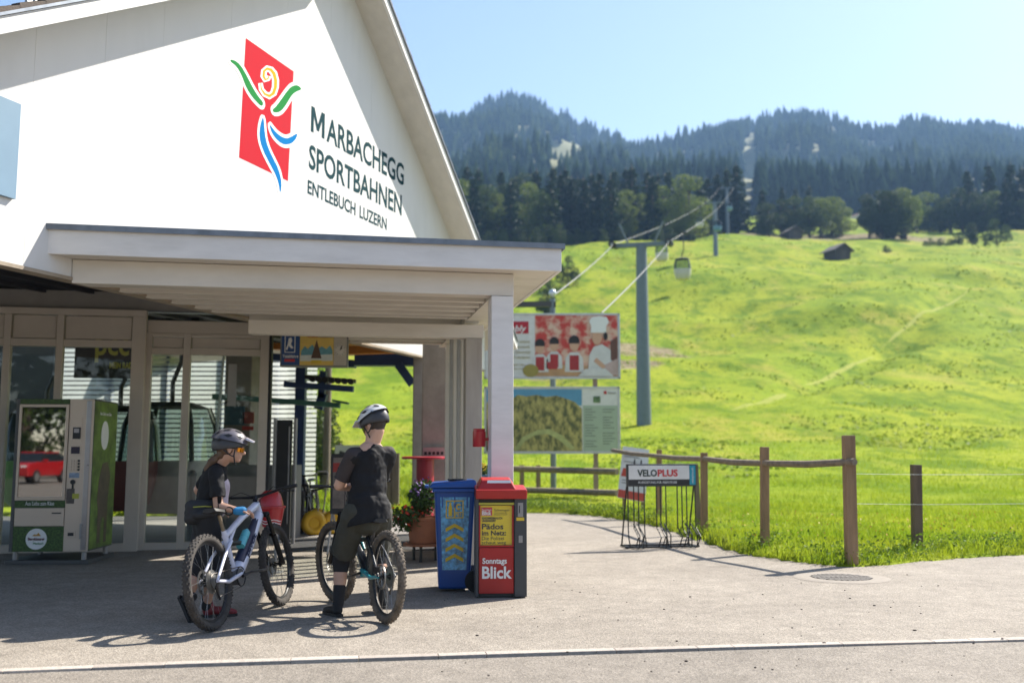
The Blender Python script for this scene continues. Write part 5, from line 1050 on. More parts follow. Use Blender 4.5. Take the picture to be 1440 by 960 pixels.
def bicycle(name, label, rear, front, lean, steer, cols, R=.36, tm=None, ebike=True, decal=None, bottle=None, pedal=0.4, rise=0.0, seat=.145):
    d = Vector((front[0]-rear[0], front[1]-rear[1])); L_ = d.length; rz = math.atan2(d.y, d.x)
    t = thing(name, label, 'bicycle', (rear[0], rear[1], 0), rz); t.rotation_euler = (lean, 0, rz)
    fm, f2 = cols; W_ = L_
    wheel_parts(t, Matrix.Translation((0,0,R)) , R, rear=True, tm=tm)
    ha = math.radians(65); hd = Vector((math.cos(ha), 0, -math.sin(ha))); ax = Vector((W_, 0, R)); perp = Vector((math.sin(ha), 0, math.cos(ha)))
    crown = ax - perp*.042 - hd*.50; htop = crown - hd*.125; hbot = crown - hd*.01
    S_ = Matrix.Translation(htop) @ Matrix.Rotation(steer, 4, -hd) @ Matrix.Translation(-htop)
    wheel_parts(t, S_ @ Matrix.Translation(ax), R, tm=tm)
    bb = Vector((.44, 0, R-.015)); st = Vector((.335, 0, .70))
    def F(nm, pts, rs, m_, n=12, par=t): return MB().tube(pts, rs, n).build(nm, m_, par, smooth=True)
    dn = .049 if ebike else .034
    # slightly flattened big tubes
    F('down_tube', [bb+Vector((.03,0,.02)), bb.lerp(hbot,.5)+Vector((.0,0,-.012)), hbot+Vector((-.02,0,.0))], [dn*1.15, dn, dn*.9], fm)
    F('top_tube', [st+Vector((.0,0,-.03)), st.lerp(htop,.55)+Vector((0,0,-.01)), htop+Vector((-.015,0,-.025))], [.024,.028,.034], fm)
    F('seat_tube', [bb, st+Vector((0,0,.02))], [.026,.022], fm)
    F('gusset', [st.lerp(bb,.32), st.lerp(htop,.32)+Vector((0,0,-.03))], .014, fm)
    F('head_tube', [hbot, htop], [.031,.029], fm)
    MB().cyl(bb+Vector((0,-.055,0)), bb+Vector((0,.055,0)), .062 if ebike else .032, n=20).build('motor' if ebike else 'bottom_bracket', f2, t, smooth=True)
    for s in (-1,1):
        F('chain_stay', [bb+Vector((.02,s*.045,.02)), Vector((.22,s*.055,R-.03)), Vector((0,s*.07,R))], [.018,.015,.012], f2 if s > 0 else fm)
        F('seat_stay', [Vector((0,s*.07,R)), Vector((.2,s*.055,R+.17)), Vector((.375,s*.035,R+.27))], [.011,.012,.013], fm)
    F('rear_shock', [st.lerp(bb,.25)+Vector((.06,0,.0)), bb.lerp(hbot,.42)+Vector((-.01,0,.06))], [.021,.017], blk_al)
    MB().tube([st+Vector((0,0,.0)), st+Vector((-.055*seat/.145,0,seat))], .0145, 10).build('seat_post', M('post_worn', (.22,.17,.11), .5, .4, var=.3, scale=20), t, smooth=True)
    sd = st+Vector((-.06*seat/.145,0,seat+.01)); vv = []
    for i, (x, w_, z) in enumerate(((-.15,.055,.035),(-.13,.070,.03),(-.06,.068,.022),(.02,.038,.018),(.10,.020,.016),(.14,.012,.006))):
        vv += [sd+Vector((x,-w_,z-.012)), sd+Vector((x,-w_*.75,z+.012)), sd+Vector((x,0,z+.014)), sd+Vector((x,w_*.75,z+.012)), sd+Vector((x,w_,z-.012)), sd+Vector((x,0,z-.022))]
    fs = [(i*6+k, i*6+(k+1) % 6, (i+1)*6+(k+1) % 6, (i+1)*6+k) for i in range(5) for k in range(6)] + [tuple(range(5,-1,-1)), tuple(30+k for k in range(6))]
    MB().add(vv, fs).build('saddle', M('saddle_black', (.022,.021,.020), .6), t, smooth=True)
    # fork
    for s in (-1,1):
        F('fork_leg', [S_ @ (crown+Vector((0,s*.066,0))), S_ @ (crown+hd*.22+Vector((0,s*.066,0)))], .0175, M('stanchion', (.05,.048,.045), .15, .8), 10)
        F('fork_lower', [S_ @ (crown+hd*.20+Vector((0,s*.066,0))), S_ @ (crown+hd*.47+perp*.015+Vector((0,s*.064,0))), S_ @ (ax+Vector((0,s*.062,0)))], [.024,.023,.016], blk_al, 10)
    F('fork_crown', [S_ @ (crown+Vector((0,-.075,0))), S_ @ (crown+perp*.02), S_ @ (crown+Vector((0,.075,0)))], .024, blk_al); F('fork_brace', [S_ @ (crown+hd*.215+Vector((0,-.066,0))), S_ @ (crown+hd*.20+perp*.055), S_ @ (crown+hd*.215+Vector((0,.066,0)))], .014, blk_al)
    bc = htop - hd*(.035+rise) + perp*.045
    F('stem', [S_ @ (htop-hd*.02), S_ @ bc], .021, blk_al)
    hb = [S_ @ (bc+Vector(v)) for v in ((-.045,.385,.035),(-.03,.25,.03),(-.005,.09,.005),(0,.03,0),(0,-.03,0),(-.005,-.09,.005),(-.03,-.25,.03),(-.045,-.385,.035))]
    hbo = F('handlebar', hb, [.0105,.0105,.012,.0155,.0155,.012,.0105,.0105], blk_al, 10)
    for s in (0, 1):
        e0, e1 = (hb[0], hb[1]) if s == 0 else (hb[7], hb[6])
        F('grip', [e0, e0.lerp(e1,.85)], .0165, rubber, 10, hbo); g_ = e0.lerp(e1, 1.05)
        F('brake_lever', [g_, g_+(S_.to_3x3() @ Vector((.05,0,-.02))), g_+(S_.to_3x3() @ Vector((.06,(.09 if s == 0 else -.09),-.035)))], [.010,.008,.006], blk_al, 6, hbo)
        F('brake_hose', [g_, g_+Vector((.06,(-.10 if s == 0 else .10),.03)), S_ @ (bc+Vector((.08,0,-.03))), htop+Vector((.03,.03 if s else -.03,-.09))], .0028, rubber, 5, hbo)
    F('shifter', [hb[6], hb[6]+Vector((-.01,.0,-.035))], .010, blk_al, 6, hbo)
    # drivetrain
    MB().torus((bb.x,-.052,bb.z), .075, .005, 32, 6).build('chainring', blk_al, t, smooth=True)
    ch = []
    for a in np.linspace(-math.pi/2, math.pi/2, 8): ch.append((bb.x+.077*math.cos(a), -.052, bb.z+.077*math.sin(a)))
    ch += [(0+.055*math.cos(a), -.046, R+.055*math.sin(a)) for a in np.linspace(math.pi/2, 3*math.pi/2-.5, 8)] + [(.03,-.046,R-.13),(.07,-.048,R-.12)]
    MB().tube(ch, .0038, 5, closed=True).build('chain', M('chain_steel', (.12,.11,.10), .5, .7), t)
    MB().tube([(.01,-.055,R-.02),(.02,-.055,R-.09),(.055,-.05,R-.14)], [.016,.011,.010], 8).build('derailleur', blk_al, t, smooth=True)
    for s, a in ((-1, pedal), (1, pedal+math.pi)):
        e = bb+Vector((.165*math.cos(a), s*.075, .165*math.sin(a))); ck_ = F('crank_arm', [bb+Vector((0,s*.068,0)), e], [.013,.010], blk_al, 8)
        pc = e+Vector((0,s*.065,0)); MB().box(pc.x-.05, pc.x+.05, pc.y-.048, pc.y+.048, pc.z-.008, pc.z+.008).build('pedal', M('pedal_grey', (.12,.11,.095), .5, .5), ck_, bevel=.003)
    MB().box(.02,.10,.055,.085,R+.02,R+.075).build('brake_caliper', blk_al, t, bevel=.005)
    if ebike:      # dark battery cover on the down tube
        a, b = bb.lerp(hbot,.18), bb.lerp(hbot,.86); up = (hbot-bb).cross(Vector((0,1,0))).normalized()
        F('battery_cover', [a+up*.020, b+up*.014], [.047,.040], M('battery_navy', (.015,.018,.05), .4), 10)
    if decal:
        a = bb.lerp(hbot,.30); dr = (hbot-bb).normalized(); an = -math.atan2(dr.z, dr.x)
        for s in (-1, 1):
            o = put_text('lettering', decal, .068, M('decal_navy', (.02,.025,.08), .5), t, (0,0,0), width=.25, depth=.002, bold=.002)
            o.location = a+Vector((0,s*(dn*1.07),0)) if s < 0 else bb.lerp(hbot,.75)+Vector((0,dn*1.07,0)); o.rotation_euler = (0, an, 0) if s < 0 else (0, -an, math.pi)
    if bottle:
        a = bb.lerp(hbot,.36)+Vector((-.055,0,.062)); b = a+(hbot-bb).normalized()*.17
        bo_ = MB().tube([a, a.lerp(b,.5), a.lerp(b,.55), a.lerp(b,.62), b], [.035,.036,.032,.036,.034], 14).build('bottle', bottle, t, smooth=True); MB().tube([b, b+(b-a).normalized()*.03], [.024,.014], 10).build('bottle_cap', bottle, bo_, smooth=True)
        F('bottle_cage', [a-(b-a)*.05+Vector((.035,0,-.03)), b+Vector((.03,0,-.03))], .006, blk_al, 6)
    return t
fw = M('frame_lilac_white', (.60,.61,.72), .3, var=.04, coat=.6); fb = M('frame_black', (.02,.022,.026), .35, var=.1, coat=.4)
WBK_R, WBK_F = (-2.225, 7.62), (-2.005, 8.88)
WB_ = bicycle('mountain_bike', 'white electric mountain bike held by the woman on the left', WBK_R, WBK_F, math.radians(-8.5), math.radians(3), (fw, M('motor_grey', (.16,.16,.165), .4, .5)), decal='pivot', bottle=M('bottle_aqua', (.10,.42,.48), .4), pedal=.1)
MBK_R, MBK_F = (-.985, 7.93), (-1.575, 9.05)
MBK = bicycle('mountain_bike', 'black and turquoise mountain bike under the standing man', MBK_R, MBK_F, math.radians(1), math.radians(10), (fb, M('frame_turquoise', (.03,.30,.34), .35, coat=.4)), tm=tyre_mud, ebike=False, pedal=2.9, rise=.07, seat=.04)
MB().tube([(.40,-.036,.50),(.37,-.034,.62)], .014, 8).build('turquoise_patch', MATS['frame_turquoise'], MBK, smooth=True); MB().tube([(.62,-.03,.52),(.80,-.03,.68)], .012, 8).build('turquoise_patch', MATS['frame_turquoise'], MBK, smooth=True)
pbk = (D(436,680,17.2)); bicycle('parked_bicycle', 'dark bicycle parked beside the white louvres behind the station', (D(437,690,17.4).x, 17.9), (D(429,690,16.9).x, 16.8), math.radians(4), .2, (fb, blk_al), ebike=False, R=.36)
# ================================================================== PEOPLE
def capsule(mb, a, b, ra, rb, n=16, squash=None):
    a, b = Vector(a), Vector(b); d = b-a; L_ = d.length; z = d.normalized() if L_ > 1e-6 else Vector((0,0,1)); x = z.orthogonal().normalized()
    if squash: x = Vector(squash[0]); x = (x-z*x.dot(z)).normalized()
    y = z.cross(x); k = squash[1] if squash else 1.0; rings = []
    for i in range(5): ph = -math.pi/2+math.pi/2*i/4; rings.append((math.sin(ph)*ra, math.cos(ph)*ra))
    for i in range(1, 4): t = i/4; rings.append((L_*t, ra+(rb-ra)*t))
    for i in range(5): ph = math.pi/2*i/4; rings.append((L_+math.sin(ph)*rb, math.cos(ph)*rb))
    vv = []
    for h, r in rings:
        r = max(r, 1e-4)
        for j in range(n): an = 2*math.pi*j/n; vv.append(a+z*h+x*(r*math.cos(an))+y*(r*k*math.sin(an)))
    m = len(rings); fs = [(i*n+j, i*n+(j+1) % n, (i+1)*n+(j+1) % n, (i+1)*n+j) for i in range(m-1) for j in range(n)]
    fs += [tuple(range(n-1,-1,-1)), tuple((m-1)*n+j for j in range(n))]
    mb.add(vv, fs)
def chain(mb, pts, rs, n=16, squash=None):
    for i in range(len(pts)-1): capsule(mb, pts[i], pts[i+1], rs[i], rs[i+1], n, squash)
def fuse(mb, name, mat, parent, vox=.008, smooth_it=6, folds=None, hems=()):
    o = mb.build(name, mat, parent); r = o.modifiers.new('r', 'REMESH'); r.mode = 'VOXEL'; r.voxel_size = vox; r.use_smooth_shade = True
    s = o.modifiers.new('s', 'SMOOTH'); s.iterations = smooth_it; s.factor = .5
    if folds:
        tx = bpy.data.textures.new('folds', 'CLOUDS'); tx.noise_scale = folds[1]; dm = o.modifiers.new('d', 'DISPLACE'); dm.texture = tx; dm.strength = folds[0]; dm.mid_level = .5; dm.texture_coords = 'LOCAL'
    bake(o)
    for (pt, nn, rad) in hems:            # cut a hem: flatten what lies beyond a plane
        pt = Vector(pt); nn = Vector(nn).normalized()
        for v in o.data.vertices:
            d_ = (v.co-pt).dot(nn)
            if d_ > 0 and (v.co-pt).length < rad: v.co = v.co - nn*d_
    o.data.polygons.foreach_set('use_smooth', [True]*len(o.data.polygons)); o.data.materials.clear(); o.data.materials.append(mat); return o
skin = M('skin', (.52,.30,.205), .5, var=.06, scale=10); skin2 = M('skin_fair', (.55,.33,.235), .5, var=.06, scale=10); hair = M('brown_hair', (.10,.055,.028), .6, var=.4, scale=40, stretch=(1,1,.3)); hair2 = M('dark_hair', (.035,.024,.017), .65, var=.4, scale=40)
jersey = M('black_jersey', (.012,.0115,.0125), .75, var=.2, scale=8, spec=.25); jersey_br = M('brown_black_yoke', (.038,.028,.026), .8, var=.15, scale=10); olive = M('olive_shorts', (.045,.044,.032), .85, var=.2, scale=7); blackw = M('black_cloth', (.016,.016,.018), .85, var=.2, scale=8); sock = M('black_sock', (.02,.02,.022), .9)
def hand(mb, w, fwd, up, side=1, s=1.0, curl=.6):
    """palm and five separate bent fingers; w wrist, fwd finger direction, up back of hand, side +1 thumb to the fwd x up side"""
    fwd = Vector(fwd).normalized(); up = Vector(up); up = (up-fwd*up.dot(fwd)).normalized(); sd = fwd.cross(up)*side
    capsule(mb, w, w+fwd*.075*s, .026*s, .034*s, 10, (sd, .5))
    for i, (o_, ln) in enumerate(((.028,.070),(.010,.078),(-.009,.073),(-.026,.056))):
        b = w+fwd*.085*s+sd*o_*s; k = b+(fwd*math.cos(curl*.6)-up*math.sin(curl*.6))*ln*.45*s; m_ = k+(fwd*math.cos(curl*1.5)-up*math.sin(curl*1.5))*ln*.32*s; e = m_+(fwd*math.cos(curl*2.2)-up*math.sin(curl*2.2))*ln*.25*s
        chain(mb, [b-fwd*.02*s, k, m_, e], [.0095*s,.009*s,.0085*s,.0075*s], 8)
    b = w+fwd*.025*s+sd*.026*s; k = b+(fwd*.6+sd*.8-up*.2).normalized()*.035*s; e = k+(fwd*.85+sd*.2-up*.45).normalized()*.034*s; chain(mb, [b, k, e], [.013*s,.011*s,.009*s], 8)
def head_mesh(mb, c, R_, neck):
    """head in frame R_ (x forward, y left, z up), c centre; about 0.225 m high"""
    P_ = lambda x, y, z: c + R_ @ Vector((x, y, z)); q3 = R_.to_4x4()
    mb.ell(P_(-.012,0,.03), (.094,.076,.088), 20, 12, R_); mb.ell(P_(.022,0,-.028), (.068,.060,.082), 18, 12, R_)
    mb.ell(P_(.058,0,-.085), (.026,.028,.022), 12, 8, R_); mb.ell(P_(.088,0,.020), (.014,.048,.014), 12, 8, R_)   # chin, brow
    chain(mb, [P_(.087,0,.010), P_(.106,0,-.030)], [.010,.0145], 10); mb.ell(P_(.098,.010,-.034), .009, 8, 6); mb.ell(P_(.098,-.010,-.034), .009, 8, 6)
    mb.ell(P_(.083,0,-.058), (.012,.024,.006), 10, 6, R_); mb.ell(P_(.081,0,-.068), (.012,.020,.006), 10, 6, R_)
    for s in (-1,1): mb.ell(P_(.062,s*.036,-.022), (.022,.016,.018), 10, 8, R_); mb.ell(P_(-.008,s*.077,-.008), (.020,.009,.031), 10, 8, R_)
    capsule(mb, P_(-.022,0,-.05), neck, .056, .058, 16)
def helmet(parent, c, R_, m_shell, m_top, m_vent, visor_m, strap=True):
    P_ = lambda x, y, z: c + R_ @ Vector((x, y, z))
    # shell: dome cut along a sloping rim, longer at the back
    nu, nv = 40, 12; vv = []; fs = []
    rx, ry, rz_ = .132, .102, .118
    for i in range(nv+1):
        for k in range(nu):
            a = 2*math.pi*k/nu; ca, sa = math.cos(a), math.sin(a); low = -.12 - (.34*max(0,-ca)**1.2) - .10*abs(sa)+ .12*max(0, ca)
            ph = math.pi/2 + (low-math.pi/2)*(i/nv); x, y, z = math.cos(ph)*ca, math.cos(ph)*sa, math.sin(ph); rib = 1+.022*math.cos(7*math.asin(max(-1,min(1,y))))*(1 if z > .1 else .4)
            vv.append(P_(-.018+rx*x*rib*(1.06 if ca < 0 else 1), ry*y*rib, .028+rz_*z*rib))
    for i in range(nv):
        for k in range(nu): fs.append((i*nu+k, i*nu+(k+1) % nu, (i+1)*nu+(k+1) % nu, (i+1)*nu+k))
    h = MB().add(vv, fs).build('helmet', m_shell, parent, smooth=True, auto=False); sm = h.modifiers.new('t', 'SOLIDIFY'); sm.thickness = .016; sm.offset = 1; h.data.materials.append(m_vent)
    top = MB().add([P_(-.018+(p[0]),p[1],p[2]) for p in []], []) 
    # top shell cover in the second colour
    vv = []; fs = []
    for i in range(7):
        for k in range(nu):
            a = 2*math.pi*k/nu; ca, sa = math.cos(a), math.sin(a); low = .20-.16*ca+.10*abs(sa); ph = math.pi/2+(low-math.pi/2)*(i/6); x, y, z = math.cos(ph)*ca, math.cos(ph)*sa, math.sin(ph); rib = 1+.022*math.cos(7*math.asin(max(-1,min(1,y))))
            vv.append(P_(-.018+(rx+.019)*x*rib*(1.06 if ca < 0 else 1), (ry+.019)*y*rib, .028+(rz_+.019)*z*rib))
    for i in range(6):
        for k in range(nu): fs.append((i*nu+k, i*nu+(k+1) % nu, (i+1)*nu+(k+1) % nu, (i+1)*nu+k))
    MB().add(vv, fs).build('helmet_cover', m_top, h, smooth=True, auto=False)
    for s in (-1,1):       # vents: dark slots let into the cover
        for (x, y, z, l) in ((.055,.035,.150,.05),(-.035,.048,.158,.055),(-.115,.045,.125,.045),(.060,.085,.095,.045),(-.03,.100,.105,.06),(-.11,.090,.075,.045)):
            b = Vector((x,s*y,z)); n_ = Vector((b.x/rx**2, b.y/ry**2, (b.z-.028)/rz_**2)).normalized(); p = P_(*b)
            tgt = R_ @ Vector((1,0,0)); nn = R_ @ n_; tg = (tgt-nn*tgt.dot(nn)).normalized(); sd_ = nn.cross(tg)
            # project to the shell
            e = math.sqrt((b.x+.018)**2/(rx+.0215)**2+b.y**2/(ry+.0215)**2+(b.z-.028)**2/(rz_+.0215)**2); bb_ = Vector((-.018+(b.x+.018)/e, b.y/e, .028+(b.z-.028)/e)); p = P_(*bb_)
            l *= 1.15; MB().add([p+tg*l*.55, p+sd_*.015+tg*l*.1, p-tg*l*.5+sd_*.008, p-tg*l*.5-sd_*.008, p-sd_*.015+tg*l*.1], [(0,1,2,3,4)]).build('vent', m_vent, h)
    vz = [(.108,-.072,.080),(.108,.072,.080),(.175,.052,.060),(.175,-.052,.060),(.112,-.068,.096),(.112,.068,.096),(.175,.048,.068),(.175,-.048,.068)]
    mid = [(.115,0,.104),(.186,0,.074)]
    MB().add([P_(*p) for p in vz]+[P_(*p) for p in mid], [(3,2,1,0),(0,1,5,4),(4,5,8),(8,5,6,9),(4,8,9,7),(9,6,2,3),(9,3,7),(1,2,6,5),(0,4,7,3)]).build('visor', visor_m, h)
    for s in (-1,1):
        mb = MB(); mb.tube([P_(.035,s*.088,.0), P_(.030,s*.078,-.05), P_(.040,s*.045,-.112), P_(.045,0,-.122)], .0055, 6); mb.tube([P_(-.055,s*.085,-.01), P_(.0,s*.082,-.05), P_(.030,s*.078,-.06)], .005, 6); mb.build('chin_strap', m_vent, h)
    return h
def shoe(parent, heel, dirn, m_up, m_sole, roll=0.0, pitch=0.0):
    dirn = Vector(dirn).normalized(); up0 = Vector((0,0,1)); sd = up0.cross(dirn).normalized(); R3 = Matrix((dirn, sd, up0)).transposed(); R3 = R3 @ Matrix.Rotation(pitch, 3, 'Y')
    P_ = lambda x, y, z: Vector(heel)+R3 @ Vector((x,y,z)); mb = MB()
    chain(mb, [P_(.035,0,.055), P_(.12,0,.052), P_(.20,0,.040), P_(.245,0,.034)], [.040,.044,.040,.028], 14, (R3 @ Vector((0,1,0)), .8)); chain(mb, [P_(.04,0,.05), P_(.045,0,.095)], [.042,.043], 14)
    o = fuse(mb, 'shoe', m_up, parent, .007, 4); ml = MB(); outline = [(-.015,0),(.0,.032),(.06,.034),(.13,.042),(.19,.045),(.245,.036),(.275,.0),(.245,-.036),(.19,-.045),(.13,-.042),(.06,-.034),(.0,-.032)]
    n = len(outline); ml.add([P_(x,y,-.0) for x,y in outline]+[P_(x,y,.022) for x,y in outline], [tuple(range(n-1,-1,-1)), tuple(range(n,2*n))]+[(i,(i+1) % n,(i+1) % n+n,i+n) for i in range(n)]); ml.build('sole', m_sole, o)
    return o
# ---------------------------------------------------------------- the man astride his bike
hd_ = Vector((MBK_F[0]-MBK_R[0], MBK_F[1]-MBK_R[1], 0)).normalized(); rt3 = Vector((hd_.y, -hd_.x, 0)); up3 = Vector((0,0,1))
pel = Vector((-1.185, 8.22, .86)); MAN = thing('person', 'person in black jersey and olive shorts with white helmet astride a bicycle, back turned', 'person', (pel.x, pel.y, 0))
O = lambda p: Vector(p)-Vector((pel.x, pel.y, 0))
nb = Vector((-1.150, 8.25, 1.375)); sh_c = Vector((-1.160, 8.235, 1.30))
shL = sh_c - rt3*.158 + Vector((0,0,-.01)); shR = sh_c + rt3*.155
elL = D(477, 682, 8.22); wrL = elL + hd_*.14 + rt3*.17 + Vector((0,0,-.025)); elR = shR + hd_*.13 + Vector((0,0,-.24)) - rt3*.02; wrR = elR + hd_*.17 - rt3*.15 + Vector((0,0,.03))
hipL = pel - rt3*.095 + Vector((0,0,-.02)); hipR = pel + rt3*.095 + Vector((0,0,-.02))
knL = D(480, 788, 8.36); anL = Vector((-1.415, 8.30, .10)); knR = hipR + hd_*.22 + rt3*.10 + Vector((0,0,-.36)); anR = knR + Vector((0,0,-.33)) - hd_*.10
head_dir = Vector((-.80, .47, -.42)).normalized(); hz = Vector((0,0,1)); hy = hz.cross(head_dir).normalized(); hx = head_dir; hz2 = hx.cross(hy); HR = Matrix((hx, hy, hz2)).transposed()
hc = Vector((-1.140, 8.245, 1.545))
mb = MB(); head_mesh(mb, O(hc), HR, O(nb)); chain(mb, [O(nb+Vector((0,0,.08))), O(nb), O(sh_c)], [.058,.062,.085])
chain(mb, [O(sh_c), O(sh_c.lerp(pel,.5)), O(pel)], [.125,.125,.14], 18, (rt3, .72)); chain(mb, [O(shL), O(elL), O(wrL)], [.056,.045,.031]); chain(mb, [O(shR), O(elR), O(wrR)], [.056,.045,.031])
chain(mb, [O(hipL), O(knL), O(knL.lerp(anL,.35)), O(anL)], [.095,.058,.056,.038]); chain(mb, [O(hipR), O(knR), O(knR.lerp(anR,.35)), O(anR)], [.095,.058,.056,.038])
hand(mb, O(wrL), hd_*.3+rt3*.9, up3, -1, 1.0, .5); hand(mb, O(wrR), hd_*.4-rt3*.9, up3, 1, 1.0, .5)
fuse(mb, 'body', skin2, MAN, .0075, 3)
mb = MB(); chain(mb, [O(sh_c+Vector((0,0,-.02))), O(sh_c.lerp(pel,.35)), O(sh_c.lerp(pel,.75)), O(pel+Vector((.02,-.02,.03))), O(pel+Vector((.035,-.03,-.18)))], [.135,.150,.160,.176,.188], 22, (rt3, .74))
chain(mb, [O(shL), O(shR)], [.064,.064], 16); chain(mb, [O(nb+Vector((0,0,-.05))), O(sh_c)], [.075,.11])
chain(mb, [O(shL), O(shL.lerp(elL,.55)), O(shL.lerp(elL,1.0))], [.066,.064,.066]); chain(mb, [O(shR), O(shR.lerp(elR,.55)), O(shR.lerp(elR,1.0))], [.066,.062,.060])
jer = fuse(mb, 'jersey', jersey, MAN, .009, 5, (.034, .10), hems=[(O(pel+Vector((.02,0,-.105))), (.22,-.05,-1), .6), (O(shL.lerp(elL,.78)), elL-shL, .14), (O(shR.lerp(elR,.8)), elR-shR, .12)])
# yoke: brownish upper back panel
mb = MB(); chain(mb, [O(shL+Vector((0,0,.022))), O(shR+Vector((0,0,.022)))], [.056,.056], 16); chain(mb, [O(nb+Vector((0,0,-.04))), O(sh_c+Vector((0,0,.03)))], [.070,.080]); chain(mb, [O(shL+Vector((0,0,.006))), O(shL.lerp(elL,.55)), O(shL.lerp(elL,1.0))], [.069,.067,.069])
fuse(mb, 'shoulder_yoke', jersey_br, MAN, .009, 5, (.015, .1), hems=[(O(shL.lerp(elL,.79)), elL-shL, .14)])
mb = MB(); chain(mb, [O(pel+Vector((0,0,.02))), O(pel+Vector((0,0,-.06)))], [.150,.15], 20, (rt3,.85)); kk = hipL.lerp(knL,.86); chain(mb, [O(hipL), O(hipL.lerp(knL,.5)), O(knL)], [.110,.102,.102]); kr = hipR.lerp(knR,.86); chain(mb, [O(hipR), O(hipR.lerp(knR,.5)), O(knR)], [.125,.105,.100])
fuse(mb, 'shorts', olive, MAN, .009, 5, (.028, .09), hems=[(O(kk), knL-hipL, .2), (O(kr), knR-hipR, .15)])
mb = MB(); chain(mb, [O(hipL.lerp(knL,.80)), O(knL), O(knL.lerp(anL,.18))], [.078,.074,.066]); fuse(mb, 'knee_pad', blackw, MAN, .008, 3)
mb = MB(); chain(mb, [O(hipR.lerp(knR,.84)), O(knR), O(knR.lerp(anR,.18))], [.078,.074,.066]); fuse(mb, 'knee_pad', blackw, MAN, .008, 3)
for kn_, an_ in ((knL, anL), (knR, anR)):
    mb = MB(); chain(mb, [O(kn_.lerp(an_,.60)), O(an_+Vector((0,0,.0)))], [.052,.045]); fuse(mb, 'sock', sock, MAN, .007, 2)
shoe(MAN, O(anL)+Vector((0,0,-.10))-hd_*.045, hd_*.95-rt3*.15, blackw, rubber); shoe(MAN, O(anR)+Vector((0,0,-.10))-hd_*.045, hd_, blackw, rubber)
mb = MB(); P_ = lambda x, y, z: O(hc)+HR @ Vector((x,y,z)); mb.ell(P_(-.03,0,.02), (.088,.082,.09), 20, 12, HR); mb.ell(P_(-.040,0,-.040), (.044,.054,.046), 14, 10, HR); fuse(mb, 'hair', hair2, MAN, .007, 2)
hw = M('helmet_white', (.62,.62,.61), .3, var=.04, coat=.5); hk = M('helmet_dark', (.045,.045,.048), .5); 
helmet(MAN, O(hc), HR, hk, hw, M('helmet_black', (.015,.015,.016), .6), M('visor_white', (.60,.57,.54), .4))
def glasses(parent, c, R_, m_lens):
    P_ = lambda x, y, z: c+R_ @ Vector((x,y,z)); vv = []; n = 9
    for i in range(n):
        a = -1.15+2.3*i/(n-1); x = .020+.088*math.cos(a); y = .083*math.sin(a); vv += [P_(x,y,.012), P_(x-.004,y*.97,-.028+ .010*abs(math.sin(a)))]
    o = MB().add(vv, [(2*i,2*i+1,2*i+3,2*i+2) for i in range(n-1)]).build('sunglasses', m_lens, parent, smooth=True)
    for s in (-1,1): MB().tube([P_(.056,s*.078,.006), P_(-.03,s*.083,.004)], .003, 5).build('temple', rubber, o)
    return o
glasses(MAN, O(hc), HR, M('lens_lime', (.35,.45,.05), .12, .6))
ph_ = tag(MB().box(-.037,.037,-.005,.005,-.075,.075).build('phone', M('phone_black', (.02,.02,.022), .25), None, bevel=.004), 'dark phone held by the man in front of him', 'phone'); ph_.location = wrL+hd_*.05+rt3*.09+Vector((0,0,.04)); ph_.rotation_euler = (.6, 0, .4)
# ---------------------------------------------------------------- the woman behind the white bike
wf = Vector((.93, .36, 0)).normalized(); wr3 = Vector((wf.y, -wf.x, 0))          # faces right; her right side is towards the camera
wp = Vector((-2.475, 8.20, .80)); WOM = thing('person', 'person in black tee with dark helmet and orange glasses leaning on the white bicycle', 'person', (wp.x, wp.y, 0))
O = lambda p: Vector(p)-Vector((wp.x, wp.y, 0))
whc = D(325, 631, 8.17); wnb = D(307, 652, 8.20); wsh = D(302, 664, 8.20)
wsR = wsh + wr3*.155; wsL = wsh - wr3*.155
weR = D(307, 711, 8.02); wwR = D(336, 718, 8.02); weL = D(279, 688, 8.38); wwL = D(300, 720, 8.45)
wst = wsh.lerp(wp, .55)+wf*-.01
whR = wp+wr3*.085; whL = wp-wr3*.085
kR = D(297, 795, 8.18); aR = G(290, 868)+Vector((0,0,.09)); kL = D(277, 800, 8.15); aL = D(262, 846, 8.05)
hd2 = Vector((.95, .22, -.06)).normalized(); hy = Vector((0,0,1)).cross(hd2).normalized(); HR2 = Matrix((hd2, hy, hd2.cross(hy))).transposed()
mb = MB(); head_mesh(mb, O(whc), HR2, O(wnb)); chain(mb, [O(wnb+wf*.02+Vector((0,0,.05))), O(wnb), O(wsh)], [.050,.052,.075])
chain(mb, [O(wsh), O(wst), O(wp)], [.105,.10,.125], 18, (wr3,.75)); chain(mb, [O(wsR), O(weR), O(wwR)], [.047,.040,.026]); chain(mb, [O(wsL), O(weL), O(wwL)], [.047,.040,.026])
chain(mb, [O(whR), O(kR), O(kR.lerp(aR,.35)), O(aR)], [.09,.054,.054,.034]); chain(mb, [O(whL), O(kL), O(kL.lerp(aL,.35)), O(aL)], [.09,.054,.054,.034])
hand(mb, O(wwR), wf*.9+Vector((.1,.2,-.1)), up3, 1, .92, .7); hand(mb, O(wwL), wf, up3, -1, .92, .6); fuse(mb, 'body', skin, WOM, .0072, 3)
mb = MB(); chain(mb, [O(wsh+Vector((0,0,-.02))), O(wst), O(wp+Vector((0,0,.04)))], [.128,.130,.140], 20, (wr3,.80)); chain(mb, [O(wsL), O(wsR)], [.056,.056]); chain(mb, [O(wnb+Vector((0,0,-.04))), O(wsh)], [.06,.09])
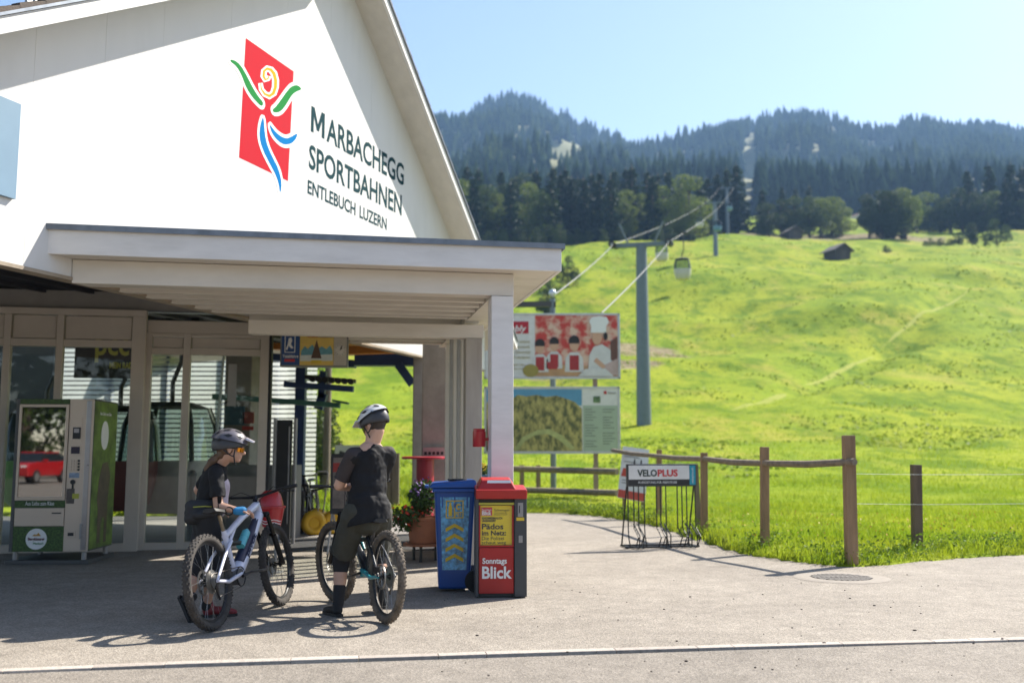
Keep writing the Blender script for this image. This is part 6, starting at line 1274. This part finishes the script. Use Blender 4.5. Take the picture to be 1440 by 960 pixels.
chain(mb, [O(wsR), O(wsR.lerp(weR,.55)), O(wsR.lerp(weR,1.0))], [.060,.060,.062]); chain(mb, [O(wsL), O(wsL.lerp(weL,.5)), O(wsL.lerp(weL,.75))], [.060,.056,.054]); fuse(mb, 'tee_shirt', jersey, WOM, .009, 5, (.028,.09), hems=[(O(wsR.lerp(weR,.74)), weR-wsR, .12)])
mb = MB(); fr0 = wsh.lerp(wp,.32)+wf*.062; fr1 = wsh.lerp(wp,.80)+wf*.060; chain(mb, [O(fr0), O(fr1)], [.092,.098], 18, (wr3,.85)); fuse(mb, 'shirt_front', M('pale_pink_print', (.56,.46,.50), .7, var=.25, scale=9), WOM, .009, 5, (.012,.1))
mb = MB(); chain(mb, [O(wp+Vector((0,0,.05))), O(wp+Vector((0,0,-.05)))], [.135,.135], 20, (wr3,.9)); chain(mb, [O(whR), O(whR.lerp(kR,.5)), O(kR+Vector((0,0,-.02)))], [.11,.09,.082]); chain(mb, [O(whL), O(whL.lerp(kL,.5)), O(kL+Vector((0,0,-.02)))], [.11,.09,.082]); fuse(mb, 'shorts', blackw, WOM, .009, 5, (.02,.1))
mb = MB(); bg_ = D(287, 717, 8.08); [capsule(mb, O(bg_-wf*.095+up3*h_), O(bg_+wf*.095+up3*(h_*.8+.01)), .056, .050, 14) for h_ in (-.06, -.02, .03)]; capsule(mb, O(bg_-wf*.05+wr3*.05-up3*.03), O(bg_+wf*.05+wr3*.05-up3*.03), .04, .04, 12); bgo = fuse(mb, 'hip_bag', M('bag_black', (.02,.02,.021), .7, var=.2), WOM, .008, 3, (.012,.07)); MB().tube([O(bg_+wr3*.07+wf*.05+Vector((0,0,.03))), O(bg_+wr3*.08+Vector((0,0,.035))), O(bg_+wr3*.075-wf*.09+Vector((0,0,.03)))], .004, 6).build('zip', M('zip_lime', (.4,.42,.05), .5), bgo)
mb = MB(); chain(mb, [O(aR+Vector((0,0,.12))), O(aR)], [.046,.042]); fuse(mb, 'sock', sock, WOM, .007, 2); mb = MB(); chain(mb, [O(aL.lerp(kL,.25)), O(aL)], [.046,.042]); fuse(mb, 'sock', sock, WOM, .007, 2)
rsh = M('shoe_red_black', (.20,.02,.025), .6, var=.5, scale=18)
shoe(WOM, O(aR)+Vector((-.03,0,-.09)), wf, rsh, rubber); ls_ = shoe(WOM, O(aL)+Vector((-.055,-.02,.035)), wf*.75+Vector((0,-.3,0)), blackw, rubber, pitch=math.radians(62))
P_ = lambda x, y, z: O(whc)+HR2 @ Vector((x,y,z)); mb = MB(); mb.ell(P_(-.03,0,.02), (.090,.080,.092), 20, 12, HR2); mb.ell(P_(-.065,0,-.045), (.045,.055,.05), 14, 10, HR2); chain(mb, [P_(-.095,0,-.07), P_(-.14,.0,-.11), P_(-.17,.01,-.17), P_(-.185,.02,-.22)], [.032,.034,.028,.010]); fuse(mb, 'hair', hair, WOM, .007, 2, (.012,.03))
helmet(WOM, O(whc), HR2, hk, M('helmet_plum', (.11,.10,.115), .35, coat=.4), MATS['helmet_black'], M('visor_silver', (.42,.40,.44), .25, .3)); glasses(WOM, O(whc), HR2, M('lens_orange', (.75,.28,.01), .1, .7))
mb = MB(); chain(mb, [O(wwR-wf*.02), O(wwR+wf*.03)], [.032,.036]); fuse(mb, 'glove', M('glove_blue', (.02,.20,.42), .7), WOM, .006, 2)
MB().torus(O(wwR-wf*.075), .031, .006, 16, 6).xf(Matrix.Identity(4)).build('bracelet', rubber, WOM, smooth=True)
# ================================================================== VEGETATION
ORD = 'first second third fourth fifth sixth seventh eighth ninth tenth eleventh twelfth thirteenth fourteenth fifteenth sixteenth seventeenth eighteenth nineteenth twentieth twenty-first twenty-second twenty-third twenty-fourth twenty-fifth twenty-sixth twenty-seventh twenty-eighth twenty-ninth thirtieth thirty-first thirty-second'.split()
def foliage_mat(name, c0, c1, trans=.4, sc=.35):
    m = M(name, c0, .65, var=0, scale=sc, trans=trans, spec=.25); rp = [x for x in m.node_tree.nodes if x.type == 'VALTORGB'][0]
    rp.color_ramp.elements[0].color = (*c0, 1); rp.color_ramp.elements[1].color = (*c1, 1); rp.color_ramp.elements[0].position = .36; rp.color_ramp.elements[1].position = .66
    return m
dec = [foliage_mat('leaf_mid', (.036,.066,.012), (.10,.135,.026), .28, .12), foliage_mat('leaf_light', (.095,.14,.020), (.24,.275,.05), .32, .12), foliage_mat('leaf_dark', (.022,.044,.012), (.065,.092,.02), .25, .12)]
con = [foliage_mat('needle_dark', (.014,.032,.014), (.035,.062,.022), .2), foliage_mat('needle_mid', (.02,.042,.016), (.055,.085,.028), .25)]
bark = M('bark', (.075,.055,.04), .95, var=.3, scale=3)
def cards(P_, size, r, flat=None):
    n = len(P_); d1 = r.normal(size=(n,3)); d1 /= np.linalg.norm(d1, axis=1)[:,None]; d2 = np.cross(d1, r.normal(size=(n,3))); d2 /= np.linalg.norm(d2, axis=1)[:,None]
    s = (size*(.6+.8*r.random(n)))[:,None]; V = np.stack([P_-d1*s, P_+d2*s*.6, P_+d1*s, P_-d2*s*.6], 1).reshape(-1,3); return V, np.arange(4*n).reshape(-1,4)
def decid_proto(seed, bushy=False):
    """unit tree, height 1: returns (trunk mesh, crown vertices, faces)"""
    r = np.random.default_rng(seed); tk = MB(); base = .0 if bushy else .07
    tk.tube([(0,0,-.03),(.01,0,.2),(.0,.01,.5),(.01,0,.8)], [.028,.022,.014,.005], 8); lobes = []
    for k in range(15 if not bushy else 13):
        a = r.random()*6.28; h = base+.10+(.80-base)*r.random(); rad = (.26 if not bushy else .34)*math.sin(min(1, (1.06-h)*1.5)*math.pi/2)*(.35+.65*r.random())
        c = np.array([rad*math.cos(a), rad*math.sin(a), h]); lobes.append((c, .085+.085*r.random())); tk.tube([(0,0,max(.05,h-.16)), tuple(c*np.array([.6,.6,1])-np.array([0,0,.04])), tuple(c)], [.010,.006,.003], 5)
    lobes.append((np.array([0,0,.88]), .10)); lobes.append((np.array([0,0,.5]), .2)); lobes.append((np.array([.02,0,.33]), .18))
    Ps = []
    for c, R_ in lobes:
        n = int(2600*R_*R_*10/1.15); p = r.normal(size=(n,3)); p /= np.linalg.norm(p, axis=1)[:,None]; p *= (R_*(.78+.25*r.random((n,1)))); p[:,2] *= .85; Ps.append(p+c)
    P_ = np.concatenate(Ps); P_ = P_[P_[:,2] > .02]; V, F = cards(P_, np.full(len(P_), .0125 if not bushy else .014), r); return tk, V, F
def conif_proto(seed):
    r = np.random.default_rng(seed); tk = MB(); tk.tube([(0,0,-.03),(0,0,1.0)], [.016,.002], 7); Ps = []; 
    for lv in range(26):
        h = .07+.90*lv/26; R_ = .19*(1-h)**.85*(.8+.35*r.random())+.008; nb_ = max(5, int(11*(1-h))+3)
        for b in range(nb_):
            a = r.random()*6.28; L_ = R_*(.7+.4*r.random()); n = int(8+95*L_); t = r.random(n)**.7
            p = np.stack([np.cos(a)*L_*t, np.sin(a)*L_*t, h-.30*L_*t+.0*t], 1)+r.normal(size=(n,3))*.010*np.array([1,1,.6]); Ps.append(p)
    P_ = np.concatenate(Ps); V, F = cards(P_, .014+.006*r.random(len(P_)), r); return tk, V, F
protos = {}
for i in range(4): protos['d%d' % i] = decid_proto(20+i)
for i in range(2): protos['b%d' % i] = decid_proto(40+i, True)
for i in range(3): protos['c%d' % i] = conif_proto(60+i)
pm = {}
def proto_mesh(k, mat):
    key = (k, mat.name)
    if key not in pm:
        tk, V, F = protos[k]
        if ('t', k) not in pm: me = tk.mesh('trunk', True); me.materials.append(bark); pm[('t', k)] = me
        o = npmesh('crown', V, F, mat); me = o.data; bpy.data.objects.remove(o); pm[key] = me
    return pm[('t', k)], pm[key]
def tree(k, x, y, h, wid, mat, label, group, cat='tree', name='tree'):
    tm_, cm = proto_mesh(k, mat); t = thing(name, label, cat, (x, y, tz(x, y)-.2-(.05*h if k[0] == 'd' else 0)), random.random()*6.28, group); t.scale = (h*wid, h*wid, h)
    for nm, me in (('trunk', tm_), ('crown', cm)): o = bpy.data.objects.new(nm, me); C.objects.link(o); o.parent = t
    return t
def tree_px(k, px, pbase, ptop, Y, wid, mat, label, group=None, **kw):
    x = (px-720)/1400*Y; z0 = tz(x, Y); e = (640-ptop)/1400.0; h = 1.3+e*Y*1.0-z0; return tree(k, x, Y, max(2, h*1.01), wid, mat, label, group, **kw)
# forest edge left of the cable car
G1 = 'trees of the forest edge'
rowf = [(650,240,'d1',1),(664,244,'c1',0),(682,256,'d2',0),(700,262,'d1',1),(718,250,'c2',0),(742,246,'d0',1),(758,254,'d3',0),(776,246,'c0',0),(790,238,'c0',0),(806,243,'c1',0),(824,244,'c1',0),(846,236,'c2',0),(862,244,'c2',0),(876,262,'d2',1),(893,226,'c0',0),(905,262,'d1',1),(922,240,'c1',0),(938,250,'d0',1),(957,262,'c1',0),(975,240,'d2',1),(990,244,'c2',0)]
names = ['round light green', 'full green', 'slender', 'broad leafy']
def side_of(px):
    return px
for i, (px, top, k, mi) in enumerate(rowf):
    Y = 212+random.random()*16; near = [r for r in rowf if r[0] < px]
    lab = ('dark spruce' if k[0] == 'c' else ('light green leafy tree' if mi == 1 else 'mid green leafy tree'))+', '+ORD[i]+' from the roof slope along the front forest edge'
    tree_px(k, px, 345, top-4, Y, 1.1 if k[0] == 'd' else 1.35, (con[0] if k[0] == 'c' else dec[mi]), lab, G1)
row2 = [(655,228,'c0'),(672,232,'c1'),(705,236,'c2'),(728,240,'d2'),(755,234,'c0'),(779,230,'c1'),(797,233,'c2'),(815,246,'c0'),(835,240,'c1'),(868,235,'c2'),(884,232,'c1'),(914,236,'c0'),(930,240,'c1'),(946,236,'c2'),(964,246,'c0'),(1002,246,'c1'),(1016,240,'c2'),(1030,232,'c0'),(1044,226,'c1')]
for i, (px, top, k) in enumerate(row2):
    tree_px(k, px, 330, top-6, 240+random.random()*14, 1.35, con[i % 2] if k[0] == 'c' else dec[2], ('spruce' if k[0] == 'c' else 'leafy tree')+' behind the front forest edge, '+ORD[i]+' from the roof slope', 'second row of forest trees')
# low bushes hiding the forest foot on the left
for i, px in enumerate(range(640, 1000, 24)): tree_px('b%d' % (i % 2), px+random.randint(-6,6), 350, 315+random.randint(-10,8), 206, 1.15, dec[2 if i % 3 else 0], ORD[i]+' low dark shrub from the roof slope at the forest foot', 'shrubs at the forest foot', cat='shrub', name='shrub')
# clumps on the plateau
cl = [(1088,283,'d2',2,232),(1106,276,'b0',2,236),(1126,270,'d0',0,238),(1080,262,'c1',9,250),(1108,258,'c0',9,262),(1128,262,'c2',9,266),(1148,258,'c1',9,268),(1146,276,'b1',0,240),(1162,270,'d3',1,244),(1178,272,'b0',1,246),(1192,276,'d1',1,250),
      (1232,272,'b1',2,230),(1250,262,'b0',2,228),(1266,266,'d2',2,229),(1284,262,'b1',1,231),(1258,262,'d0',2,236),(1278,255,'d3',0,238),
      (1300,275,'d1',0,262),(1318,268,'d2',1,266),(1334,272,'d0',2,262),(1350,266,'d3',0,260),(1366,262,'b1',2,256),(1384,264,'d1',2,254),(1376,234,'c0',9,262),(1408,226,'c2',9,262),(1398,268,'d2',0,252),(1414,260,'d0',1,258),(1430,250,'c1',9,250),(1440,224,'c0',9,254),(1456,230,'c1',9,256),(1470,255,'d0',0,250)]
for i, (px, top, k, mi, Y) in enumerate(cl):
    grp = 'clump by the barns' if px < 1210 else ('round clump in the middle of the plateau' if px < 1290 else 'trees at the right edge of the plateau')
    tree_px(k, px, 330, top-5, Y, 1.3 if k[0] == 'd' else (1.15 if k[0] == 'b' else 1.4), con[0] if mi == 9 else dec[mi], ORD[sorted(c[0]*1000+c[4] for c in cl).index(px*1000+Y)]+' plateau tree from the lift pylons, '+('a dark spruce' if mi == 9 else 'leafy'), grp)
for i, (px, top, w_, Y) in enumerate(((1256,348,1.6,200),(1318,334,1.8,214),(1334,332,1.8,214),(1348,336,1.7,216),(1378,308,1.0,218),(1414,304,1.1,216),(1398,338,.8,205),(1382,322,1.2,222),(1360,322,1.3,222))):
    tree_px('b%d' % (i % 2), px, 350, top-2, Y, w_, dec[2] if i in (0,4) else dec[0], ORD[i]+' small bush right of the lone barn on the plateau meadow', 'bushes on the plateau', cat='bush', name='bush')
tree('b0', D(455,600,30).x, 30, 2.9, .95, dec[0], 'leafy bush by the wooden pole behind the station', None, cat='bush', name='bush'); tree('b1', D(436,590,33).x, 33, 4.4, .5, dec[0], 'taller shrub left of the wooden pole behind the station', None, cat='bush', name='bush')
tree('b1', D(798,360,150).x, 150, 5.0, .9, dec[2], 'dark bush on the slope just right of the canopy roof', None, cat='bush', name='bush'); tree('b0', D(770,380,130).x, 130, 6.0, .9, dec[2], 'dark bush on the slope touching the canopy roof edge', None, cat='bush', name='bush')
# trees and a car across the road, mirrored in the glass of the entrance
for i, (x, y, h, k, mi) in enumerate(((-54,-40,13,'d0',2),(-46,-42,15,'d1',0),(-38,-41,14,'d2',2),(-31,-44,16,'c0',9),(-25,-40,13,'d3',0),(-18,-43,15,'d0',2),(-11,-41,14,'c1',9),(-3,-44,16,'d1',2),(5,-42,14,'d2',0),(13,-44,17,'c2',9),(21,-41,14,'d0',2),(-62,-36,13,'d3',0))):
    tree(k, x, y, h, 1.25, con[0] if mi == 9 else dec[mi], ORD[i]+' tree in the row across the road mirrored in the entrance glass', 'trees across the road')
for i, x in enumerate(range(-50, 24, 5)): tree('b%d' % (i % 2), x+random.random()*2, -35-random.random()*3, 4.2+random.random()*1.5, 1.5, dec[2], ORD[i]+' shrub of the hedge across the road mirrored in the entrance glass', 'hedge across the road', cat='shrub', name='shrub')
CRX = thing('parked_car', 'red hatchback car mirrored in the vending machine window', 'car', (-19.0,-25.0,-.012), math.radians(-82)); crm = M('car_red', (.45,.012,.015), .25, var=.03, coat=.8)
prof = [(-2.0,.35),(-2.05,.75),(-1.95,.98),(-1.0,1.02),(-.35,1.42),(1.2,1.46),(1.85,1.05),(2.02,.85),(2.0,.35)]
MB().prism([p for p in prof if p not in ((-.35,1.42),(1.2,1.46))], -.85, .85).build('body', crm, CRX, bevel=.06)
MB().add([(-1.0,-.82,1.0),(1.8,-.82,1.04),(1.2,-.66,1.44),(-.35,-.66,1.42),(-1.0,.82,1.0),(1.8,.82,1.04),(1.2,.66,1.44),(-.35,.66,1.42)], [(0,1,2,3),(7,6,5,4),(0,4,5,1),(1,5,6,2),(3,7,4,0)]).build('windows', M('car_glass', (.02,.025,.028), .08), CRX)
MB().box(-.33,1.18,-.67,.67,1.40,1.48).build('roof', crm, CRX, bevel=.03)
for x in (-1.3,1.3):
    for y in (-.80,.80): wl = MB().cyl((x,y-.1,.32),(x,y+.1,.32), .32, n=24).build('wheel', rubber, CRX); MB().cyl((x,y-.105,.32),(x,y+.105,.32), .19, n=16).build('rim', MATS['galvanised'], wl)
for s in (-1,1): MB().box(-2.04,-1.95,s*.62-.14,s*.62+.14,.72,.86).build('headlight', wh, CRX); MB().box(1.95,2.03,s*.66-.1,s*.66+.1,.78,.98).build('tail_light', M('tail_red', (.5,.01,.01), .3), CRX); MB().box(-.6,-.45,s*.86-.09,s*.86+.09,1.02,1.14).build('wing_mirror', crm, CRX)
# ---- forest on the mountains: one mass of small conifers
def forest(n, yfun, tlo, thi, mats, seed, hmin, hmax, name, label, mask=True):
    r = np.random.default_rng(seed); t = tlo+(thi-tlo)*r.random(n); y = yfun(r.random(n)); x = t*y; z = mount_z(t, y); px = 720+1400*t; e = (z-1.3)/y; py = 640-1400*e
    ok = np.ones(n, bool)
    if mask:
        wob = (vnoise(px/14, py/14, 21)-.5)*26
        ok &= ~((np.abs(px-1064+(py-230)*.05+wob*.4) < 9+.04*(py-180)) & (py > 176))        # lift corridor
        for (cx, cy_, rx, ry) in ((792,216,22,14),(808,200,20,8),(835,200,26,7),(775,242,14,18),(800,238,9,10),(850,206,16,6),(1185,180,12,14),(925,222,10,9),(985,240,12,8),(1265,205,14,5),(745,225,6,14)): ok &= ~((((px-cx)+wob)/rx)**2+((py-cy_+wob*.4)/ry)**2 < 1)
        ok &= (vnoise(x/60, y/60, 31)+.35*vnoise(x/18, y/18, 32) > .27)
    x, y, z = x[ok], y[ok], z[ok]; n = len(x); h = hmin+(hmax-hmin)*r.random(n)**1.3; tiers = 5; sides = 6; V = []; 
    ang = 2*np.pi*np.arange(sides)/sides
    # each conifer: stacked ragged skirts
    Vs = []; Fs = []; per = tiers*(sides+1)
    for k in range(tiers):
        zb_ = .08+.80*k/tiers; zt2 = min(1.0, zb_+.36); R_ = .20*(1-zb_)**.9
        jit = .75+.5*r.random((n, sides)); rot = r.random((n,1))*6.28
        ring = np.stack([x[:,None]+h[:,None]*R_*jit*np.cos(ang+rot), y[:,None]+h[:,None]*R_*jit*np.sin(ang+rot), z[:,None]+h[:,None]*(zb_-.04+.06*r.random((n,sides)))], 2)
        ap = np.stack([x+h*.01*r.normal(size=n), y, z+h*zt2], 1)[:,None,:]; Vs.append(np.concatenate([ring, ap], 1))
        b = np.arange(n)[:,None]*per+k*(sides+1)
        for s in range(sides): Fs.append(np.concatenate([b+s, b+(s+1) % sides, b+sides], 1))
    V = np.concatenate(Vs, 1).reshape(-1,3); F = np.concatenate(Fs, 0)
    return tag(npmesh(name, V, F, mats), label, 'forest', kind='stuff')
fmat = foliage_mat('forest_needles', (.009,.021,.012), (.046,.064,.022), .0, .05)
forest(11500, lambda u: 560+740*u**.8, -.16, .66, fmat, 5, 13, 24, 'mountain_forest', 'dense conifer forest covering the mountains')
fdark = foliage_mat('forest_dark', (.006,.014,.009), (.018,.030,.014), .0, .035)
for _m in (fmat, fdark): _m.node_tree.nodes['Principled BSDF'].inputs['Specular IOR Level'].default_value = 0
forest(2600, lambda u: 420+170*u, -.12, .66, fdark, 6, 17, 29, 'hill_forest', 'darker spruce wood on the lower hill behind the meadow', mask=True)
# ---- grass of the verge and the near meadow
gm = foliage_mat('grass_blades', (.19,.29,.014), (.31,.36,.022), .5, .8)
def grass(n, y0, y1, h0, h1, seed, wid, only_edge=False, name='grass', label='', tl=(-.62, .72), mat=None, pw=1.0):
    r = np.random.default_rng(seed); y = y0*(y1/y0)**(r.random(n)**pw); t = tl[0]+(tl[1]-tl[0])*r.random(n); x = t*y; d = y-edge_y(x); ok = (d > .03)
    if only_edge: ok &= d < .25+.55*vnoise(x*1.5, y*1.5, 41)
    x, y, d = x[ok], y[ok], d[ok]; z = terrain_z(x, y); ok = z > -.2; x, y, z = x[ok], y[ok], z[ok]; n = len(x)
    h = (h0+(h1-h0)*r.random(n))*(.45+1.1*vnoise(x*.8, y*.8, 42)); a = r.random(n)*6.28; w_ = wid*(.6+.8*r.random(n)); lx, ly = np.cos(a), np.sin(a); b = r.random(n)*6.28; ln = h*(.2+.6*r.random(n))
    p0 = np.stack([x-lx*w_, y-ly*w_, z-.01], 1); p1 = np.stack([x+lx*w_, y+ly*w_, z-.01], 1); m0 = np.stack([x-lx*w_*.7+np.cos(b)*ln*.35, y-ly*w_*.7+np.sin(b)*ln*.35, z+h*.6], 1); m1 = m0+np.stack([lx*w_*1.4, ly*w_*1.4, 0*w_], 1); tp = np.stack([x+np.cos(b)*ln, y+np.sin(b)*ln, z+h], 1)
    V = np.stack([p0,p1,m1,m0,tp], 1).reshape(-1,3); k = np.arange(n)*5; F = np.concatenate([np.stack([k,k+1,k+2],1), np.stack([k,k+2,k+3],1), np.stack([k+3,k+2,k+4],1)]); return tag(npmesh(name, V, F, mat or gm), label, 'grass', kind='stuff')
grass(130000, 10.5, 34, .035, .095, 1, .0055, label='bright green meadow grass beyond the fence', tl=(-.12,.72))
grass(26000, 10.5, 32, .10, .24, 2, .008, True, 'verge_grass', 'longer grass along the asphalt edge', tl=(-.1,.72))
grass(50000, 30, 75, .06, .15, 3, .014, name='meadow_tufts', label='grass tufts on the rising meadow', pw=.8)
grass(14000, 21, 34, .08, .25, 4, .012, name='rear_grass', label='grass behind the station opening', tl=(-.42,-.08))
dk = foliage_mat('weed_leaves', (.08,.15,.014), (.17,.24,.03), .4, 2)
def weeds():
    r = np.random.default_rng(12); Vs, Fs, o = [], [], 0
    spots = [(float(p[0].x), float(p[0].y)) for p in posts]*3+[(x, float(edge_y(x))+.25+.4*random.random()) for x in np.concatenate([np.linspace(-.2, 8, 46), np.linspace(-.1, 2.6, 40)])]
    for (x, y) in spots:
        y2 = max(y, float(edge_y(x))+.12); n = 70; cx_, cy_ = x+r.normal()*.12, y2+abs(r.normal())*.12; z = tz(cx_, cy_)
        if z < -.2: continue
        P_ = np.stack([cx_+r.normal(size=n)*.14, cy_+r.normal(size=n)*.12, z+.02+np.abs(r.normal(size=n))*.09], 1); V, F = cards(P_, np.full(n, .020), r); Vs.append(V); Fs.append(F+o); o += len(V)
    tag(npmesh('weeds', np.concatenate(Vs), np.concatenate(Fs), dk), 'leafy weeds along the asphalt edge and post feet', 'weeds', kind='stuff')
weeds()
# tussocks: darker clumps that give the pasture its grain
r = np.random.default_rng(19); n = 30000; y = 34*(210/34)**r.random(n); x = (-.12+.75*r.random(n))*y; cl_ = vnoise(x/7, y/5, 51)+.5*vnoise(x/2.2, y/1.6, 52); ok = cl_ > .82; x, y = x[ok], y[ok]
s_ = (.05+.10*r.random(len(x)))*(.6+y/110); P_ = np.stack([x, y, terrain_z(x, y)+s_*.25], 1); V, F = cards(P_, s_, r); V[:,2] = np.repeat(P_[:,2], 4)+(V[:,2]-np.repeat(P_[:,2], 4))*.6
tag(npmesh('tussocks', V, F, foliage_mat('tussock_leaf', (.11,.175,.013), (.21,.265,.02), .4, .2)), 'darker tussocks dotted over the rising meadow', 'grass', kind='stuff')
fl = M('flower_specks', (.55,.28,.05), .6, var=.3)
r = np.random.default_rng(15); n = 420; y = 12.5+6*r.random(n); x = .12*y+r.random(n)*.45*y; okk = (y-edge_y(x)) > .5; x, y = x[okk], y[okk]; V, F = cards(np.stack([x, y, terrain_z(x, y)+.10+.06*r.random(len(x))], 1), np.full(len(x), .016), r); tag(npmesh('meadow_flowers', V, F, fl), 'tiny orange flower heads in the near grass', 'flowers', kind='stuff')
# loose grit on the asphalt
mb = MB(); r = np.random.default_rng(17)
for k in range(90):
    px, py = 620+800*r.random(), 800+150*r.random(); g = G(px, py); s = .004+.007*r.random()**3
    if (g.y-edge_y(g.x)) > -.05: continue
    mb.ell((g.x, g.y, s*.4), (s*(1+r.random()), s, s*.7), 6, 4)
tag(mb.build('loose_grit', M('grit_dark', (.05,.04,.033), .9, var=.4), None), 'scattered small dark grit on the pale asphalt', 'grit', kind='stuff')
# ================================================================== HAZE
hz_ = MB().box(-900, 1150, -60, 1560, -1.6, 520).mesh('haze'); ho = bpy.data.objects.new('haze', hz_); C.objects.link(ho); tag(ho, kind='stuff')
hm = bpy.data.materials.new('haze_air'); hm.use_nodes = True; hn = hm.node_tree; hn.nodes.clear(); ou = hn.nodes.new('ShaderNodeOutputMaterial'); pv = hn.nodes.new('ShaderNodeVolumePrincipled'); pv.inputs['Color'].default_value = (.36,.61,1,1); pv.inputs['Density'].default_value = .00024; pv.inputs['Anisotropy'].default_value = .15
hn.links.new(pv.outputs[0], ou.inputs['Volume']); hz_.materials.append(hm)
